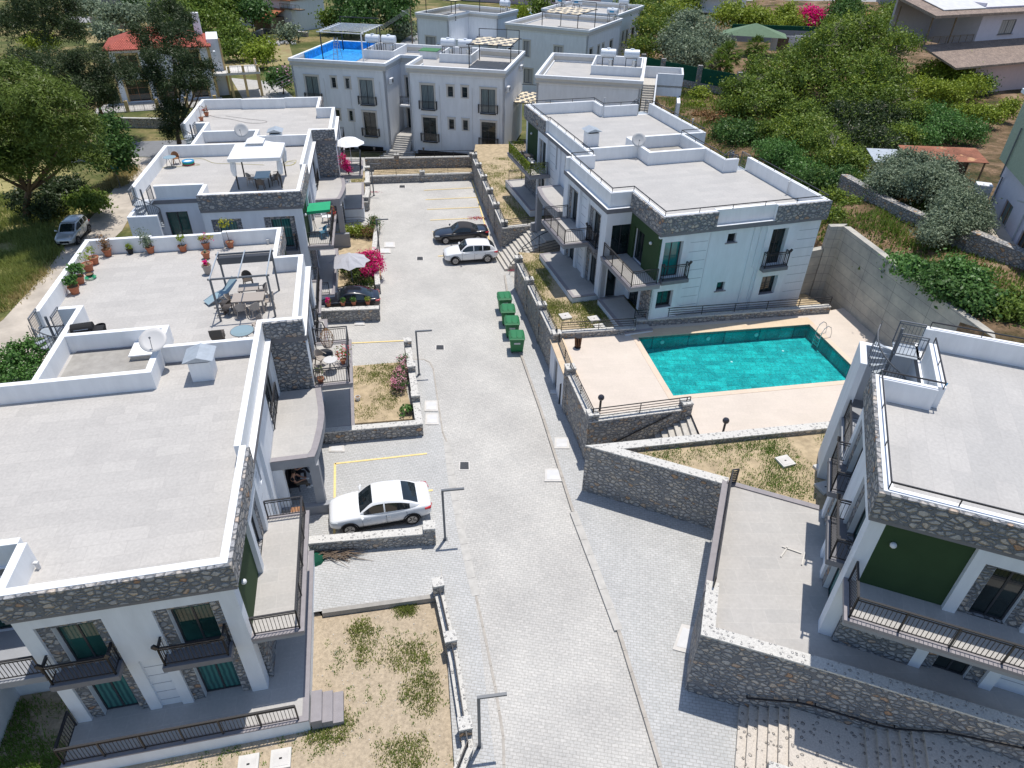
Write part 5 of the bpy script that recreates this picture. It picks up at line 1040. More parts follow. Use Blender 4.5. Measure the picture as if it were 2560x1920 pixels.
def leafcloud(rng, blobs, n, size, clump=14, spread=0.32, shell=(0.55, 1.02), up=0.35, gap=0.0, flat=1.0, lo=-0.55, asp=0.6):
    """leaf-sized faces in clumps over lobed crowns; blobs (x,y,z,r,sz) local"""
    B = np.array([b[:5] for b in blobs], float); wgt = B[:, 3]**2; wgt /= wgt.sum(); nc = max(1, n//clump)
    k = rng.choice(len(B), nc, p=wgt); d = unit(rng.normal(size=(nc, 3))); d[:, 2] = np.where(d[:, 2] < lo, -d[:, 2]*0.5, d[:, 2]); d = unit(d)
    rad = rng.uniform(shell[0], shell[1], (nc, 1))**0.7; bump_ = 1+0.16*np.sin(d[:, :1]*5.3+k[:, None])*np.cos(d[:, 1:2]*4.7+d[:, 2:3]*6.1)
    c = d*rad*bump_*B[k, 3:4]; c[:, 2] *= B[k, 4]; c += B[k, :3]
    if gap:
        f = np.sin(c[:, 0]*1.9+c[:, 1]*1.3)+np.sin(c[:, 1]*2.3-c[:, 2]*1.7)+np.sin(c[:, 2]*2.1+c[:, 0]*1.1); keep = f > -gap; c, d, k = c[keep], d[keep], k[keep]; nc = len(c)
    cs = rng.uniform(0.6, 1.4, (nc, 1, 1))*spread; off = rng.normal(size=(nc, clump, 3))*cs; off[:, :, 2] *= 0.75*flat
    p = (c[:, None, :]+off).reshape(-1, 3); nn = len(p)
    nrm = unit(np.repeat(d, clump, 0)*0.8+rng.normal(size=(nn, 3))*0.75+np.array([0, 0, up]))
    a = unit(np.cross(nrm, rng.normal(size=(nn, 3)))); b = np.cross(nrm, a); s = size*rng.uniform(0.55, 1.35, (nn, 1)); a *= s; b *= s*asp
    return np.stack([p-a, p-b*0.9, p+a, p+b*0.9], 1)
def limbs(mb, rng, base, blobs, r0, fork=0.45, n=5):
    base = Vector(base); c = sum((Vector(b[:3]) for b in blobs), Vector())/len(blobs); f = base.lerp(Vector((c.x, c.y, c.z)), fork)
    f += Vector((rng.uniform(-.3, .3), rng.uniform(-.3, .3), 0)); mb.tube([base-Vector((0, 0, 0.4)), base.lerp(f, 0.5)+Vector((rng.uniform(-.15, .15), rng.uniform(-.15, .15), 0)), f], [r0*1.15, r0*0.85, r0*0.7], 8)
    for i in range(n):
        b = blobs[i % len(blobs)]; e = Vector(b[:3])+Vector((rng.uniform(-.5, .5), rng.uniform(-.5, .5), rng.uniform(-.1, .5)))*b[3]
        m = f.lerp(e, 0.5)+Vector((rng.uniform(-.3, .3), rng.uniform(-.3, .3), -0.2)); mb.tube([f, m, e], [r0*0.55, r0*0.35, r0*0.1], 6)
        for j in range(2): e2 = m+Vector((rng.uniform(-1, 1), rng.uniform(-1, 1), rng.uniform(0, 1)))*b[3]*0.7; mb.tube([m, e2], [r0*0.25, r0*0.05], 5)
SEED = [1]
def tree(name, label, cat, px, n, leaf, m, zb=-0.6, base=None, trunk=0.2, size=None, group=None, spread=None, gap=0.0, bark='bark', extra=None, bare=0, clump=14, lo=-0.55, fork=0.45, shell=(0.55, 1.02), flat=1.0, asp=0.6, up=0.35):
    """px: crown lobes (picture x, picture y, height, radius in picture px, squash)"""
    SEED[0] += 1; rng = np.random.default_rng(SEED[0]); pr_ = random.Random(SEED[0])
    W = []
    for (x, y, z, r, sq_) in px: p = P(x, y, z); W.append((p.x, p.y, p.z, r*depth(p)/FPX, sq_))
    if base is None: bx, by = sum(w_[0] for w_ in W)/len(W), sum(w_[1] for w_ in W)/len(W)
    else: q = P(base[0], base[1], zb); bx, by = q.x, q.y
    if zb == 'hill': zb = hill(bx, by)
    t = thing(name, label, cat, (bx, by, zb), 0, group); L = [(a-bx, b-by, c-zb, r, s) for a, b, c, r, s in W]
    L0 = list(L)
    for (a_, b__, c_, r_, s_) in L0:
        for q in range(3):
            d_ = Vector((pr_.gauss(0, 1), pr_.gauss(0, 1), abs(pr_.gauss(0, .8)))).normalized(); L.append((a_+d_.x*r_*.85, b__+d_.y*r_*.85, c_+d_.z*r_*s_*.85, r_*pr_.uniform(.22, .45), .9))
    mr = max(l[3] for l in L); V = leafcloud(rng, L, n, leaf, clump, spread or mr*0.13, gap=gap, lo=lo, shell=shell, flat=flat, asp=asp, up=up)
    mid = None; mats = [m]
    if extra:
        mats.append(extra[0]); k = len(V)//clump; mm_ = np.repeat(rng.random(k) < extra[1], clump); top = V.mean(1)[:, 2]; mid = np.where(mm_[:len(V)], 1, 0)
    mesh_np('crown', V, 4, mats, t, mid)
    if trunk:
        mb = MB(); limbs(mb, pr_, (0, 0, 0), L0, trunk, n=min(9, 3+len(L)), fork=fork); mb.build('trunk', bark, t)
    if bare:
        mb = MB()
        for i in range(bare):
            l = L[i % len(L)]; d = Vector((pr_.gauss(0, 1), pr_.gauss(0, 1)-0.9, pr_.gauss(0, 0.6)+0.2)).normalized(); p = Vector(l[:3])+d*l[3]*0.55; 
            for j in range(3):
                e = p+(d+Vector((pr_.uniform(-.6, .6), pr_.uniform(-.6, .6), pr_.uniform(-.3, .5)))).normalized()*l[3]*pr_.uniform(0.35, 0.6); mb.tube([p, e], [0.035, 0.018], 4)
                for k_ in range(4): mb.tube([p.lerp(e, pr_.uniform(.3, 1)), e+Vector((pr_.uniform(-1, 1), pr_.uniform(-1, 1), pr_.uniform(-.4, .8)))*l[3]*0.22], [0.018, 0.008], 3)
        mb.build('bare_twigs', 'twig', t)
    return t
leaf_mat('leaf_dry', (0.22, 0.12, 0.05), (0.32, 0.19, 0.09))
G1_, G2_, G3_ = 'trees beyond the left-hand road', 'trees and bushes of the right-hand garden', 'trees between the villas at the back'
tree('pine_tree', 'broad stone pine with yellow-green tufts at the left edge', 'pine', [(40, 225, 11, 92, .7), (120, 265, 10.5, 88, .7), (35, 330, 8, 105, .75), (150, 345, 8, 88, .7), (215, 330, 7, 42, .7), (90, 410, 5.5, 80, .6), (215, 395, 5, 55, .65), (-40, 300, 9, 110, .8), (-60, 420, 6, 80, .7)], 66000, 0.19, 'leaf_pine', base=(66, 548), trunk=0.33, group=G1_, clump=26, spread=0.30, gap=1.5, fork=0.35, asp=0.24, up=0.9, shell=(0.4, 1.02))
tree('cypress_tree', 'tall ragged dark cypress in front of the red-roofed villa', 'cypress', [(425, 55, 12.5, 48, 1.0), (400, 105, 11, 58, 1.0), (455, 110, 11, 45, 1.0), (420, 165, 9.5, 62, .9), (385, 195, 8.5, 35, .8), (470, 200, 8.5, 38, .8), (512, 175, 8.8, 30, .9), (505, 215, 7.6, 26, .8), (430, 225, 7.5, 45, .7), (432, 290, 5, 42, .9), (445, 330, 3, 36, .9)], 56000, 0.16, 'leaf_dark', base=(448, 357), trunk=0.28, group=G1_, clump=22, spread=0.28, gap=0.9, fork=0.2, asp=0.25)
tree('pine_tree', 'dark spreading pine behind the stone pine, left of the villa', 'pine', [(230, 165, 8, 75, .6), (130, 175, 8, 70, .6), (60, 160, 8, 55, .6), (280, 200, 6.5, 60, .6), (190, 230, 6, 70, .6), (310, 185, 6.5, 35, .6), (250, 265, 3.5, 50, .8)], 50000, 0.17, 'leaf_dark', base=(255, 295), trunk=0.25, group=G1_, clump=22, spread=0.34, gap=0.9, fork=0.3, asp=0.25, up=0.8)
tree('pine_tree', 'dark pine in the top left corner', 'pine', [(85, 20, 11, 50, .9), (140, 30, 10, 48, .9), (60, 70, 8, 55, .8), (150, 80, 8, 50, .8), (20, 55, 8, 40, .8), (190, 85, 6.5, 30, .8), (95, -30, 13, 50, 1)], 26000, 0.22, 'leaf_dark', base=(120, 125), trunk=0.3, group=G1_, clump=20, spread=0.45, gap=1.1, asp=0.3)
tree('leafy_tree', 'small glossy dark broadleaf tree beside the street, right of the stone pine', 'tree', [(275, 325, 4.5, 35, 1), (290, 375, 3, 38, 1), (265, 400, 2, 40, .9), (300, 410, 1.6, 30, .9)], 7000, 0.17, 'leaf_deep', base=(285, 430), group=G1_, spread=0.35)
tree('bush', 'bright green rounded bush among the dark pines at the top left', 'bush', [(105, 110, 3.5, 32, .8)], 2200, 0.22, 'leaf_bright', base=(105, 125), trunk=0.1, group=G1_, spread=0.5)
tree('bush', 'leafy climbing hedge under the left corner of the nearest block', 'bush', [(25, 900, 0.7, 48, .8), (75, 885, 0.8, 50, .8), (50, 935, 0.2, 60, .7), (110, 870, 0.5, 30, .8), (-20, 930, 0.3, 60, .7)], 6500, 0.10, 'leaf_fig', base=(40, 940), trunk=0.08, group='hedges and bushes at the edge of the left-hand road', spread=0.18)
for x, y, r, lab in ((90, 30+480, 60, 'shaded bush under the stone pine, nearest its trunks'), (220, 505, 38, 'round dark bush behind the silver car'), (160, 470, 45, 'dark bush in the shade right of the pine trunks')):
    tree('bush', lab, 'bush', [(x, y, 0.7, r, .7), (x+r*0.6, y+8, 0.4, r*0.7, .7)], 3500, 0.14, 'leaf_dark' if x != 220 else 'leaf_mid', base=(x, y+14), trunk=0.06, group='hedges and bushes at the edge of the left-hand road', spread=0.25)
for i, (bl, m_, n_, lab) in enumerate((([(450, 35, 4, 42, .8), (480, 60, 3, 40, .8)], 'leaf_mid', 4500, 'green tree right behind the dark cypress top'), ([(520, 15, 5, 38, .9), (550, 35, 4, 36, .9), (560, 60, 3, 30, .9)], 'leaf_mid', 5500, 'round green tree left of the white villa at the top'), ([(610, 15, 5, 44, .9), (645, 35, 4, 30, .9)], 'leaf_deep', 4500, 'dark green tree touching the white villa at the top'),
        ([(400, 25, 3, 28, .8)], 'leaf_olive', 2000, 'grey olive tree left of the cypress top'), ([(275, 40, 2.5, 26, .8)], 'leaf_olive', 1800, 'grey olive by the far bend of the road'), ([(225, 25, 2.5, 22, .8)], 'leaf_olive', 1500, 'small grey olive in front of the far stone wall'), ([(330, 40, 2.5, 28, .8)], 'leaf_olive', 1800, 'grey olive above the red roof'), ([(262, 82, 1.4, 22, .8)], 'leaf_olive', 1300, 'low olive bush in the dry field left of the red roof'),
        ([(600, 95, 1.6, 30, .8), (560, 100, 1.4, 28, .8)], 'leaf_mid', 2600, 'green bush beside the grey lamp post near the villa terrace'), ([(645, 140, 1.4, 26, .9), (665, 125, 1.2, 20, .9)], 'leaf_bright', 2400, 'bright bush left of the blue tarpaulin house'), ([(700, 200, 1.4, 26, .8)], 'leaf_deep', 1800, 'rose bush with pale flowers at the left wall of the two-winged house'),
        ([(590, 125, 1.2, 30, .7)], 'leaf_mid', 1800, 'low hedge bush behind the villa terrace'), ([(870, 15, 5, 40, .9), (930, 10, 6, 45, .9), (1000, 15, 5, 38, .9), (900, 50, 3.5, 38, .8), (985, 45, 3.5, 35, .8)], 'leaf_deep', 9000, 'dense green pine between the villa and the porch house'),
        ([(1010, 70, 1.6, 22, .8)], 'leaf_olive', 1400, 'grey bush beside the electricity pole'), ([(830, 55, 1.8, 24, .9)], 'leaf_mid', 1500, 'round bush in front of the brown shed'), ([(875, 60, 2, 22, .9)], 'leaf_deep', 1300, 'dark bush right of the brown shed'), ([(720, 85, 0.8, 22, .6)], 'leaf_olive', 1000, 'weedy bush behind the rubble heap'), ([(1295, 38, 1.2, 12, .9), (1308, 30, 1.2, 10, .9)], 'leaf_bright', 900, 'small bright tree by the blue car'),
        ([(1350, 22, 2.6, 18, 1.1)], 'leaf_mid', 900, 'green sapling just right of the blue car'), ([(400, 5, 3, 40, .8), (350, 0, 3, 35, .8)], 'leaf_deep', 3500, 'dark hedge above the far stone wall at the top'), ([(510, -10, 6, 40, .9), (450, -5, 5, 40, .8)], 'leaf_bright', 4000, 'bright tree cut by the top edge above the cypress'))):
    p_ = P(bl[0][0], bl[0][1], bl[0][2]); lf = max(0.16, 0.0028*depth(p_)*0.8)
    tree('leafy_tree' if 'tree' in lab or 'olive' in lab else 'bush', lab, 'tree' if 'tree' in lab or 'olive' in lab or 'pine' in lab else 'bush', bl, n_, lf, m_, trunk=0.12, group=G3_, spread=lf*2.6, extra=('bloom_pale', 0.12) if 'rose' in lab else None)
H_ = 'hill'
for bl, m_, n_, lab, nm, kw in (
        ([(1725, 85, 6.0, 62, .85), (1690, 115, 5.2, 52, .85), (1765, 115, 5.2, 58, .85), (1720, 145, 4.4, 60, .8)], 'leaf_olive', 14000, 'big round silvery olive behind the green screen fence', 'olive_tree', {}),
        ([(1640, 95, 5.5, 55, 1), (1600, 60, 6, 45, 1), (1665, 50, 6, 42, 1), (1610, 130, 4, 42, .9)], 'leaf_mid', 9000, 'orange-dotted citrus tree right of the low white house', 'citrus_tree', dict(extra=('leaf_yellow', .10))),
        ([(1600, 10, 6, 50, .9), (1680, 10, 6, 48, .9)], 'leaf_mid', 5000, 'green tree at the top edge behind the citrus tree', 'leafy_tree', {}),
        ([(1830, 50, 4.5, 42, .9), (1880, 52, 4.5, 40, .9), (1915, 65, 4, 28, 1.0)], 'leaf_bright', 7000, 'yellow-green citrus hedge in front of the long white building', 'citrus_tree', {}),
        ([(1967, 48, 3.8, 30, .95), (1985, 65, 3.2, 26, .9)], 'leaf_bright', 3500, 'round yellow-green citrus between the hedge and the magenta bougainvillea', 'citrus_tree', {}),
        ([(2028, 52, 3.8, 30, .95), (2050, 62, 3.2, 28, .9), (2010, 62, 3.2, 22, .9)], 'bloom_pink', 5500, 'large magenta bougainvillea in the garden at the top right', 'bougainvillea', dict(extra=('leaf_deep', .14))),
        ([(2110, 10, 6.5, 34, 1.1), (2100, 50, 4.5, 40, 1.1), (2125, 40, 4.5, 35, 1.1), (2085, 68, 3.5, 28, 1)], 'leaf_deep', 7500, 'dense dark green conifer right of the magenta bougainvillea', 'conifer', {}),
        ([(2250, 35, 6, 40, .7), (2290, 50, 5.5, 34, .7), (2215, 60, 5.5, 42, .8), (2270, 85, 4.6, 34, .7)], 'leaf_mid', 7500, 'loose green tree left of the tiled roofs', 'leafy_tree', {}),
        ([(1915, 205, 6.5, 66, .85), (1865, 232, 6, 55, .85), (1965, 215, 6, 62, .85), (1905, 275, 5, 72, .85), (1985, 160, 6.8, 52, .85), (1830, 270, 4.8, 40, .8)], 'leaf_mid', 30000, 'twiggy dark tree behind the pool block, left of the tallest tree', 'leafy_tree', dict(bare=26, gap=1.0)),
        ([(2120, 105, 10.5, 82, .85), (2050, 140, 9.5, 76, .85), (2195, 130, 9.8, 78, .85), (2120, 190, 8, 90, .8), (2210, 215, 7, 68, .8), (2030, 215, 7, 62, .8), (2130, 260, 6, 85, .8), (2230, 270, 5.6, 52, .8), (2180, 80, 9.5, 48, .8)], 'leaf_mid', 52000, 'tallest spreading green tree in the right-hand garden, with bare grey branches', 'leafy_tree', dict(bare=54, gap=1.0)),
        ([(2330, 195, 6.5, 52, .8), (2390, 195, 6.5, 48, .8), (2300, 235, 6, 48, .8), (2425, 225, 6, 40, .8), (2370, 240, 5.8, 45, .8)], 'leaf_bright', 14000, 'yellow-green tree in front of the pink wall', 'leafy_tree', {}),
        ([(2010, 290, 6, 40, .9), (2040, 330, 5.5, 46, .9), (1990, 340, 5.4, 42, .9)], 'leaf_mid', 9000, 'bushy green tree in front of the tallest tree', 'leafy_tree', {}),
        ([(2370, 325, 6.2, 50, .7), (2330, 300, 6.4, 48, .7), (2420, 335, 6, 38, .7), (2300, 345, 6, 42, .7)], 'leaf_fig', 9500, 'glossy fig tree left of the rusty roof', 'fig_tree', dict(spread=0.4)),
        ([(2240, 430, 7.6, 58, .75), (2210, 460, 7.3, 45, .75)], 'leaf_olive', 9000, 'grey-green olive left of the rusty roof, first of the olive group', 'olive_tree', {}),
        ([(2330, 425, 8.2, 48, .8), (2310, 465, 7.8, 58, .8), (2370, 470, 7.6, 50, .8)], 'leaf_olive', 13000, 'grey-green olive in the middle of the group beside the pale villa', 'olive_tree', {}),
        ([(2400, 520, 7.8, 60, .8), (2360, 560, 7.3, 52, .75), (2430, 555, 7.4, 50, .75), (2330, 590, 7.0, 36, .7)], 'leaf_olive', 14000, 'nearest grey-green olive beside the pale villa', 'olive_tree', {}),
        ([(1850, 345, 4.0, 52, .7), (1815, 330, 4.0, 36, .7)], 'leaf_deep', 7000, 'dark shrub just behind the pool block parapet', 'shrub', {}),
        ([(1960, 400, 4.8, 50, .7), (2010, 430, 4.8, 42, .7), (1925, 375, 4.6, 40, .7)], 'leaf_fig', 8000, 'glossy shrubs behind the small roof stair of the pool block', 'shrub', {}),
        ([(2090, 400, 5.6, 56, .8), (2060, 360, 6, 50, .8), (2150, 420, 5.6, 46, .8)], 'leaf_mid', 10000, 'dark green shrub under the bare branches', 'shrub', dict(bare=10)),
        ([(2140, 350, 6, 60, .7), (2200, 370, 6, 56, .7)], 'leaf_dark', 7500, 'shaded bush at the foot of the tallest tree', 'shrub', dict(bare=12)),
        ([(1935, 330, 5.0, 40, .7), (1975, 355, 5.0, 40, .7)], 'leaf_mid', 7000, 'green bush right of the twisted dark trunks', 'shrub', {}),
        ([(2150, 310, 6, 56, .9), (2095, 300, 6, 50, .9), (2210, 320, 6, 48, .9)], 'leaf_dark', 14000, 'dark thicket under the tallest tree', 'shrub', dict(bare=22)),
        ([(2040, 455, 5.2, 40, .8), (2110, 460, 5.6, 44, .8)], 'leaf_deep', 8000, 'dark bush between the pool block and the stone slope wall', 'shrub', {}),
        ([(2165, 470, 6.0, 34, .8), (2130, 520, 5.6, 26, .7)], 'leaf_mid', 4500, 'weedy bush at the start of the long stone slope wall', 'shrub', {}),
        ([(2270, 300, 6.2, 44, .8), (2250, 350, 6, 44, .8)], 'leaf_mid', 8000, 'green bush between the tallest tree and the fig', 'shrub', {}),
        ([(2460, 290, 6.0, 34, .7), (2420, 285, 6.0, 30, .7)], 'leaf_bright', 3500, 'yellow-green low hedge in front of the pink wall', 'shrub', {}),
        ([(1790, 310, 3.6, 30, .7), (1760, 300, 3.4, 26, .7)], 'leaf_dry', 2600, 'brown dried shrub behind the pool block roof', 'shrub', {}),
        ([(2075, 500, 5.6, 26, 1.0), (2085, 545, 5.6, 24, 1.0)], 'leaf_mid', 3500, 'weedy shrub beside the right corner of the pool block', 'shrub', {}),
        ([(1755, 135+110, 3.5, 22, 1.1), (1745, 275, 3.2, 20, 1.0)], 'leaf_bright', 1800, 'small pale shrub against the fence wall', 'shrub', {}),
        ([(1695, 215, 3.2, 34, .9), (1700, 255, 2.6, 30, .9)], 'leaf_dark', 5000, 'dark trailing creeper beside the outside stair', 'creeper', {}),
        ([(1710, 15, 4, 40, .9), (1690, 50, 4.6, 38, .9)], 'leaf_bright', 4500, 'bright tree above the silvery olive', 'leafy_tree', {}),
        ([(2440, 170, 6.6, 22, .9), (2470, 190, 6.2, 20, .9), (2460, 215, 6, 22, .9)], 'leaf_deep', 2500, 'dark ivy hanging on the pink wall', 'ivy', {}),
        ([(2520, 275, 6.3, 20, 1.2)], 'leaf_bright', 1200, 'thin climbing shrub near the pale villa', 'shrub', {})):
    p_ = P(bl[0][0], bl[0][1], bl[0][2]); lf = max(0.10, 0.0025*depth(p_)*0.85)
    kw = dict(kw); kw.setdefault('spread', lf*2.2); ex = kw.pop('extra', None) or (('leaf_bright', .16) if m_ == 'leaf_mid' else ('leaf_mid', .15) if m_ in ('leaf_deep', 'leaf_dark') else None)
    tree(nm, lab, nm.replace('_', ' '), bl, int(n_*1.35), lf*0.82, m_, shell=(0.35, 1.02), zb=H_, trunk=0.16 if n_ > 6000 else 0.08, group=G2_, extra=ex, bark='bark_grey' if 'olive' in nm else 'bark', **kw)
# two fan palms
def palm(label, x, y, z, h):
    c = P(x, y, z); zb = hill(c.x, c.y); t = thing('fan_palm', label, 'palm tree', (c.x, c.y, zb), 0, 'fan palms behind the green screen fence'); rng = random.Random(int(x)); mb = MB()
    mb.tube([(0, 0, -0.3), (0.1, 0, (z-zb)*0.5), (0, 0, z-zb)], [0.28, 0.24, 0.2], 8); mb.build('trunk', 'bark', t); mb = MB()
    for k in range(42):
        az = rng.uniform(0, 6.28); el = rng.uniform(-0.6, 1.4); L = rng.uniform(1.0, 1.5); d = Vector((math.cos(az)*math.cos(el), math.sin(az)*math.cos(el), math.sin(el)))
        a = Vector((0, 0, z-zb)); e = a+d*L; mb.bar(a, e, 0.04); side = d.cross(Vector((0, 0, 1))).normalized(); upv = side.cross(d)
        for j in range(13):
            ph = (j-6)/6*1.25; dd = (d*math.cos(ph)+side*math.sin(ph)).normalized(); tip = e+dd*rng.uniform(0.8, 1.1)+Vector((0, 0, -0.25-0.3*abs(ph))); w_ = dd.cross(upv).normalized()*0.06
            m_ = e.lerp(tip, 0.55)+upv*0.05; mb.face([e, m_+w_, tip, m_-w_])
    mb.build('fronds', 'leaf_mid', t)
palm('fan palm behind the green screen fence, nearer the olive', 1822, 135, 6.4, 5); palm('fan palm behind the green screen fence, nearer the tall trees', 1890, 120, 6.3, 5); palm('low fan palm hanging over the green screen fence', 1800, 165, 5.2, 4)
# crops and weeds on the slope
def leafy_rows(label, px, n, size, m, z=None):
    rng = np.random.default_rng(n); c = P(*px[0], 6.7); t = thing('crop_plants', label, 'vegetable plants', (c.x, c.y, hill(c.x, c.y)), 0, 'leafy crop beds above the concrete wall'); bl = []
    for x, y in px: p = P(x, y, 6.9); bl.append((p.x-c.x, p.y-c.y, hill(p.x, p.y)-hill(c.x, c.y)+0.35, 0.75, 0.7))
    mesh_np('leaves', leafcloud(rng, bl, n, size, 10, 0.22, up=0.6), 4, [m], t)
leafy_rows('row of leafy crops along the top of the concrete wall, farthest bed', [(2225, 625), (2245, 645), (2265, 665), (2285, 690)], 3400, 0.13, 'leaf_fig'); leafy_rows('bed of leafy crops in the middle of the slope, dark green', [(2305, 690), (2320, 710), (2335, 720)], 2800, 0.10, 'leaf_deep')
leafy_rows('leafy crop bed below the long stone wall', [(2380, 675), (2400, 690), (2420, 705), (2440, 715)], 3000, 0.11, 'leaf_fig'); leafy_rows('crop bed nearest the camera above the concrete wall', [(2350, 740), (2380, 745), (2410, 760), (2440, 775), (2470, 770)], 5200, 0.12, 'leaf_deep'); leafy_rows('low weeds near the right picture edge above the concrete wall', [(2500, 790), (2540, 770), (2555, 800)], 2600, 0.11, 'leaf_mid')
def scatter(name, label, polys, n, hgt, m, zf, wid=0.018, seed=3, clump=0.22, kind='stuff', cat='grass', mats2=None):
    """grass blades growing over ground polygons (px)"""
    rng = np.random.default_rng(seed); pts = []
    for poly, w_ in polys:
        xs = [p[0] for p in poly]; ys = [p[1] for p in poly]; need = int(n*w_); tries = 0; C = []
        nc = max(3, int(need/14))
        while len(C) < nc and tries < nc*30:
            tries += 1; x, y = rng.uniform(min(xs), max(xs)), rng.uniform(min(ys), max(ys)); ins = False; j = len(poly)-1
            for i in range(len(poly)):
                if (poly[i][1] > y) != (poly[j][1] > y) and x < (poly[j][0]-poly[i][0])*(y-poly[i][1])/(poly[j][1]-poly[i][1])+poly[i][0]: ins = not ins
                j = i
            if ins and (noise.noise(Vector((x*0.45, y*0.45, seed)))+rng.uniform(-.35, .35) > 0.0): C.append((x, y))
        if C:
            C = np.array(C); q = np.repeat(C, 14, 0)+rng.normal(size=(len(C)*14, 2))*clump; pts.append(q)
    q = np.concatenate(pts); nn = len(q); z = np.array([zf(a, b) for a, b in q]) if callable(zf) else np.full(nn, zf)
    az = rng.uniform(0, 6.28, nn); h = hgt*rng.uniform(0.5, 1.3, nn); ln = h*rng.uniform(0.2, 0.8, nn); c, s = np.cos(az), np.sin(az); w_ = wid*rng.uniform(0.7, 1.4, nn)
    b = np.stack([q[:, 0], q[:, 1], z-0.01], 1); sd_ = np.stack([-s*w_, c*w_, 0*s], 1); tip = b+np.stack([c*ln, s*ln, h], 1)
    o = mesh_np(name, np.stack([b-sd_, b+sd_, tip], 1), 3, [m], None); return tag(o, label, cat, None, kind)
def wp(*pts, z=0.0): return [P2(x, y, z) for x, y in pts]
so_ = [wp((860, 1560), (915, 1540), (960, 1620), (900, 1660)), wp((960, 1600), (1080, 1600), (1060, 1680), (950, 1660)), wp((1010, 1700), (1110, 1660), (1080, 1790), (1010, 1760)), wp((930, 1850), (1060, 1830), (1080, 1920), (940, 1930)), wp((780, 1780), (880, 1760), (880, 1840), (760, 1860)), wp((985, 1500), (1100, 1498), (1110, 1520), (1000, 1530))]
scatter('grass_tufts', 'tufts of green grass on the bare sandy garden', [(p, 1/6) for p in so_], 9000, 0.12, 'grass', soilz, clump=0.13)
scatter('weeds', 'scattered weeds over the bare sandy garden', [(wp((800, 1550), (1090, 1500), (1140, 1900), (300, 1920), (700, 1830), (790, 1700)), 1)], 3000, 0.09, 'grass_green', soilz, seed=8, clump=0.07)
scatter('shaded_grass', 'rough grass below the left side of the nearest block', [(wp((-120, 1750), (180, 1760), (150, 1940), (-160, 1940)), 1)], 9000, 0.16, 'grass_green', soilz, seed=9, clump=0.2)
scatter('lawn_grass', 'patchy grass of the middle garden', [(wp((883, 920), (995, 912), (1000, 1045), (890, 1058)), 1)], 5000, 0.09, 'grass', 0.1, seed=4, clump=0.12)
scatter('lawn_grass', 'rough grass on the raised lawns beside the pool block', [([(0.5, 47.2), (0.5, 45), (2.8, 35.4), (7.5, 36.2), (9, 38), (4.2, 47.4)], 0.6), ([(-4.2, 70), (-1, 53.5), (6, 54), (4, 66), (0, 72)], 0.4)], 42000, 0.13, 'grass', lambda x, y: 2.25 if y < 48 else 2.0, seed=5, clump=0.22)
scatter('lawn_grass', 'weeds in the wedge-shaped garden', [([(5.6, 24.1), (16.2, 26.1), (13.5, 20.8), (10.1, 22.1)], 1)], 8000, 0.10, 'grass_green', 2.75, seed=6, clump=0.14)
scatter('lawn_grass', 'grass strips at the far end of the court', [([(-14.8, 69.8), (-5, 71.2), (-5.2, 73), (-15, 71.8)], 0.5), (wp((870, 425), (911, 433), (912, 528), (903, 528)), 0.5)], 5000, 0.11, 'grass', 0.2, seed=7, clump=0.2)
scatter('verge_grass', 'tall grass along the left-hand road', [(wp((-20, 765), (100, 655), (160, 575), (120, 560), (-60, 640)), 0.6), (wp((-60, 640), (120, 560), (240, 470), (-60, 480)), 0.4)], 26000, 0.5, 'grass', -0.6, wid=0.03, seed=11, clump=0.35)
scatter('dry_grass', 'yellowed dry grass along the left-hand road', [(wp((-20, 775), (60, 715), (115, 660), (60, 640), (-60, 700)), 0.5), (wp((230, 480), (320, 440), (345, 400), (290, 410), (215, 470)), 0.5)], 9000, 0.35, 'grass_dry', -0.6, wid=0.03, seed=12, clump=0.3)
scatter('slope_weeds', 'dry and green weeds on the garden slope', [([(21.6, 43), (24, 36), (27, 27), (33, 32), (34, 48), (26, 60), (19.5, 66), (18.5, 60)], 0.7), ([(18, 66), (30, 64), (40, 90), (18, 96)], 0.3)], 8000, 0.22, 'grass_dry', lambda x, y: hill(x, y), wid=0.03, seed=13, clump=0.4)
scatter('slope_weeds', 'green undergrowth on the garden slope', [([(21.6, 43), (24, 36), (27, 27), (33, 32), (34, 48), (26, 60), (19.5, 66), (18.5, 60)], 0.4), ([(18, 64), (34, 60), (50, 95), (18, 100)], 0.6)], 30000, 0.30, 'leaf_mid', lambda x, y: hill(x, y), wid=0.06, seed=14, clump=0.5)
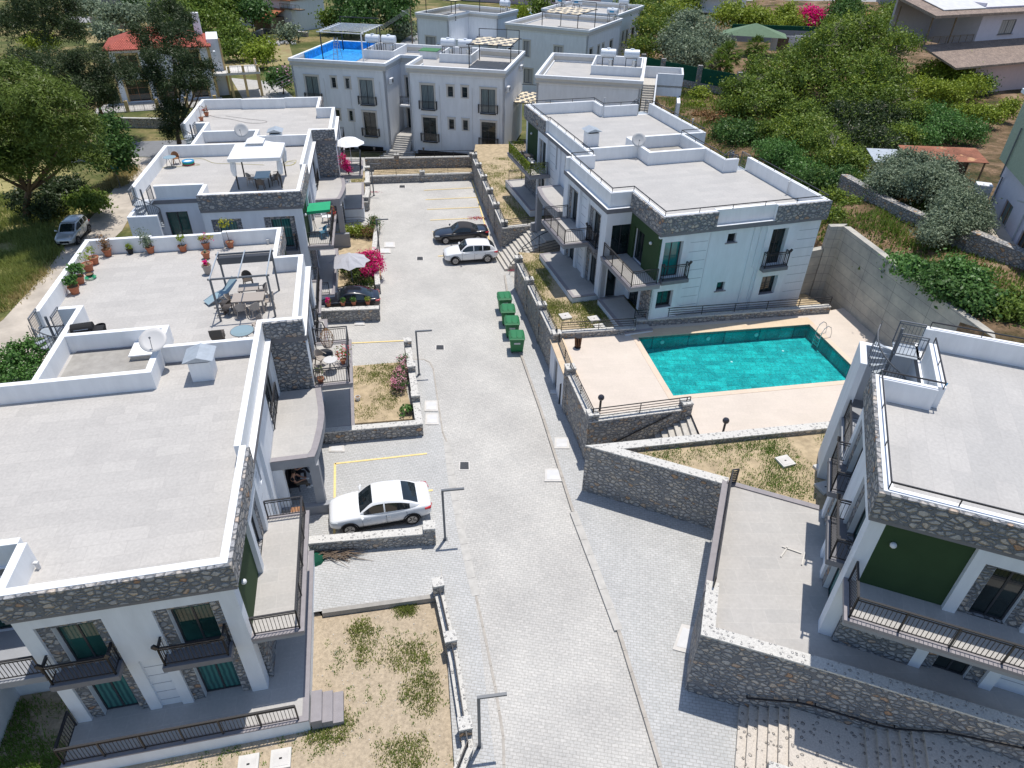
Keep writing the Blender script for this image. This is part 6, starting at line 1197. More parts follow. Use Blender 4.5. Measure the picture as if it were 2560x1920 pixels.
# ---------------------------------------------------------------- villas and sheds round about
def villa(label, O, ang, w_, d_, zb, h, roof, ov=0.5, rh=1.6, wallm='white_far', wins=(), rooftype='hip', name='villa', trimm=None, group=None):
    t = thing(name, label, 'villa', (O[0], O[1], zb), R(ang), group); m = MB(); hs = [(s0, s1, z0, z1) for s, s0, s1, z0, z1 in wins if s == 'S']; wall(m, 'a', 0, 0.25, 0, w_, -1.5, h, hs)
    hs2 = [(s0, s1, z0, z1) for s, s0, s1, z0, z1 in wins if s == 'E']; wall(m, 'b', w_-0.25, w_, 0.25, d_, -1.5, h, hs2); m.box(0, 0.25, 0.25, d_, -1.5, h); m.box(0.25, w_-0.25, d_-0.25, d_, -1.5, h); m.build('wall', wallm, t)
    for a, b, c, d in hs: 
        window(t, 'a', -1, 0.12, a+.01, b-.01, c+.01, d-.01, 'glass_dark', 1, 2 if trimm else 0, fr='wood' if trimm else 'frame_dark')
        if trimm: k = MB(); wall(k, 'a', -0.06, 0.0, a-0.25, b+0.25, c-0.05, d+0.28, [(a, b, c-0.06, d)]); k.build('window_surround', trimm, t)
    for a, b, c, d in hs2: window(t, 'b', 1, w_-0.12, a+.01, b-.01, c+.01, d-.01, 'glass_dark', 1)
    if roof:
        m = MB(); x0, x1, y0, y1 = -ov, w_+ov, -ov, d_+ov; yc = d_/2; k = (y1-y0)/2 if rooftype == 'hip' else 0
        m.add([(x0, y0, h), (x1, y0, h), (x1, y1, h), (x0, y1, h), (x0+k, yc, h+rh), (x1-k, yc, h+rh), (x0, y0, h-0.15), (x1, y0, h-0.15), (x1, y1, h-0.15), (x0, y1, h-0.15)], [(0, 1, 5, 4), (2, 3, 4, 5), (1, 2, 5), (3, 0, 4), (9, 8, 7, 6), (0, 6, 7, 1), (1, 7, 8, 2), (2, 8, 9, 3), (3, 9, 6, 0)]); m.build('roof', roof, t)
    return t
vA = villa('white villa with red tiled roof and sand-coloured trim behind the dark cypress', (-56.6, 101.2), 21.5, 13.0, 9.5, -0.6, 7.0, 'red_roof', 0.5, 2.0, wins=[('S', 1.2, 3.6, 3.9, 6.2), ('S', 1.2, 4.0, 0.2, 2.8), ('S', 5.2, 7.6, 0.2, 2.6), ('S', 9.8, 11.6, 3.9, 6.3), ('S', 9.8, 11.8, 0.2, 2.6)], trimm='mustard')
m = MB()
for x in (-0.05, 12.85, 8.6): m.box(x, x+0.25, -0.1, 0.0, -0.5, 7.0)
m.box(13.0, 13.25, 0.0, 0.25, -0.5, 7.3); m.box(14.6, 14.85, 1.2, 1.45, -0.5, 7.6); m.split('trim', 'mustard', vA); m = MB(); m.box(13.02, 14.6, 1.3, 8.0, -0.5, 7.6); m.box(11.6, 12.6, 6.0, 7.0, 7.6, 10.4); m.split('annex', 'white_far', vA)
m = MB(); m.box(14.9, 19.5, -1.0, 4.5, 3.1, 3.4); m.box(13.0, 14.85, -1.0, 1.2, 3.1, 3.4); m.build('balcony', 'concrete_light', vA); m = MB()
for x, y in ((15.2, -0.8), (19.2, -0.8), (19.2, 4.2), (17.2, -0.8)): m.box(x-0.18, x+0.18, y-0.18, y+0.18, -0.5, 4.3)
m.split('column', 'mustard', vA); m = MB(); rail_mb([(15.2, -0.8), (19.2, -0.8), (19.2, 4.2)], 3.4, 0.85, 0.3, 'v', mb=m); m.build('railing', 'grey_metal', vA)
m = MB(); m.box(-3, 13.5, -5.2, 0.0, -0.5, 0.05); m.build('terrace', 'concrete', vA); m = MB(); rail_mb([(-3, -5.1), (13.4, -5.1)], 0.05, 0.8, 0.3, 'v', mb=m); m.build('terrace_railing', 'grey_metal', vA); m = MB()
for x in (1.2, 5.0, 8.8, 12.6): m.box(x-0.22, x+0.22, -5.3, -4.9, -0.5, 1.4)
m.split('terrace_pillar', 'mustard', vA); ac_unit('air conditioner high on the sand-trimmed villa annex', Vector((-43.2, 104.4, 5.4)), R(21.5+90))
stone_wall('stone_wall', 'long grey stone wall between the villa and the street', [P2(300, 318, -.6), P2(470, 321, -.6)], 1.2, th=0.4, zb=-0.6); stone_wall('stone_wall', 'far stone wall beside the bend of the road, top left', [P2(160, 28, 0), P2(380, 18, 0)], 3.2, th=0.5, zb=-0.6, cap=False); stone_wall('stone_wall', 'far lower stone wall under the olive trees, top left', [P2(230, 62, 0), P2(350, 65, 0)], 2.0, th=0.5, zb=-0.6, cap=False)
stone_wall('stone_wall', 'rough stone wall on the dry plot behind the villa', [P2(630, 95, -.6), P2(662, 82, -.6), P2(770, 92, -.6)], 0.9, th=0.5, zb=-0.6)
vB = villa('white villa with pink gable and orange roofs at the top left', (-66, 176), -31, 19, 10, -0.6, 6.2, 'orange_roof', 0.4, 1.6, rooftype='gable', wins=[('S', 2.2, 3.2, 3.6, 5.2), ('S', 5.6, 6.8, 2.2, 4.0), ('S', 9.6, 10.8, 2.2, 4.0), ('S', 13.2, 14.2, 2.6, 4.4)])
m = MB(); m.box(11.2, 16.5, -4.2, -0.05, -0.5, 2.9); m.build('shed', 'wood_old', vB); m = MB(); m.add([(10.8, -4.8, 2.7), (17, -4.8, 2.7), (17, 0, 4.1), (10.8, 0, 4.1), (10.8, -4.8, 2.95), (17, -4.8, 2.95), (17, 0, 4.35), (10.8, 0, 4.35)], [(0, 3, 2, 1), (4, 5, 6, 7), (0, 1, 5, 4), (1, 2, 6, 5), (2, 3, 7, 6), (3, 0, 4, 7)]); m.build('shed_roof', 'orange_roof', vB)
m = MB(); m.box(14.2, 19.4, 0.5, 9.5, 6.2, 8.2); m.build('upper_floor', 'pink_wall', vB); m = MB(); rail_mb([(16, -0.3), (22, -0.3)], 4.6, 0.9, 0.3, 'v', mb=m); m.box(16, 22, -0.4, 1.2, 4.4, 4.6); m.build('balcony', 'wood_old', vB)
m = MB(); m.box(6.3, 7.1, 3.4, 4.2, 6.4, 8.6); m.build('chimney', 'cream_trim', vB)
vC = villa('long white building with dark arcade behind the citrus hedge', (20.5, 196), -26.5, 34, 10, -0.6, 6.8, None, wins=[('S', 1.0, 3.6, 0.0, 3.4), ('S', 5.4, 8.6, 0.0, 3.2), ('S', 9.4, 12.0, 0.6, 3.2), ('S', 14.2, 15.8, 1.0, 3.0), ('S', 23.2, 25.4, 0.6, 3.2)]); m = MB(); m.box(-0.6, 34.5, -1.4, 10.5, 6.8, 7.1); m.box(-0.6, 34.5, -1.5, 0.0, 3.6, 3.85); m.split('slab', 'white_far', vC)
vD = villa('small white outbuilding with orange roof at the top right', P2(2158, 75, 3.0), -20, 4.2, 5, 2.4, 3.2, 'orange_roof', 0.2, 0.5, rooftype='gable', wins=[('S', 1.2, 2.4, 0.0, 2.2)])
vG = villa('grey block behind the small white outbuilding', (95, 205), -20, 26, 12, -0.6, 8, None, wallm='grey_wall', wins=[('S', 5, 8, 1, 3), ('S', 12, 14, 4, 6)]); vH = villa('pale building at the top centre behind the blue car', (-22, 232), -20, 60, 12, -0.6, 7, None, wallm='pink_wall', wins=[('S', 4, 5.5, 1, 3), ('S', 10, 11.2, 1, 3.2), ('S', 26, 27.4, 1, 3), ('S', 33, 34.4, 1, 3.2)])
# villa with tiled roofs, top right
tR = thing('villa', 'villa with weathered brown tiled roofs and a pink lower wall, top right', 'villa', (56, 92, 4.6), R(24)); gT = fr((56, 92), 24, 4.6)
m = MB(); m.box(0.8, 30, -0.5, 1.0, -2, 4.0); m.build('lower_wall', 'pink_wall', tR)
def slabroof(mb, x0, x1, y0, y1, z0, z1, th=0.22): mb.add([(x0, y0, z0), (x1, y0, z0), (x1, y1, z1), (x0, y1, z1), (x0, y0, z0-th), (x1, y0, z0-th), (x1, y1, z1-th), (x0, y1, z1-th)], [(0, 1, 2, 3), (7, 6, 5, 4), (0, 4, 5, 1), (1, 5, 6, 2), (2, 6, 7, 3), (3, 7, 4, 0)])
m = MB(); slabroof(m, -4.5, 32, -1.6, 4.2, 3.9, 5.5); m.build('lower_roof', 'old_roof', tR)
m = MB(); wall(m, 'a', 4.2, 4.5, 5.2, 32, 4.5, 9.4, [(9.2, 12.0, 6.1, 7.8)]); m.box(5.2, 5.5, 4.5, 14, 4.5, 9.8); m.box(-2.6, 5.2, 11, 11.3, 4.5, 9.8); m.build('upper_wall', 'lilac_wall', tR)
window(tR, 'a', -1, 4.32, 9.21, 11.99, 6.11, 7.79, 'glass_blind', 1, sill=0.3); m = MB(); slabroof(m, -5, 34, 3.0, 13, 8.9, 11.2, 0.3); m.build('upper_roof', 'old_roof', tR); m = MB(); slabroof(m, -2.4, 34, 4.2, 13.2, 9.32, 11.4, 0.08); m.build('roof_membrane', 'white_dull', tR)
m = MB(); rail_mb([(-3.6, 9.5), (-3.6, 4.4), (5.0, 4.4)], 5.3, 1.0, 0.25, 'v', mb=m)
for x, y in ((-3.6, 4.4), (0.6, 4.4), (-3.6, 9.5)): m.bar((x, y, 5.3), (x, y, 9.2), 0.14)
m.build('veranda', 'wood_old', tR); ac_unit('air conditioner on the lilac wall of the brown-roofed villa', gT(17.5, 4.2, 6.4), R(24))
# pale villa at the right edge
tV = thing('villa', 'pale villa with green-sided upper floor at the right edge', 'villa', (33.4, 46.6, 5.6), R(-107)); m = MB()
wall(m, 'a', 0.0, 0.3, 0, 14, -1.5, 4.4, [(2.6, 4.2, 0.9, 2.8), (7.0, 10.4, 0.2, 2.4)])
m.box(0, 0.3, 0.3, 9, -1.5, 4.4); m.build('wall', 'lilac_wall', tV); m = MB(); m.box(-1.0, 14, -0.25, 9, 4.4, 8.6); m.build('green_siding', 'siding_green', tV); m = MB(); m.box(-1.5, 14.2, -0.5, 9.2, 8.6, 8.85); m.build('roof_edge', 'white_cool', tV)
window(tV, 'a', -1, 0.15, 2.61, 4.19, 0.91, 2.79, 'glass_net', 1, fr='wood', sill=0.3); window(tV, 'a', -1, 0.15, 7.01, 10.39, 0.21, 2.39, 'glass_dark', 4, fr='wood'); window(tV, 'a', -1, -0.27, 6.0, 7.2, 5.4, 7.0, 'glass_dark', 1, fr='wood')
m = MB(); m.box(0.5, 14, -1.2, 0.0, -1.5, 0.35); m.build('plinth', 'concrete_light', tV); m = MB(); m.tube([(0.6, -0.1, 0), (0.6, -0.1, 3.6), (0.9, -0.35, 3.7), (0.9, -0.35, 6.9)], 0.05, 6); m.build('drain_pipe', 'grey_metal', tV)
t = thing('meter_cabinet', 'pale metal meter cabinet on the corner of the pale villa', 'cabinet', (33.5, 47.2, 7.2), R(-20)); m = MB(); m.box(-1.0, 0.0, -0.4, 0.4, 0, 1.1); m.build('casing', 'plastic_white', t, bevel=0.03); m = MB(); m.box(-0.95, -0.05, -0.42, -0.4, 0.05, 1.05); m.build('door', 'white_dull', t)
stone_wall('stone_wall', 'long rough stone wall crossing the slope, nearer part', [(29.2, 41.0), (31.0, 37.0), (32.5, 31.0)], 1.1, zb=6.3, th=0.7, m='stone_garden', cap=False); stone_wall('stone_wall', 'long rough stone wall crossing the slope, behind the crops', [(26.0, 53.5), (27.0, 48.5), (28.6, 44.0), (29.2, 41.0)], 1.2, zb=5.6, th=0.7, cap=False)
sheet('villa_yard', [(29.9, 42.4), (32.0, 37.5), (33.3, 32.0), (34, 45.5)], 7.0, 'gravel_road', z0=5.0)
t = thing('clothes_pole', 'thin T-shaped clothes post in the yard of the pale villa', 'post', (31.4, 40.4, 7.0), R(-60)); m = MB(); m.bar((0, 0, 0), (0, 0, 2.4), 0.07); m.bar((-0.7, 0, 2.4), (0.7, 0, 2.4), 0.07); m.build('post', 'galv', t)
# rusty lean-to
t = thing('shed', 'low shed with a rusty corrugated roof behind the olives', 'shed', (30.0, 54.0, 5.4), R(-4)); m = MB(); slabroof(m, 0.9, 7.0, 0, 2.6, 2.5, 2.9, 0.06); m.build('roof', 'rust_metal', t); m = MB()
for x in (1.0, 3.8, 6.8):
    for y in (0.2, 2.4): m.bar((x, y, 0), (x, y, 2.5), 0.1)
m.box(1.0, 6.8, 2.4, 2.5, 0, 2.4); m.build('posts', 'wood_old', t); m = MB(); slabroof(m, -1.6, 0.8, 0.1, 2.4, 2.2, 2.6, 0.05); m.build('grey_roof', 'galv', t)
# green screened fence
t = thing('screen_fence', 'green screen fence with stone posts on a stone wall, right of the low white house', 'fence', (21, 98, 2)); pts = [(17.6, 104.5), (19.9, 101.5), (24.0, 97.2), (28.2, 93.2)]; wm = MB(); sm = MB(); pm = MB()
for i, ((x0, y0), (x1, y1)) in enumerate(zip(pts, pts[1:])):
    d = (Vector((x1-x0, y1-y0))).normalized(); n_ = Vector((-d.y, d.x))*0.2; q = [(x0-n_.x, y0-n_.y), (x1-n_.x, y1-n_.y), (x1+n_.x, y1+n_.y), (x0+n_.x, y0+n_.y)]; wm.prism(q, 1.0, 4.6); n_ *= 0.15; q = [(x0-n_.x, y0-n_.y), (x1-n_.x, y1-n_.y), (x1+n_.x, y1+n_.y), (x0+n_.x, y0+n_.y)]; sm.prism(q, 4.6, 6.4)
for x, y in pts: pm.box(x-0.3, x+0.3, y-0.3, y+0.3, 1.0, 6.7)
wm.build('wall', 'stone_garden', t, world=True); sm.split('green_screen', 'green_net', t, world=True); pm.split('post', 'stone_garden', t, world=True)
t = thing('gazebo', 'pale green pyramid canopy behind the fan palms', 'gazebo', (*P2(1880, 112, 4.6), 3.6), R(-15)); m = MB(); a_ = 5.2
m.add([(-a_, -2.6, 2.6), (a_, -2.6, 2.6), (a_, 2.6, 2.6), (-a_, 2.6, 2.6), (0, 0, 4.3)], [(0, 1, 4), (1, 2, 4), (2, 3, 4), (3, 0, 4), (3, 2, 1, 0)]); m.build('canopy', 'sage_cloth', t) if 'sage_cloth' in MT else None
mat('sage_cloth', (0.15, 0.22, 0.145), 0.9, 0.1, var=0.08); m.build('canopy', 'sage_cloth', t); m = MB()
for x in (-a_+0.3, a_-0.3):
    for y in (-2.3, 2.3): m.bar((x, y, 0), (x, y, 2.6), 0.12)
m.build('posts', 'wood_old', t)
t = thing('screen_fence', 'long dark fence with green netting in front of the citrus hedge', 'fence', (*P2(1830, 82, 4.5), 4)); a_, b_ = P(1826, 88, 4.4), P(2055, 96, 4.4); m = MB(); m.bar(a_+Vector((0, 0, 0.1)), b_+Vector((0, 0, 0.1)), 0.2, 2.2); m.build('wall', 'grey_wall', t, world=True); m = MB(); m.bar(a_+Vector((0, 0, 1.5)), b_+Vector((0, 0, 1.5)), 0.24, 0.7); m.build('netting', 'green_net', t, world=True)
for i, (x, lab) in enumerate(((1955, 'white wooden gate panel below the dark fence, left of two'), (2012, 'white wooden gate panel below the dark fence, right of two'))):
    p = P(x, 115, 4.2); t = thing('lattice_gate', lab, 'gate', (p.x, p.y, 3.4), R(-10), 'white gate panels'); m = MB(); m.box(-2.0, -0.9, -0.05, 0.05, 0, 2.4); m.box(0.9, 2.0, -0.05, 0.05, 0, 2.4); m.box(-0.9, 0.9, -0.05, 0.05, 2.2, 2.4); m.build('frame', 'white', t); m = MB(); m.box(-0.9, 0.9, -0.02, 0.02, 0, 2.2); m.build('panel', 'wood_old', t)
# poles, lamps, wires
t = thing('electricity_pole', 'wooden electricity pole in front of the porch house', 'utility pole', P(1031, 108, 0)+Vector((0, 0, -0.6))); m = MB(); m.tube([(0, 0, 0), (0, 0, 7.2)], [0.14, 0.1], 8); m.build('pole', 'wood_old', t); m = MB(); m.bar((-0.1, 0, 5.6), (-1.2, -0.2, 6.3), 0.06); m.bar((-1.1, -0.2, 6.3), (-1.7, -0.3, 6.4), 0.22, 0.1); m.build('lamp_head', 'plastic_white', t)
t = thing('street_lamp', 'slim grey street lamp beside the dry plot at the top left', 'street lamp', P(625, 88, 0)); m = MB(); m.tube([(0, 0, -0.6), (0, 0, 3.7), (-0.3, 0, 3.9)], 0.06, 6); m.build('pole', 'galv', t); m = MB(); m.bar((-0.3, 0, 3.9), (-0.9, 0, 3.85), 0.2, 0.1); m.build('lamp_head', 'plastic_white', t)
m = MB(); a_ = P(1031, 108, 0)+Vector((0, 0, 6.4))
for k in range(4): e_ = P(690-10*k, 200+14*k, 3.0); mid = a_.lerp(e_, 0.5)+Vector((0, 0, -0.8)); m.tube([a_+Vector((0, 0, -0.2*k)), mid, e_], 0.022, 4)
tag(m.build('overhead_cables', 'grey_metal', world=True), 'overhead cables running left from the electricity pole past the house', 'cables')
t = thing('rubble_heap', 'heap of pale rubble on the dry plot beside the blue tarpaulin house', 'rubble', P(690, 103, 0)); rg = random.Random(5); m = MB()
for k in range(60): x, y = rg.gauss(0, 1.6), rg.gauss(0, 0.7); m.ball((x, y, -0.45+rg.uniform(0, 0.25)), rg.uniform(0.12, 0.3), 5, 3)
tag(m.build('rocks', 'concrete_light', t), None, None, None, 'stuff')
# ---------------------------------------------------------------- cars
def car(name, label, front, rear, L, W, H, paint, style='suv', wb=None, roofm=None, zb=0.0, hood=0.30, glassroof=False):
    """front / rear: world xy of the bumper centres; x axis points forwards"""
    f = Vector(front[:2]); r = Vector(rear[:2]); d = (f-r).normalized(); c = (f+r)/2; ang = math.atan2(d.y, d.x)
    t = thing(name, label, 'car', (c.x, c.y, zb), ang, 'parked cars'); wb = wb or L*0.61; hl, hw = L/2, W/2
    # body: stations along x (from rear to front): (x, half width at belt, z bottom, z belt)
    if style == 'coupe': S = [(-hl, .74, .42, .80), (-hl+.06, .86, .30, .98), (-hl+.35, .95, .25, 1.05), (-hl*.55, 1, .23, 1.02), (-hl*.1, 1, .22, .97), (hl*.38, 1, .22, .94), (hl*.62, .98, .23, .90), (hl-.35, .92, .24, .80), (hl-.08, .80, .28, .68), (hl, .66, .36, .56)]
    else: S = [(-hl, .80, .45, .85), (-hl+.06, .90, .32, 1.0), (-hl+.35, .97, .26, 1.06), (-hl*.55, 1, .24, 1.05), (-hl*.1, 1, .23, 1.02), (hl*.42, 1, .23, 1.01), (hl*.62, .98, .23, .98), (hl-.3, .92, .25, .88), (hl-.07, .82, .30, .74), (hl, .70, .38, .60)]
    bm = MB(); rings = []
    for x, k, z0, z1 in S:
        w_ = hw*k; z1 = z1*H/1.6 if style != 'coupe' else z1*H/1.5; rings.append([(x, y*w_, z) for y, z in ((-.80, z0), (-.98, z0+.12), (-1, (z0+z1)/2), (-.975, z1-.05), (-.90, z1), (-.5, z1+.035), (0, z1+.045), (.5, z1+.035), (.90, z1), (.975, z1-.05), (1, (z0+z1)/2), (.98, z0+.12), (.80, z0))])
    n = len(rings[0]); vs = [v for rg_ in rings for v in rg_]; fs = []
    for i in range(len(rings)-1):
        for k in range(n): fs.append((i*n+k, (i+1)*n+k, (i+1)*n+(k+1) % n, i*n+(k+1) % n))
    fs.append(tuple(range(n))); fs.append(tuple(range((len(rings)-1)*n+n-1, (len(rings)-1)*n-1, -1))); bm.add(vs, fs)
    body = bm.build('body', paint, t, smooth=True); sb_ = body.modifiers.new('sub', 'SUBSURF'); sb_.levels = sb_.render_levels = 1
        # cabin: lofted shell split into painted roof and pillars, windscreen, rear and side windows
    k_ = H/1.6
    if style == 'fast': C = [(-.41, 1.04), (-.36, 1.16), (-.29, 1.35), (-.20, 1.50), (-.09, 1.585), (.0, 1.60), (.055, 1.575), (.10, 1.46), (.155, 1.22), (.205, 1.00)]; R0, R1_, S0, S1, W0 = -.375, -.235, -.29, .16, .065; BP_ = (-.035,)
    elif style == 'coupe': k_ = H/1.42; C = [(-.33, .94), (-.28, 1.06), (-.21, 1.23), (-.13, 1.35), (-.05, 1.41), (.0, 1.415), (.045, 1.38), (.09, 1.24), (.17, .93)]; R0, R1_, S0, S1, W0 = -.31, -.20, -.16, .13, .04; BP_ = ()
    elif H > 1.7 or paint == 'paint_silver': C = [(-.485, 1.05), (-.47, 1.25), (-.44, 1.48), (-.36, 1.57), (-.2, 1.61), (.0, 1.60), (.07, 1.56), (.13, 1.36), (.24, 1.02)]; R0, R1_, S0, S1, W0 = -.482, -.445, -.42, .19, .085; BP_ = (-.06, -.24)
    else: C = [(-.46, 1.06), (-.43, 1.22), (-.38, 1.40), (-.30, 1.52), (-.15, 1.585), (.0, 1.60), (.06, 1.575), (.105, 1.46), (.16, 1.22), (.21, 1.00)]; R0, R1_, S0, S1, W0 = -.44, -.355, -.36, .165, .07; BP_ = (-.04, -.21)
    def zt(x):
        for (x0, z0), (x1, z1) in zip(C, C[1:]):
            if x <= x1: u = (x-x0)/(x1-x0); return z0+(z1-z0)*u
        return C[-1][1]
    N_ = 44; xs = [C[0][0]+(C[-1][0]-C[0][0])*i/N_ for i in range(N_+1)]; ring = []
    zs_ = [zt(x) for x in xs]
    for _ in range(3): zs_ = [zs_[0]]+[(zs_[i-1]+2*zs_[i]+zs_[i+1])/4 for i in range(1, N_)]+[zs_[-1]]
    belt = (.99 if style != 'coupe' else .92)
    for x, z in zip(xs, zs_):
        u = (x-C[0][0])/(C[-1][0]-C[0][0]); wb_ = hw*(.955-.16*abs(2*u-1)**3.5); top = max(z, belt+.01); fr_ = (top-belt)/(1.6-belt if style != 'coupe' else 1.415-belt); wt_ = wb_-hw*.215*fr_
        rz = [(wb_, belt-.06), (wb_-(wb_-wt_)*.12, belt+(top-belt)*.12), (wb_-(wb_-wt_)*.85, belt+(top-belt)*.80), (wt_*.955, belt+(top-belt)*.93), (wt_*.86, top-.012), (wt_*.45, top+.018), (0, top+.028)]
        ring.append([(x*L, -y, z_*k_) for y, z_ in rz]+[(x*L, y, z_*k_) for y, z_ in rz[-2::-1]])
    parts_ = {'roof': MB(), 'windscreen': MB(), 'rear_window': MB(), 'side_window': MB()}; nr = len(ring[0])
    for i in range(N_):
        xm = (xs[i]+xs[i+1])/2
        for k in range(nr-1):
            kk = min(k, nr-2-k); key = 'roof'
            if kk >= 4 and xm > W0: key = 'windscreen'
            elif kk >= 4 and R0 < xm < R1_: key = 'rear_window'
            elif kk == 1 and S0 < xm < S1 and not any(abs(xm-q) < .008 for q in BP_) and zs_[i] > belt+.12: key = 'side_window'
            parts_[key].add([ring[i][k], ring[i+1][k], ring[i+1][k+1], ring[i][k+1]], [(0, 1, 2, 3)])
    for key, mb_ in parts_.items():
        mp_ = (roofm or paint) if key == 'roof' else 'car_glass'
        if key == 'side_window':
            for sgn in (-1, 1):
                q = MB(); [q.add(mb_.v[a0:b0], [[j-a0 for j in f_] for f_ in mb_.f[c0:d0]]) for a0, b0, c0, d0 in mb_.c if sgn*mb_.v[a0][1] > 0]; q.build('side_window', mp_, t)
        else:
            o_ = mb_.build(key, mp_, t)
            if key == 'roof':
                bmm = bmesh.new(); bmm.from_mesh(o_.data); bmesh.ops.remove_doubles(bmm, verts=bmm.verts, dist=.0005); [setattr(f_, 'smooth', True) for f_ in bmm.faces]; bmm.to_mesh(o_.data); bmm.free()
    zb_ = belt*k_
    wm_ = MB()
    for ix, x in enumerate((wb/2+.03*L/4, -wb/2+.03*L/4)):
        for s in (-1, 1):
            rr_ = .345 if style != 'coupe' else .33; wt = MB(); y0, y1 = s*(hw-.20), s*(hw+.005); nn = 20
            wt.tube([(x, y0, rr_), (x, y1-s*.03, rr_), (x, y1, rr_)], [rr_, rr_, rr_*.93], nn); w_ = wt.build('wheel', 'rubber', t)
            k = MB(); k.tube([(x, y1-s*.02, rr_), (x, y1+s*.008, rr_)], rr_*.66, nn); k.build('rim', 'rim', w_)
            k = MB()
            for j in range(5): a_ = j*2*math.pi/5+.3; k.prism([(0, 0)]*0+[(0, 0)], 0, 0) if False else k.bar((x+rr_*.12*math.cos(a_+.9), y1+s*.012, rr_+rr_*.12*math.sin(a_+.9)), (x+rr_*.6*math.cos(a_+.63), y1+s*.012, rr_+rr_*.6*math.sin(a_+.63)), .05, .008)
            k.build('rim_gaps', 'dark', w_)
            k = MB(); k.tube([(x, s*(hw-.03), rr_+.02), (x, s*(hw+.002), rr_+.02)], rr_+.06, 20); k.build('wheel_arch', 'rubber' if style in ('suv', 'fast') else paint, t) if False else None
            ar = MB(); rr2 = rr_+.055
            for j in range(12):
                a0_, a1_ = math.pi*j/12, math.pi*(j+1)/12; ar.bar((x+rr2*math.cos(a0_), s*(hw-.012), rr_+rr2*math.sin(a0_)*.98), (x+rr2*math.cos(a1_), s*(hw-.012), rr_+rr2*math.sin(a1_)*.98), .06, .04)
            ar.build('wheel_arch', 'rubber', t)
    sm_ = MB()
    for s in (-1, 1): sm_.box(-wb/2+.3, wb/2-.25, s*(hw-.07), s*(hw-.005), .2, .3)
    sm_.split('sill_trim', 'rubber', t)
    for s in (-1, 1):
        k = MB(); z = .70*H/1.6 if style != 'coupe' else .66; k.tube([(hl-.42, s*(hw*.90), z+.06), (hl-.16, s*(hw*.78), z+.02), (hl-.07, s*(hw*.60), z-.02)], [.05, .075, .05], 8); k.build('headlight', 'lamp_clear', t)
        k = MB(); k.tube([(-hl+.34, s*(hw*.955), z+.20), (-hl+.12, s*(hw*.88), z+.17), (-hl+.02, s*(hw*.58), z+.13)], [.05, .08, .05], 8); k.build('tail_light', 'lamp_red', t)
        k = MB(); k.tube([(hl*.36, s*(hw*.95), zb_+.02), (hl*.36, s*(hw+.1), zb_+.06), (hl*.34, s*(hw+.2), zb_+.06)], [.03, .075, .06], 8); k.build('wing_mirror', paint, t)
        k = MB()
        for x in ((-.35, .55) if style != 'coupe' else (-.1,)): k.bar((x-.09, s*(hw+.005), .82*H/1.6), (x+.09, s*(hw+.005), .82*H/1.6), .03, .03)
        k.split('door_handle', 'steel' if paint != 'paint_black' else paint, t)
        k = MB()
        for x in ((hl*.36, -.05*L, -.25*L) if style != 'coupe' else (hl*.36, -.16*L)): k.bar((x, s*(hw+.001), .3), (x, s*(hw*.985), zb_-.08), .012)
        k.split('door_seam', 'rubber', t)
    k = MB(); k.box(hl-.06, hl+.012, -hw*.42, hw*.42, .42, .60); k.build('grille', 'dark', t); k = MB(); k.box(hl-.02, hl+.02, -.25, .25, .34, .42); k.build('number_plate', 'plate', t); k = MB(); k.box(-hl-.015, -hl+.02, -.25, .25, .58, .69); k.build('number_plate', 'plate', t)
    return t
def carpx(fr_, re_, z=0.0): return P(*fr_, z), P(*re_, z)
# white crossover coupe near the camera: wheel centres (875,1325) front, (1031,1299) rear
def from_wheels(w1, w2, side, L, W, wb, zw=0.34, zb=0.0):
    a, b = P(*w1, zb+zw), P(*w2, zb+zw); d = (a-b).normalized(); n_ = Vector((-d.y, d.x, 0))*side*(W/2); c = (a+b)/2+n_-d*(.03*L/4); return c+d*L/2, c-d*L/2
f, r_ = from_wheels((874.8, 1324.9), (1031.4, 1299.2), -1, 4.73, 1.9, 2.87); car('parked_car', 'white coupe-roofed crossover nearest the camera, with a dark rear window', f, r_, 4.73, 1.9, 1.58, 'paint_white', 'fast', 2.87)
f, r_ = from_wheels((1138.4, 653.3), (1219.3, 647.5), -1, 4.34, 1.8, 2.61); car('parked_car', 'white compact crossover parked next to the black convertible', f, r_, 4.34, 1.8, 1.6, 'paint_white', 'suv', 2.61)
f, r_ = from_wheels((1112.4, 602), (1197, 596.5), -1, 4.7, 1.8, 2.76); car('parked_car', 'black convertible with closed fabric roof by the right-hand wall', f, r_, 4.7, 1.8, 1.42, 'paint_black', 'coupe', 2.76, roofm='cloth_soft') if 'cloth_soft' in MT else None
mat('cloth_soft', (0.045, 0.045, 0.05), 0.9, 0.2); car('parked_car', 'black convertible with closed fabric roof by the right-hand wall', f, r_, 4.7, 1.8, 1.42, 'paint_black', 'coupe', 2.76, roofm='cloth_soft')
a_, b_ = P(803, 765, 0.35), P(950, 752, 0.35); d_ = (b_-a_).normalized(); car('parked_car', 'black hatchback tucked behind the wall with flower pots', a_-d_*0.1, a_+d_*4.15, 4.25, 1.75, 1.5, 'paint_black', 'fast', 2.6)
a_, b_ = P(163, 612, -0.3), P(222, 548, -0.3); d_ = (b_-a_).normalized(); car('parked_car', 'silver hatchback parked on the gravel road at the left', a_, a_+d_*4.05, 4.05, 1.7, 1.6, 'paint_silver', 'suv', 2.6, zb=-0.6)
a_, b_ = P(1330, 36, 0.0), P(1285, 33, 0.0); d_ = (a_-b_).normalized(); car('parked_car', 'light blue people carrier at the top behind the houses', a_, a_-d_*4.1, 4.1, 1.75, 1.75, 'paint_blue', 'suv', 2.6, zb=-0.6)
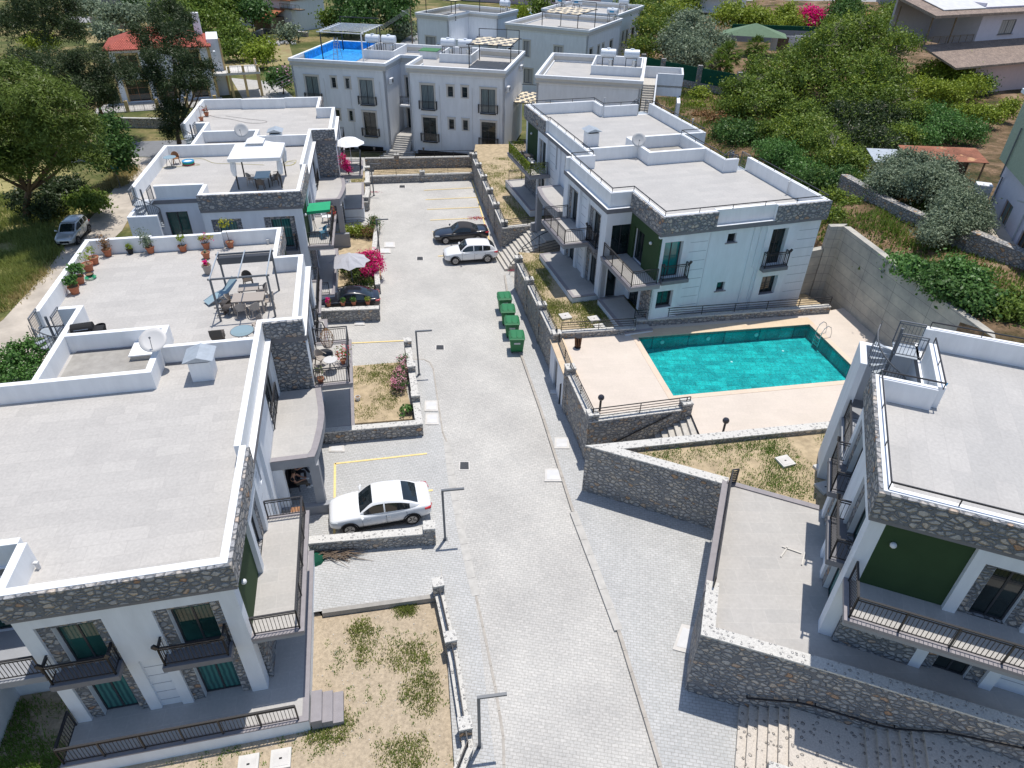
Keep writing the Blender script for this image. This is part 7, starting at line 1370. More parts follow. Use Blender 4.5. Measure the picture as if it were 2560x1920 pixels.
p = P(1995, 33, 1.0); car('parked_car', 'white car half hidden behind the magenta bougainvillea at the top right', p+Vector((2, -1, 0)), p-Vector((2, -1, 0)), 4.2, 1.75, 1.5, 'paint_white', 'suv', 2.6, zb=0.2)
# ---------------------------------------------------------------- bins
def bin_(label, p, rot):
    t = thing('wheeled_bin', label, 'bin', p, rot, 'green wheeled bins in a row'); m = MB(); w0, w1, d0, d1 = .39, .47, .38, .50
    m.add([(-w0, -d0, .16), (w0, -d0, .16), (w0, d0, .16), (-w0, d0, .16), (-w1, -d1, 1.12), (w1, -d1, 1.12), (w1, d1, 1.12), (-w1, d1, 1.12)], [(3, 2, 1, 0), (4, 5, 6, 7), (0, 1, 5, 4), (1, 2, 6, 5), (2, 3, 7, 6), (3, 0, 4, 7)])
    for s in (-1, 1): m.box(s*w1, s*(w1+.05), -d1*.6, d1*.6, .98, 1.1)
    for x in (-.3, 0, .3): m.add([(x-.03, -d0-.015, .25), (x+.03, -d0-.015, .25), (x+.03, -d1-.01, 1.0), (x-.03, -d1-.01, 1.0)], [(0, 1, 2, 3)])
    m.build('body', 'green_bin', t, bevel=.02); m = MB(); m.box(-w1-.03, w1+.03, -d1-.04, d1+.04, 1.12, 1.17); m.add([(-w1, -d1, 1.17), (w1, -d1, 1.17), (w1, d1, 1.17), (-w1, d1, 1.17), (-w1+.06, -d1+.1, 1.25), (w1-.06, -d1+.1, 1.25), (w1-.06, d1-.02, 1.31), (-w1+.06, d1-.02, 1.31)], [(4, 5, 6, 7), (0, 1, 5, 4), (1, 2, 6, 5), (2, 3, 7, 6), (3, 0, 4, 7)])
    for x in (-.35, 0, .35): m.box(x-.03, x+.03, -d1+.12, d1-.05, 1.27, 1.315)
    m.tube([(-w1, d1+.09, 1.2), (w1, d1+.09, 1.2)], .022, 6); m.bar((-.3, d1, 1.2), (-.3, d1+.09, 1.2), .03); m.bar((.3, d1, 1.2), (.3, d1+.09, 1.2), .03); m.build('lid', 'green_bin', t, bevel=.012)
    for x in (-.31, .31):
        for y in (-.28, .28): m = MB(); m.tube([(x-.03, y, .085), (x+.03, y, .085)], .085, 10); m.bar((x, y, .08), (x, y, .18), .04); m.build('wheel', 'rubber', t)
    m = MB(); m.box(-.2, .2, -d1+.02, -d1-.0, .78, .9); o = m.build('label_plate', 'white_dull', t)
    for k in range(3): pass
    return t
bp = [P(*q) for q in ((1268, 784), (1280, 815), (1291, 846), (1303, 884))]
bl_ = ['farthest of the four green wheeled bins', 'second green wheeled bin from the far end', 'third green wheeled bin from the far end', 'nearest of the four green wheeled bins, its front plate facing the camera']
for i, q in enumerate(((1260.5, 783), (1269, 815), (1279, 846), (1291, 884))): p = P(*q, 0); bin_(bl_[i], Vector((p.x, p.y+0.36, 0)), R(4 if i else 9))
# ---------------------------------------------------------------- lamps
def lamp(label, base, top, armx, rot, h=3.1):
    t = thing('street_lamp', label, 'street lamp', base, rot, 'black angled street lamps'); m = MB(); m.box(-.05, .05, -.05, .05, 0, h); m.box(-.11, .11, -.11, .11, 0, .02); m.build('post', 'grey_metal', t)
    m = MB(); m.box(-.05, armx, -.05, .05, h, h+.07); m.build('arm', 'grey_metal', t); m = MB(); m.box(armx*0.4, armx-.05, -.035, .035, h-.012, h); m.build('light_strip', 'plastic_white', t)
for lab, q, ax in (('nearest angled street lamp, at the bottom of the picture', (1199, 1866), .92), ('angled street lamp beside the white coupe-roofed car', (1113, 1349), .95), ('angled street lamp at the corner of the flowering garden', (1048, 937), .95), ('angled street lamp beside the magenta bougainvillea', (950, 640), .95), ('farthest angled street lamp, at the end of the court', (935, 489), .95)): lamp(lab, P(*q), None, ax, R(9 if q[0] > 940 else 3))
for lab, q, z in (('short black ball-topped bollard lamp on the near edge of the pool deck', (1806, 1086), 2.5), ('black ball lamp on the corner of the pool deck above the road', (1499, 1028), 2.6)):
    t = thing('bollard_lamp', lab, 'bollard lamp', P(*q, z), 0, 'black ball lamps on the pool deck'); m = MB(); m.tube([(0, 0, 0), (0.0, 0, .75)], .06, 8); m.build('post', 'black_metal', t); m = MB(); m.ball((0, 0, .88), .17, 14, 8); m.build('globe', 'globe_dark', t) if 'globe_dark' in MT else None
    mat('globe_dark', (0.035, 0.036, 0.045), 0.15, 0.6) if 'globe_dark' not in MT else None
    if not any(c.name.startswith('globe') for c in t.children): m.build('globe', 'globe_dark', t)
t = thing('litter_bin', 'wooden-slatted litter bin on the pool deck', 'litter bin', P(1444, 868, 2.5)); m = MB()
for k in range(12): a_ = k*math.pi/6; m.bar((.17*math.cos(a_), .17*math.sin(a_), .12), (.21*math.cos(a_), .21*math.sin(a_), .72), .07, .02)
m.build('slats', 'wood', t); m = MB(); m.cyl((0, 0), .23, .72, .76, 14); m.cyl((0, 0), .03, 0, .12, 6); m.cyl((0, 0), .2, 0, .03, 12); m.build('rim', 'black_metal', t); m = MB(); m.cyl((0, 0), .16, .14, .74, 12); m.build('liner', 'dark', t)
for i, (x, lab) in enumerate(((936, 'small black lantern on the left pillar below the two-winged house'), (1059, 'small black lantern on the middle pillar below the two-winged house'), (1190, 'small black lantern on the right pillar below the two-winged house'))):
    p = P(x, 377 if i < 2 else 387, 1.75); t = thing('lantern', lab, 'lantern', p, 0, 'lanterns on the upper wall pillars'); m = MB(); m.cyl((0, 0), .05, 0, .1, 6); m.cyl((0, 0), .08, .1, .3, 6, .12); m.cyl((0, 0), .14, .3, .4, 6, .02); m.build('lantern_body', 'black_metal', t)
# ---------------------------------------------------------------- roof furniture, first block
DZ = 6.13
def pot(label, p, r, h, plant, ph, n, m='terracotta', lf=.06, seed=1, bl=None, stem=.0, extra=None, name='potted_plant', spread=None, group='potted plants'):
    t = thing(name, label, 'potted plant', p, 0, group); k = MB(); k.lathe((0, 0, 0), [(r*.68, 0), (r*.95, h*.82), (r*1.08, h*.82), (r*1.08, h), (r*.92, h), (r*.9, h*.9), (0.001, h*.88)], 14); k.add([(r*.68*math.cos(a*math.pi/6), r*.68*math.sin(a*math.pi/6), 0.001) for a in range(12)], [tuple(range(11, -1, -1))]); k.build('pot', m, t, smooth=False); k = MB(); k.cyl((0, 0), r*.9, h*.86, h*.9, 12); k.build('earth', 'soil_dark', t)
    if n:
        rng = np.random.default_rng(seed+int(abs(p[0])*100)); bl = bl or [(0, 0, h+stem+ph/2, ph/2, 1)]
        if stem or len(bl) > 1:
            k = MB(); 
            for b in bl: k.tube([(0, 0, h*.85), (b[0]*.4, b[1]*.4, h+stem*.6), tuple(b[:3])], [.018, .014, .008], 5)
            k.build('stem', 'bark', t)
        V = leafcloud(rng, bl, n, lf, 8, spread or max(.03, ph*.12), lo=-.95); mats = [plant]; mid = None
        if extra: mats.append(extra[0]); mid = np.where(np.repeat(rng.random(len(V)//8+1) < extra[1], 8)[:len(V)], 1, 0)
        mesh_np('foliage', V, 4, mats, t, mid)
    return t
ZL = lambda x, y: P(x/2.572, 560+y/2.572, 0.5+DZ)
for (x, y, r, h, pl_m, ph, n, lab, kw) in ((698, 205, .24, .42, 'leaf_dry', .95, 260, 'terracotta pot with a tall dried brown conifer in the far left corner of the roof', dict(bl=[(0, 0, .6, .16, 1.2), (-.03, 0, .9, .14, 1.3), (-.08, 0, 1.25, .08, 1.6)])), (842, 190, .17, .28, 'leaf_bright', .3, 120, 'small black pot with a yellow-green plant against the far parapet', dict(m='rubber')),
        (972, 185, .24, .40, 'leaf_olive', .9, 420, 'terracotta pot with a tall grey-green bushy plant by the far parapet', dict(bl=[(-.05, 0, .62, .24, .9), (-.12, 0, .95, .2, 1.1), (-.3, .05, 1.35, .13, 1.5)])), (1180, 175, .24, .38, 'leaf_bright', .4, 130, 'terracotta pot with a small lemon sapling in the middle of the far parapet', dict(stem=.25)),
        (1330, 160, .22, .40, 'leaf_yellow', .5, 200, 'rear terracotta pot with yellow-green leaves and a pink bougainvillea sprig', dict(stem=.2, extra=('bloom_pink', .18), bl=[(-.08, 0, .75, .22, .7), (.35, 0, .75, .12, .8)])), (1330, 220, .23, .38, 'leaf_olive', .12, 30, 'almost empty terracotta pot in front of the pink-sprigged one', {}), (1484, 150, .22, .38, 'leaf_yellow', .6, 170, 'terracotta pot with a thin tree crowned in yellow leaves near the pergola', dict(stem=.85, bl=[(-.1, 0, 1.55, .28, .9)])),
        (1340, 320, .24, .55, 'leaf_mid', .3, 120, 'tall pale taupe planter with magenta flowers', dict(m='plastic_taupe', extra=('bloom_pink', .6))), (612, 255, .27, .42, 'leaf_bright', .5, 90, 'terracotta pot with a bare yellowish seedling, behind the group of left pots', dict(stem=.15)), (575, 300, .29, .45, 'leaf_bright', .5, 110, 'large terracotta pot with a thin plant on the left side of the roof', dict(stem=.2)),
        (520, 380, .26, .42, 'leaf_fig', .6, 220, 'terracotta pot with long green leaves on the left side of the roof', dict(stem=.1, lf=.10)), (486, 445, .27, .42, 'leaf_fig', .5, 200, 'terracotta pot nearest the spiral stair with long leaves', dict(stem=.1, lf=.10)), (580, 335, .2, .14, 'leaf_dark', .1, 0, 'empty dark basket between the left pots', dict(m='rubber'))):
    if 'leaf_dry' not in MT: leaf_mat('leaf_dry', (0.22, 0.12, 0.05), (0.32, 0.19, 0.09))
    pot(lab, ZL(x, y), r, h, pl_m, ph, n, **kw)
t = thing('garden_hose', 'coiled green hose on the left side of the planted roof', 'hose', ZL(585, 350)); m = MB()
for k in range(4): rr_ = .16+.04*k; m.tube([(rr_*math.cos(a*math.pi/8), rr_*math.sin(a*math.pi/8), .03+.02*k) for a in range(17)], .018, 5)
m.build('coil', 'green_cloth', t); tag(t, cat='hose')
BZ = lambda a, b, z=DZ: B1(a, b, z)
t = thing('pergola_frame', 'dark metal pergola frame with a rolled fabric shade on the planted roof', 'pergola', BZ(-2.5, 16.7), R(12.7)); m = MB(); Wp, Dp_ = 2.62, 2.85; hp = 2.3
for x, y in ((0, 0), (Wp, 0), (0, Dp_), (Wp, Dp_)): m.bar((x, y, 0), (x, y, hp), .09)
for y in (0, Dp_): m.bar((-.12, y, hp), (Wp+.12, y, hp), .08)
m.build('frame', 'grey_metal', t); m = MB()
for x in (0, Wp/2, Wp): m.bar((x, -.15, hp+.07), (x, Dp_+.15, hp+.07), .05)
m.build('rafters', 'galv', t); m = MB(); m.add([(-.02, Dp_-.05, hp-.05), (Wp+.02, Dp_-.05, hp-.05), (Wp+.0, Dp_-.35, hp-.42), (0.0, Dp_-.35, hp-.42), (-.02, Dp_-.5, hp), (Wp, Dp_-.5, hp)], [(0, 1, 2, 3), (3, 2, 5, 4)]); m.build('fabric', 'cloth_dark', t)
def table(label, p, rot, w_, d_, h, m_, name='dining_table', legm=None):
    t = thing(name, label, 'table', p, rot, 'tables'); m = MB(); m.box(-w_/2, w_/2, -d_/2, d_/2, h-.06, h); m.build('table_top', m_, t, bevel=.008)
    for x in (-1, 1):
        for y in (-1, 1): m = MB(); m.box(x*(w_/2-.11), x*(w_/2-.03), y*(d_/2-.11), y*(d_/2-.03), 0, h-.06); m.build('leg', legm or m_, t)
    return t
table('nearer taupe dining table under the pergola frame', BZ(-1.15, 17.65), R(11), 1.55, .95, .74, 'plastic_taupe'); table('farther taupe dining table, in line behind the nearer one', BZ(-1.25, 18.75), R(14), 1.0, .8, .74, 'plastic_taupe')
def chair(label, p, rot, m_='plastic_taupe', tip=0.0):
    t = thing('garden_chair', label, 'chair', p, rot, 'garden chairs'); m = MB(); m.box(-.23, .23, -.22, .22, .40, .44); m.build('seat', m_, t)
    m = MB(); N = 8; pr_ = []
    for k in range(N+1): a_ = math.pi*(k/N); pr_.append((-.27*math.cos(a_), .05+.24*math.sin(a_), .62+.24*math.sin(a_)))
    for (x0, y0, z0), (x1, y1, z1) in zip(pr_, pr_[1:]): m.add([(x0*.92, y0*.9, .42), (x1*.92, y1*.9, .42), (x1, y1, z1), (x0, y0, z0), (x0*.85, y0*.8, .42), (x1*.85, y1*.8, .42), (x1*.93, y1*.92, z1), (x0*.93, y0*.92, z0)], [(0, 1, 2, 3), (7, 6, 5, 4), (3, 2, 6, 7)])
    for s in (-1, 1): m.bar((s*.26, .05, .63), (s*.25, -.2, .62), .045, .03)
    m.build('backrest', m_, t)
    for x in (-1, 1):
        for y in (-1, 1): m = MB(); m.bar((x*.19, y*.18, .40), (x*.24, y*.23, 0), .045); m.build('leg', m_, t)
    if tip: t.rotation_euler = (tip, 0, rot); t.location.z += 0.28
    return t
# rotation: backrest points to +y
for lab, a_, b_, ro_, m_, tip in (('taupe chair at the near side of the table, left', -1.5, 17.0, 180+8, 'plastic_taupe', 0), ('taupe chair at the near side of the table, right, pulled out', -.85, 16.95, 180+30, 'plastic_taupe', 0), ('taupe chair at the right-hand end of the table', -.2, 17.7, -80, 'plastic_taupe', 0), ('taupe chair tucked at the left end of the table', -2.05, 17.9, 95, 'plastic_taupe', 0), ('taupe chair beside the farther table, right side', -.6, 18.8, -80, 'plastic_taupe', 0),
        ('grey-brown chair standing alone behind the tables', -1.5, 20.3, 20, 'plastic_brown', 0), ('taupe chair beside the round glass table', -.55, 15.35, -60, 'plastic_taupe', 0), ('overturned grey chair left of the pergola frame, upper', -2.75, 17.9, 60, 'plastic_brown', R(80)), ('overturned grey chair left of the pergola frame, lower', -2.7, 17.4, 75, 'plastic_brown', R(85))): chair(lab, BZ(a_, b_), R(12.7+ro_), m_, tip)
t = thing('chair_stack', 'stack of dark brown chairs beside the round glass table', 'chair', BZ(-2.2, 14.3), R(12.7+180), 'garden chairs')
m = MB(); m.box(-.26, .26, -.26, .26, .4, .44); [m.bar((x*.2, y*.2, 0), (x*.2, y*.2, .4), .04) for x in (-1, 1) for y in (-1, 1)]
for k in range(4): m.box(-.28, .28, .2+.05*k, .24+.05*k, .5+.08*k, .82+.08*k); m.box(-.28, .28, -.2, .2, .46+.09*k, .49+.09*k)
m.build('stacked_seats', 'plastic_brown', t)
t = thing('glass_table', 'round garden table with a pale glass top near the stone notch', 'table', BZ(-1.1, 14.3), 0, 'tables'); m = MB(); m.cyl((0, 0), .52, .70, .72, 28); m.build('table_top', 'glass_table', t); m = MB(); m.tube([(.53*math.cos(k*math.pi/12), .53*math.sin(k*math.pi/12), .705) for k in range(25)], .02, 6); m.build('rim', 'grey_metal', t); m = MB(); [m.bar((.35*math.cos(k*1.57), .35*math.sin(k*1.57), 0), (.1*math.cos(k*1.57), .1*math.sin(k*1.57), .7), .03) for k in range(4)]; m.build('legs', 'grey_metal', t)
def lounger(label, p, rot):
    t = thing('folding_lounger', label, 'lounger', p, rot, 'blue folding loungers'); m = MB(); A = [(0, .0, .32), (0, .55, .40), (0, 1.15, .95)]
    for (x0, y0, z0), (x1, y1, z1) in zip([(0, -.6, .1)]+A, A): m.add([(-.28, y0, z0), (.28, y0, z0), (.28, y1, z1), (-.28, y1, z1)], [(0, 1, 2, 3)])
    m.build('fabric', 'textile_blue', t); m = MB()
    for s in (-1, 1): m.bar((s*.3, -.6, .1), (s*.3, 0, .32), .03); m.bar((s*.3, 0, .32), (s*.3, .55, .4), .03); m.bar((s*.3, .55, .4), (s*.3, 1.15, .95), .03); m.bar((s*.3, 0, .32), (s*.3, .5, 0), .03); m.bar((s*.3, .6, .45), (s*.3, -.1, 0), .03)
    m.build('frame', 'galv', t)
lounger('pale blue folding lounger left of the pergola frame', BZ(-2.95, 18.9), R(-45))
t = thing('barbecue', 'black trolley barbecue in the left corner beside the spiral stair', 'barbecue', BZ(-8.35, 15.75), R(20)); m = MB(); m.tube([(-.45, 0, .72), (.45, 0, .72)], .3, 16); m.box(-.5, .5, -.3, .3, .62, .7); m.build('hood', 'rubber', t, smooth=False); m = MB(); m.box(-.45, .45, -.26, .26, .05, .62); m.box(.5, .85, -.25, .25, .64, .68); m.build('cabinet', 'rubber', t)
m = MB(); m.tube([(-.3, -.31, .85), (.3, -.31, .85)], .015, 6); m.build('handle', 'steel', t)
t = thing('bucket', 'round black tub behind the barbecue', 'tub', BZ(-7.9, 16.55)); m = MB(); m.lathe((0, 0, 0), [(.001, .02), (.18, .02), (.24, .42), (.22, .42), (.17, .06), (.001, .06)], 14); m.build('tub', 'rubber', t)
def dish(label, p, rot, tilt, r, m_='dish', h=.9, group='satellite dishes'):
    t = thing('satellite_dish', label, 'satellite dish', p, rot, group); m = MB(); m.tube([(0, 0, 0), (0, 0, h)], .03, 6); m.bar((0, 0, h), (0, -.1, h+.02), .06); m.build('mast', 'grey_metal', t)
    m = MB(); n_ = Vector((0, -math.cos(tilt), math.sin(tilt))); u_ = Vector((1, 0, 0)); v_ = n_.cross(u_); c = Vector((0, -.12, h+.05)); prof = [(0, 0), (.35, .02), (.7, .07), (1, .15)]
    rings = [[tuple(c+n_*(q*r)+(u_*math.cos(a*math.pi/12)+v_*math.sin(a*math.pi/12)*1.0)*(k*r)) for a in range(24)] for k, q in prof[1:]]
    vs = [tuple(c)]+[v for q in rings for v in q]; fs = [(0, 1+a, 1+(a+1) % 24) for a in range(24)]+[(1+i*24+a, 1+(i+1)*24+a, 1+(i+1)*24+(a+1) % 24, 1+i*24+(a+1) % 24) for i in range(2) for a in range(24)]
    m.add(vs, fs); o = m.build('reflector', m_, t, smooth=True); s_ = o.modifiers.new('s', 'SOLIDIFY'); s_.thickness = .012
    m = MB(); e_ = c+n_*(r*.9)-v_*(r*.0)+Vector((0, 0, -.1)); m.bar(tuple(c-v_*r*.9), tuple(e_), .02); m.ball(tuple(e_), .05, 8, 5); m.build('feed_arm', 'grey_metal', t)
    return t
dish('large grey satellite dish on the corner of the sunken bay, nearest block', BZ(-4.5, 13.0, 6.75), R(10), R(55), .58, h=.75); dish('satellite dish on the parapet of the gazebo block', B2(-5.4, 13.1, 7.0), R(5), R(28), .55, h=.5); dish('pale satellite dish on the low walls of the pool block roof', B3(-4.4, 13.3, 7.0), R(0), R(25), .5, h=.35)
p = P(302, 470, -.6); dish('bright blue satellite dish on a post by the left-hand road', Vector((p.x, p.y, -.6)), R(55), R(40), .42, 'dish_blue', h=2.2)
t = thing('hose_reel', 'blue tap fitting lying on the planted roof near the stacked chairs', 'tap', BZ(-3.0, 14.1)); m = MB(); m.tube([(0, 0, 0), (.0, 0, .35), (.2, .0, .42)], .035, 6); m.bar((-.2, .05, .3), (.18, -.05, .12), .05); m.build('pipe', 'tank_blue', t)
# gazebo on the second block
GZ = lambda a, b, z=DZ: B2(a, b, z)
t = thing('gazebo', 'white fabric gazebo with a small upper cap on the roof of the second block', 'gazebo', GZ(-3.0, 3.3), R(10.6)); m = MB(); a_ = 1.75
for x, y in ((-1.5, 0), (1.4, 0), (-1.5, 2.7), (1.4, 2.7)): m.bar((x, y, 0), (x, y, 2.15), .09)
m.build('posts', 'black_metal', t); m = MB(); ctr = (-.05, 1.35); L_ = 1.72
c4 = [(-1, -1), (1, -1), (1, 1), (-1, 1)]; lo_ = [(ctr[0]+x*L_, ctr[1]+y*L_, 2.2) for x, y in c4]; hi_ = [(ctr[0]+x*.45, ctr[1]+y*.45, 2.78) for x, y in c4]; sk_ = [(x, y, 1.98) for x, y, z in lo_]; mid_ = [tuple((Vector(lo_[i])+Vector(hi_[i]))/2-Vector((0, 0, .05))) for i in range(4)]
m.add(lo_+mid_+hi_+sk_, [(0, 1, 5, 4), (1, 2, 6, 5), (2, 3, 7, 6), (3, 0, 4, 7), (4, 5, 9, 8), (5, 6, 10, 9), (6, 7, 11, 10), (7, 4, 8, 11), (12, 13, 1, 0), (13, 14, 2, 1), (14, 15, 3, 2), (15, 12, 0, 3)]); m.build('canopy', 'cloth_white', t)
m = MB(); lo_ = [(ctr[0]+x*.6, ctr[1]+y*.6, 2.86) for x, y in c4]; m.add(lo_+[(ctr[0], ctr[1], 3.22)], [(0, 1, 4), (1, 2, 4), (2, 3, 4), (3, 0, 4)]); m.build('upper_cap', 'cloth_white', t)
for x, y in ((-1.55, -.05), (1.5, -.05), (1.5, 2.75)):
    m = MB(); m.tube([(x, y, 2.1), (x+.03, y, 1.75), (x-.02, y, 1.3), (x, y, 1.0), (x, y, .9)], [.12, .2, .19, .13, .03], 9); m.build('tied_curtain', 'cloth_white', t)
table('rectangular glass-topped table under the white gazebo', GZ(-2.9, 4.1), R(12), 1.0, 1.5, .72, 'glass_table', legm='black_metal')
for lab, a_, b_, ro_, m_ in (('taupe wicker chair left of the gazebo table', -3.75, 4.1, 80, 'plastic_taupe'), ('brown wicker chair right of the gazebo table, front', -2.1, 3.9, -85, 'plastic_brown'), ('brown wicker chair right of the gazebo table, back', -2.05, 4.6, -85, 'plastic_brown'), ('dark chair at the near end of the gazebo table', -2.95, 3.0, 180, 'plastic_brown')): chair(lab, GZ(a_, b_), R(10.6+ro_), m_)
t = thing('glass_table', 'small round glass table at the left end of the gazebo roof', 'table', GZ(-10.1, 8.9), 0, 'tables'); m = MB(); m.cyl((0, 0), .45, .70, .72, 22); m.build('table_top', 'glass_table', t); m = MB(); [m.bar((.35*math.cos(k*1.57+.5), .35*math.sin(k*1.57+.5), 0), (.25*math.cos(k*1.57), .25*math.sin(k*1.57), .7), .025) for k in range(4)]; m.build('legs', 'grey_metal', t)
chair('folding chair behind the small round glass table', GZ(-9.9, 9.6), R(30), 'wood'); t = thing('paddling_pool', 'small inflatable paddling pool with coloured rings', 'paddling pool', GZ(-9.0, 9.3)); 
for k, m_ in enumerate(('petals_red', 'green_cloth', 'tank_blue')): m = MB(); m.tube([(.38*math.cos(a*math.pi/10), .38*math.sin(a*math.pi/10), .06+.1*k) for a in range(21)], .06, 6); m.build('ring', m_, t)
m = MB(); m.cyl((0, 0), .36, .22, .25, 20); m.build('water', 'plastic_white', t)
def hose(label, pts, m_, name='garden_hose'):
    m = MB(); 
    P3 = [Vector(p) for p in pts]; out = []
    for i in range(len(P3)-1):
        p0, p1, p2, p3 = P3[max(i-1, 0)], P3[i], P3[i+1], P3[min(i+2, len(P3)-1)]
        for k in range(5): u = k/5; out.append(.5*((2*p1)+(p2-p0)*u+(2*p0-5*p1+4*p2-p3)*u*u+(3*p1-p0-3*p2+p3)*u**3))
    out.append(P3[-1]); m.tube(out, .014, 5); return tag(m.build(name, m_, world=True), label, 'hose', 'garden hoses')
Zp = lambda x, y: P(x/2.572, y/2.572, 1.2+DZ+.02)
hose('yellow hose lying across the gazebo roof', [Zp(1035, 1078), Zp(1280, 1060), Zp(1210, 1045), Zp(1230, 1025), Zp(1300, 1020), Zp(1380, 1048), Zp(1500, 1052), Zp(1700, 1060)], 'hose_yellow'); hose('coiled yellow hose right of the gazebo', [Zp(1800, 1050), Zp(1860, 1035), Zp(1905, 1030), Zp(1880, 1060), Zp(1830, 1065), Zp(1850, 1040), Zp(1900, 1045), Zp(1860, 1062), Zp(1790, 1058)], 'hose_yellow'); hose('grey hose on the farthest left roof', [Zp(1345, 740), Zp(1400, 755), Zp(1480, 765), Zp(1600, 790), Zp(1690, 790), Zp(1712, 778), Zp(1600, 765), Zp(1450, 745)], 'hose_grey')
pot('terracotta pot with orange-leaved plant at the corner of the farthest left roof', Zp(1330, 745), .22, .3, 'leaf_dry', .5, 160, extra=('lamp_red', .2)); pot('square terracotta pot with red-stemmed plant on the farthest left roof', Zp(1297, 775), .2, .3, 'leaf_dry', .7, 40, stem=.4)
t = thing('cool_box', 'dark box on the roof in the near right corner of the gazebo block', 'box', GZ(-.85, 1.0), R(10.6)); m = MB(); m.box(-.4, .4, -.25, .25, 0, .25); m.build('box', 'galv', t); m = MB(); m.box(-.42, .42, -.27, .27, .25, .3); m.build('lid', 'grey_metal', t)
t = thing('garden_parasol', 'white scalloped parasol on the far balcony of the gazebo block', 'parasol', B2(2.6, 17.2, 3.03)); m = MB(); m.tube([(0, 0, 0), (0, 0, 2.3)], .025, 6); m.build('pole', 'plastic_white', t); m = MB(); N = 8; vs = [(0, 0, 2.55)]+[(1.3*math.cos(2*math.pi*k/16), 1.3*math.sin(2*math.pi*k/16), 2.02-(.0 if k % 2 else .0)+(.06 if k % 2 else 0)) for k in range(16)]+[(.7*math.cos(2*math.pi*k/16), .7*math.sin(2*math.pi*k/16), 2.42) for k in range(16)]
m.add(vs, [(0, 17+k, 17+(k+1) % 16) for k in range(16)]+[(17+k, 1+k, 1+(k+1) % 16, 17+(k+1) % 16) for k in range(16)]); m.build('canopy', 'cloth_white', t)
def foliage_thing(name, label, cat, c, bl, n, lf, m_, extra=None, spread=.12, group=None):
    t = thing(name, label, cat, c, 0, group); rng = np.random.default_rng(n+int(abs(c[0]*10))); V = leafcloud(rng, bl, n, lf, 10, spread, lo=-.8); mats = [m_]; mid = None
    if extra: mats.append(extra[0]); mid = np.where(np.repeat(rng.random(len(V)//10+1) < extra[1], 10)[:len(V)], 1, 0)
    mesh_np('foliage', V, 4, mats, t, mid); k = MB()
    for b in bl: k.tube([(0, 0, 0), (b[0]*.5, b[1]*.5, b[2]*.5), tuple(b[:3])], [.04, .03, .01], 5)
    k.build('stem', 'bark', t); return t
q = P(930, 690, 0.1); foliage_thing('bougainvillea', 'bright magenta bougainvillea spilling over the garden wall by the road', 'bougainvillea', q, [(-.5, .3, 1.3, .6, .9), (.25, .1, 1.5, .65, .8), (.5, -.4, 1.1, .6, .9), (0, -.7, .9, .5, .9), (-1.0, .5, 1.1, .4, .9)], 5200, .06, 'bloom_pink', ('leaf_deep', .16), .16)
q = B2(2.4, 14.75, 3.05); foliage_thing('bougainvillea', 'pink bougainvillea climbing the corner of the far balcony', 'bougainvillea', q, [(-.3, 0, .8, .3, 1.4), (-.4, 0, 1.4, .28, 1.3), (0, 0, .5, .3, 1), (-.1, 0, 1.1, .25, 1)], 1500, .055, 'bloom_pink', ('leaf_deep', .12), .1)
q = P(1003, 950, 0.1); foliage_thing('flowering_shrub', 'pink, red and white flowering shrubs along the middle garden wall', 'flowering shrub', q, [(0, 1.3, .5, .38, .9), (.1, .6, .45, .34, .9), (-.1, 0, .45, .35, .9), (0, -.6, .5, .42, .9), (.05, -1.15, .55, .45, .9)], 3800, .05, 'leaf_deep', ('bloom_mix', .42), .1) if 'bloom_mix' in MT else None
leaf_mat('bloom_mix', (0.60, 0.05, 0.20), (0.75, 0.35, 0.45), (0.8, 0.6, 0.6), .1); foliage_thing('flowering_shrub', 'pink, red and white flowering shrubs along the middle garden wall', 'flowering shrub', q, [(0, 1.3, .5, .38, .9), (.1, .6, .45, .34, .9), (-.1, 0, .45, .35, .9), (0, -.6, .5, .42, .9), (.05, -1.15, .55, .45, .9)], 3800, .05, 'leaf_deep', ('bloom_mix', .42), .1)
foliage_thing('shrub', 'small leafy plant in the near corner of the middle garden', 'shrub', P(1018, 1035, .1), [(0, 0, .35, .3, .7)], 160, .10, 'leaf_fig', None, .1); foliage_thing('shrub', 'yellow-green shrub under the curved black railing', 'shrub', P(882, 590, .1), [(-.4, 0, .5, .5, .7), (.5, 0, .55, .55, .7)], 2200, .07, 'leaf_bright', None, .16)
foliage_thing('shrub', 'reddish shrub beside the street lamp behind the grey parasol', 'shrub', P(920, 592, .1), [(0, 0, .6, .5, .8), (.4, -.4, .5, .4, .8)], 1600, .06, 'leaf_dry', ('leaf_mid', .4), .14); foliage_thing('shrub', 'dark creeper hanging over the wall near the fourth street lamp', 'shrub', P(935, 575, .1), [(0, .4, .7, .4, .9), (.2, -.4, .6, .45, .9), (.1, -1.3, .5, .4, .9)], 2200, .06, 'leaf_deep', ('leaf_dry', .15), .14); foliage_thing('shrub', 'dark shrub shaded by the grey parasol', 'shrub', P(872, 690, .1), [(0, 0, .6, .6, .8), (.6, .4, .5, .6, .8), (.9, -.5, .4, .5, .7)], 3000, .07, 'leaf_dark', ('leaf_mid', .3), .16)
foliage_thing('shrub', 'low mixed shrubs between the grey parasol and the black car', 'shrub', P(905, 725, .1), [(-.6, 0, .4, .5, .7), (.4, .2, .4, .5, .7)], 1800, .06, 'leaf_mid', ('leaf_dark', .4), .15)
t = thing('garden_parasol', 'large pale grey parasol with eight scalloped panels in the planted garden', 'parasol', P(885, 725, .1)); m = MB(); m.tube([(0, 0, 0), (-.05, 0, 2.75)], .035, 6); m.build('pole', 'grey_metal', t); m = MB(); N = 8; cx_, cy_ = -.05, 0; tp_ = (cx_, cy_, 2.95)
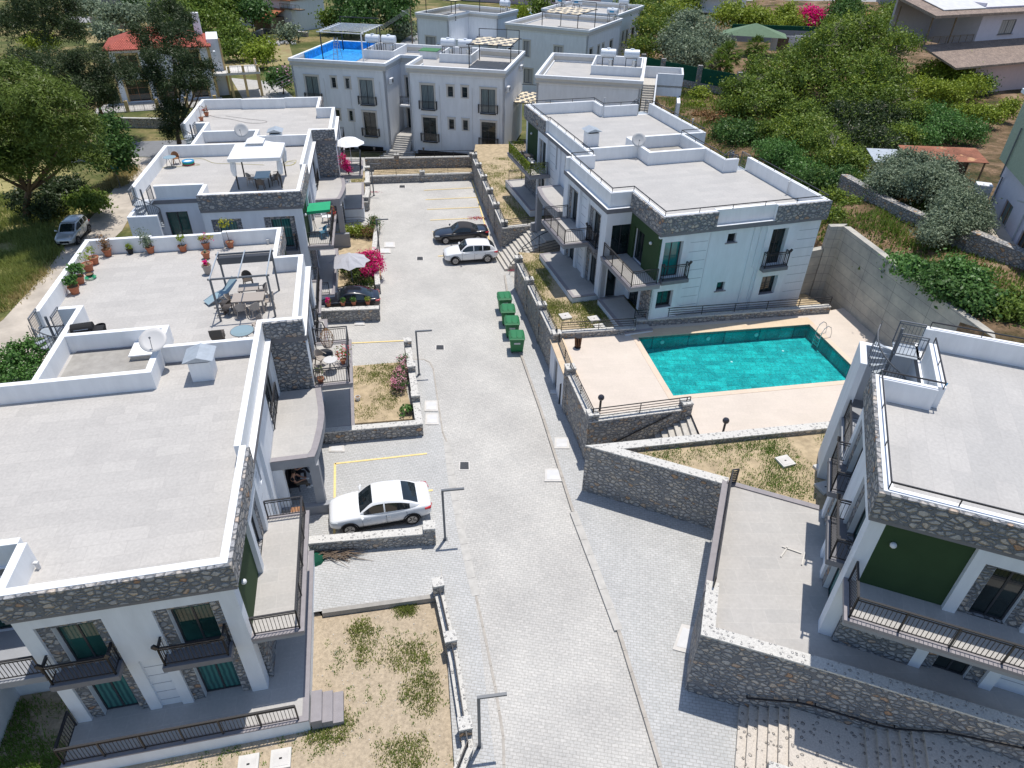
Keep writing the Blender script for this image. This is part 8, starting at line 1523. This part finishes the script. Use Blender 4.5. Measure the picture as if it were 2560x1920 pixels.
for k in range(N):
    a0_, a1_ = 2*math.pi*k/N+.2, 2*math.pi*(k+1)/N+.2; am = (a0_+a1_)/2; r0 = 1.5
    e0, e1, em = (cx_+r0*math.cos(a0_), cy_+r0*math.sin(a0_), 2.3), (cx_+r0*math.cos(a1_), cy_+r0*math.sin(a1_), 2.3), (cx_+r0*.84*math.cos(am), cy_+r0*.84*math.sin(am), 2.36)
    m0, m1 = tuple((Vector(tp_)+Vector(e0))/2+Vector((0, 0, .07))), tuple((Vector(tp_)+Vector(e1))/2+Vector((0, 0, .07))); mm = tuple((Vector(tp_)+Vector(em))/2+Vector((0, 0, .0)))
    m.add([tp_, m0, mm, m1, e0, em, e1], [(0, 1, 2), (0, 2, 3), (1, 4, 5, 2), (2, 5, 6, 3)])
m.build('canopy', 'cloth_grey', t)
for i, (x, lab, m_, ex) in enumerate(((822, 'flower pot with purple-pink blooms at the left end of the stone wall', 'leaf_mid', ('bloom_pink', .65)), (858, 'wide terracotta bowl of green herbs on the stone wall', 'leaf_fig', None), (885, 'terracotta pot with spiky green leaves on the stone wall', 'leaf_fig', None), (920, 'terracotta pot with a yellow-green clipped plant on the stone wall', 'leaf_bright', None))):
    pot(lab, P(x, 765-i*1.5, 1.0), .17, .28, m_, .34, 170, extra=ex, lf=.05)
# curved railing near the planted garden
m = MB(); pts = [P(856, 575, 0), P(880, 573, 0), P(905, 572, 0), P(918, 575, 0), P(928, 583, 0), P(935, 592, 0)]
for h_ in (.25, .5, .75, 1.0): m.tube([p+Vector((0, 0, h_+.1)) for p in pts], .02, 5)
m.bar(pts[0], pts[0]+Vector((0, 0, 1.1)), .05); tag(m.build('curved_railing', 'black_metal', world=True), 'curved black rail beside the yellow-green shrub', 'railing')
# balconies
t = thing('hanging_chair', 'egg-shaped wicker hanging chair on the balcony of the nearest block', 'hanging chair', B1(2.35, 17.6, 3.03), R(12.7)); m = MB(); 
for k in range(10): a_ = 2*math.pi*k/10; m.tube([(.36*math.sin(math.pi*j/8)**.8*math.cos(a_), .36*math.sin(math.pi*j/8)**.8*math.sin(a_), .35+1.3*j/8) for j in range(9)], .014, 4)
for j in range(1, 8): m.tube([(.36*math.sin(math.pi*j/8)**.8*math.cos(a*math.pi/8), .36*math.sin(math.pi*j/8)**.8*math.sin(a*math.pi/8), .35+1.3*j/8) for a in range(11)], .012, 4)
m.build('basket', 'rattan', t); m = MB(); m.tube([(0, 0, 1.65), (-.1, 0, 2.0), (-.4, 0, 2.1), (-.65, 0, 1.7), (-.65, 0, .05)], .03, 6); m.cyl((-.3, 0), .5, 0, .04, 20); m.build('stand', 'black_metal', t); m = MB(); m.ball((0, 0, .55), .28, 10, 6, .5); m.build('cushion', 'plastic_taupe', t)
t = thing('bistro_table', 'small round grey table on the balcony with the hanging chair', 'table', B1(2.5, 15.9, 3.03), 0, 'tables'); m = MB(); m.cyl((0, 0), .36, .68, .71, 20); m.build('table_top', 'dish', t); m = MB(); [m.bar((.25*math.cos(k*2.09), .25*math.sin(k*2.09), 0), (.0, 0, .68), .03) for k in range(3)]; m.build('legs', 'grey_metal', t)
chair('taupe chair beside the hanging wicker chair', B1(1.95, 16.6, 3.03), R(60), 'plastic_taupe'); chair('folded taupe chair near the wall on the same balcony', B1(1.95, 15.4, 3.03), R(120), 'plastic_taupe')
pot('pot of red geraniums on the outer rail of the balcony', B1(3.15, 16.4, 3.03), .15, .25, 'leaf_mid', .8, 260, extra=('petals_leaf', .5)) if 'petals_leaf' in MT else None
leaf_mat('petals_leaf', (0.62, 0.02, 0.06), (0.75, 0.06, 0.12)); pot('pot of red geraniums by the outer rail of the balcony', B1(3.1, 16.5, 3.03), .15, .25, 'leaf_mid', .8, 260, extra=('petals_leaf', .5)); pot('terracotta pot with a thin plant in the near corner of the balcony', B1(1.95, 14.9, 3.03), .17, .28, 'leaf_mid', .4, 60, stem=.3)
pot('white pot with red blooms on the terrace below the balcony', B1(1.6, 14.4, .0)+Vector((0, 0, 0)), .14, .3, 'leaf_mid', .3, 60, m='plastic_white'); pot('white pot lying in the middle garden', P(895, 1000, .1), .15, .25, 'leaf_mid', .1, 0, m='plastic_white')
t = thing('folding_parasol', 'green fabric sun shade on crossed legs on the gazebo block balcony', 'parasol', B2(.75, 2.6, 3.03), R(10)); m = MB(); m.add([(-.8, -.6, 1.75), (.8, -.6, 1.85), (.8, .6, 2.0), (-.8, .6, 1.9), (-.85, -.65, 1.55), (.8, -.62, 1.68)], [(0, 1, 2, 3), (4, 5, 1, 0)]); m.build('shade', 'green_cloth', t); m = MB()
for s in (-.5, .5): m.bar((s, -.6, 0), (s, .5, 1.9), .03); m.bar((s, .7, 0), (s, -.5, 1.8), .03)
m.build('legs', 'black_metal', t); chair('blue patterned garden chair under the green shade', B2(.9, 1.5, 3.03), R(-60), 'cloth_blue'); t = thing('bistro_table', 'white round table beside the green shade', 'table', B2(1.15, 3.7, 3.03), 0, 'tables'); m = MB(); m.cyl((0, 0), .3, .68, .71, 18); m.build('table_top', 'plastic_white', t); m = MB(); m.cyl((0, 0), .03, 0, .68, 6); m.cyl((0, 0), .25, 0, .03, 12); m.build('base', 'plastic_white', t)
chair('pale chair beside the white round table', B2(.9, 4.4, 3.03), R(20), 'plastic_white'); pot('pot of orange and red flowers on the balcony beside the green shade', B2(1.3, 4.7, 3.03), .2, .3, 'leaf_dry', .7, 300, extra=('petals_leaf', .2))
# ivy on the far balcony of the pool block
t = thing('ivy_screen', 'yellow-green leaf screen wrapped round the far balcony railing of the pool block', 'ivy screen', B3(0, 3, 3.0), R(197)); rng = np.random.default_rng(77); pts = []
for (x0, y0), (x1, y1), n in (((1.52, .3), (1.52, 6.5), 1700), ((.1, 6.5), (1.52, 6.5), 420), ((.1, .2), (1.52, .2), 420)):
    u = rng.random(n); pts.append(np.stack([x0+(x1-x0)*u, y0-3+(y1-y0)*u, rng.random(n)**.7*.95+.06], 1)+rng.normal(size=(n, 3))*.025)
p_ = np.concatenate(pts); nn = len(p_); nrm = unit(rng.normal(size=(nn, 3))); a_ = unit(np.cross(nrm, rng.normal(size=(nn, 3)))); b_ = np.cross(nrm, a_); a_ *= .055; b_ *= .04; mesh_np('leaves', np.stack([p_-a_, p_-b_, p_+a_, p_+b_], 1), 4, ['leaf_bright'], t)
chair('white plastic chair on the leaf-screened balcony', B3(.8, 4.6, 3.03), R(100), 'plastic_white'); chair('dark chair on the leaf-screened balcony', B3(.8, 2.6, 3.03), R(100), 'plastic_brown'); table('dark table on the leaf-screened balcony', B3(.7, 3.5, 3.03), R(17), .7, .7, .7, 'plastic_brown')
# branches and net heap by the low wall, planks, fallen petals
t = thing('branch_pile', 'heap of cut branches and green netting at the foot of the low wall', 'branches', P(840, 1395, .03)); rg = random.Random(3); m = MB()
for k in range(40): x = rg.uniform(-1.1, .4); a_ = rg.gauss(.1, .25); L_ = rg.uniform(.5, 1.6); m.tube([(x, rg.uniform(-.15, .2), rg.uniform(.02, .2)), (x+L_*.5*math.cos(a_), L_*.5*math.sin(a_)+.05, rg.uniform(.05, .25)), (x+L_*math.cos(a_), L_*math.sin(a_), .04)], [.025, .018, .006], 4)
m.build('branches', 'wood_old', t); m = MB(); m.lathe((-.95, -.05, 0), [(.5, 0), (.4, .12), (.2, .2), (.001, .22)], 9); m.build('netting', 'green_net', t)
t = thing('planks', 'loose thin wooden laths lying on the right-hand side terrace', 'laths', P(1990, 1375, 3.31)); m = MB(); o_ = t.location
for a_, b_ in (((1955, 1366), (2004, 1383)), ((1969, 1367), (1952, 1392)), ((2012, 1380), (2004, 1412))): m.bar(P(*a_, 3.33)-o_, P(*b_, 3.33)-o_, .05, .03)
m.build('laths', 'cream_trim', t)
def petals(label, px, z, n, sp):
    rg = random.Random(n); m = MB(); c = P(*px, z)
    for k in range(n): x, y = rg.gauss(0, sp), rg.gauss(0, sp*.5); m.box(c.x+x-.035, c.x+x+.035, c.y+y-.03, c.y+y+.03, z+.002, z+.006)
    tag(m.build('fallen_petals', 'petals_red', world=True), label, 'petals', None, 'stuff')
petals('drift of fallen red petals behind the black convertible', (1193, 545), .03, 130, .45); petals('few fallen petals beside the farthest street lamp', (935, 480), .02, 30, .25); petals('red petals by the far entrance steps', (1280, 675), .1, 22, .15)
# garden slabs
for lab, q, z in (('left white square slab in the rough lawn of the pool block', (1413, 793), 2.26), ('right white square slab in the rough lawn of the pool block', (1485, 800), 2.26), ('white slab at the lawn edge near the pool rail', (1500, 820), 2.26), ('white concrete cover in the middle of the wedge garden', (1962, 1156), 2.76), ('white concrete cover near the corner pilasters of the right block', (2058, 1175), 2.76), ('grey concrete cover against the wall of the right block', (2062, 1222), 2.76), ('numbered white cover in the sandy garden, right of two', (703, 1900), soilz+.01), ('numbered white cover in the sandy garden, left of two', (622, 1915), soilz+.01)):
    p = P(*q, z); t = thing('garden_cover', lab, 'inspection cover', p, R(12 if z < 1 else 20), 'white inspection covers in the gardens'); w_ = .34; m = MB(); m.box(-w_, w_, -w_, w_, 0, .12); m.build('frame', 'plastic_dull', t) if 'plastic_dull' in MT else None
    if 'plastic_dull' not in MT: mat('plastic_dull', (.60, .585, .55), .8, .2, var=.05); m.build('frame', 'plastic_dull', t)
    m = MB(); m.box(-w_*.75, w_*.75, -w_*.75, w_*.75, .12, .13); m.build('lid', 'concrete_light', t); m = MB(); m.box(-.05, .05, -.03, .03, .13, .134); m.build('lid_mark', 'rubber', t)
rg = random.Random(11); m = MB()
for k in range(420):
    x, y = rg.uniform(-10.5, -.3), rg.uniform(9.5, 18.5); s_ = rg.uniform(.012, .04)
    q = Vector((x, y)); 
    if x < -7.3+(y-11)*-.2 and y > 12: continue
    if x > -3.1+(18.6-y)*.27: continue
    m.ball((x, y, soilz+s_*.2), s_, 5, 3, .7)
tag(m.build('pebbles', 'pebble', world=True), 'small pale stones scattered over the sandy garden', 'pebbles', None, 'stuff')
# ---------------------------------------------------------------- people on the porch
def person(label, p, rot, top, trousers, flip=1):
    t = thing('person', label, 'person', p, rot); J = {'pelvis': (0, 0, .50), 'chest': (0, .10, .86), 'neck': (0, .07, 1.06), 'head': (0, .02, 1.16), 'crown': (0, .0, 1.32)}
    vs, rs, ed = [], [], []
    def add(p_, r_, par=None): vs.append(p_); rs.append(r_); i = len(vs)-1; (ed.append((par, i)) if par is not None else None); return i
    pe = add((0, 0, .50), .15); wa = add((0, .08, .68), .135, pe); ch_ = add((0, .10, .88), .15, wa); nk = add((0, .06, 1.04), .055, ch_); hd = add((0, .0, 1.16), .09, nk); add((0, -.01, 1.28), .075, hd)
    for s in (-1, 1):
        sh = add((s*.18, .09, .96), .065, ch_); el = add((s*.24, -.12, .72), .045, sh); wr = add((s*.10, -.36, .76), .030, el); pa = add((s*.07, -.44, .78), .038, wr)
        for k in range(4): f1 = add((s*(.03+.024*k), -.50, .79), .010, pa); add((s*(.02+.018*k), -.53, .765), .008, f1)
        th = add((s*.035, -.46, .81), .010, pa)
    body = bpy.data.meshes.new('body'); body.from_pydata(vs, ed, []); o = bpy.data.objects.new('body', body); COL.objects.link(o); o.parent = t; body.materials.append(MT['skin'])
    m_ = o.modifiers.new('skin', 'SKIN'); o.modifiers.new('sub', 'SUBSURF').levels = 1
    for i, v in enumerate(body.skin_vertices[0].data): v.radius = (rs[i], rs[i]); v.use_root = (i == 0)
    def skinned(name, pts, rad, m2):
        me = bpy.data.meshes.new(name); me.from_pydata(pts, [(i, i+1) for i in range(len(pts)-1)], []); q = bpy.data.objects.new(name, me); COL.objects.link(q); q.parent = t; me.materials.append(MT[m2]); q.modifiers.new('skin', 'SKIN'); q.modifiers.new('sub', 'SUBSURF').levels = 1
        for i, v in enumerate(me.skin_vertices[0].data): v.radius = (rad[i],)*2; v.use_root = (i == 0)
    skinned('shirt', [(0, .02, .52), (0, .08, .70), (0, .10, .88), (0, .07, 1.0)], [.165, .155, .17, .08], top)
    for s in (-1, 1):
        skinned('sleeve', [(s*.12, .10, .95), (s*.19, .08, .94), (s*.225, -.02, .83)], [.08, .08, .06], top)
        kn = (s*.14, -.46, .52) if s*flip > 0 else (s*.10, -.44, .60); ft = (s*.16, -.44, .10) if s*flip > 0 else (s*-.05, -.66, .32)
        skinned('trouser_leg', [(s*.09, .0, .50), kn, ft], [.105, .075, .055], trousers)
        skinned('shoe', [(ft[0], ft[1]+.03, ft[2]-.05), (ft[0], ft[1]-.17, ft[2]-.06)], [.05, .045], 'shoe')
    m = MB(); m.ball((0, .015, 1.23), .105, 10, 7, 1.05); m.build('hair', 'hair', t)
    return t
mz = .56
BP = lambda a, b, z: B1(a, b, z)
t = thing('bench', 'low dark seat on the porch beside the white wall', 'bench', BP(.35, 11.4, 0.0), R(12.7)); m = MB(); m.box(-.25, .3, -1.3, 1.2, .38, .44); m.build('seat', 'cloth_black', t); m = MB(); m.box(-.32, -.25, -1.3, 1.2, .44, .85); m.build('backrest', 'cloth_black', t)
for x in (-.2, .25):
    for y in (-1.2, 1.1): m = MB(); m.box(x-.03, x+.03, y-.03, y+.03, 0, .38); m.build('leg', 'grey_metal', t)
person('person in a black top and olive trousers seated under the porch, looking at a phone', BP(.48, 10.35, -.02), R(12.7+78), 'cloth_black', 'cloth_olive'); person('person in a blue top with white shoes seated deeper under the same porch', BP(.42, 11.25, -.02), R(12.7+84), 'cloth_cyan', 'cloth_black', -1)
t = thing('folding_table', 'reddish wooden slatted table in front of the porch', 'table', BP(.65, 8.15, 0), R(12.7), 'tables'); m = MB()
for k in range(6): m.box(-.3+.1*k, -.21+.1*k, -.55, .45, .55, .58)
m.build('slats', 'wood', t)
for x in (-.25, .25):
    for y in (-.5, .4): m = MB(); m.bar((x, y, 0), (x, y, .55), .04); m.build('leg', 'wood', t)

# small roof fittings
for i, (lab, p) in enumerate((('short white vent pipe near the front-left stairwell of the nearest roof', P(98, 1421, 6.62)), ('small grey pipe stub at the foot of the middle parapet, nearest roof', P(128, 996, 6.62)), ('small vent pipe by the far parapet of the planted roof', P(671, 610, 6.62)), ('white tap post in the front-left zig-zag of the pool block roof', P(1510, 268, 8.85)), ('white tap post near the right corner of the pool block roof', P(1966, 485, 8.85)), ('white tap post by the inner right parapet, back of the pool block roof', P(1729, 322, 8.85)))):
    t = thing('vent_pipe', lab, 'pipe', p, 0, 'pipe stubs and taps on the roofs'); m = MB(); h_ = .25 if i < 3 else .75; m.tube([(0, 0, 0), (0, 0, h_)], .06 if i < 3 else .035, 8); m.box(-.07, .07, -.05, .05, h_-.02, h_+.05); m.build('pipe', 'white_dull' if i != 1 else 'galv', t)
t = thing('folded_trolley', 'folded grey metal trolley leaning on the stairwell wall of the right roof', 'trolley', P(2318, 1004, 9.44), R(-20)); m = MB()
for x in (-.2, .2): m.bar((x, -.1, 0), (x, .12, .8), .04)
for k in range(5): m.bar((-.2, -.08+.045*k, .1+.16*k), (.2, -.08+.045*k, .1+.16*k), .03)
m.box(-.22, .22, -.05, .02, .1, .5); m.build('frame', 'galv', t); m = MB(); m.bar((.2, .1, .1), (.45, .3, .75), .03); m.build('handle', 'tank_blue', t)
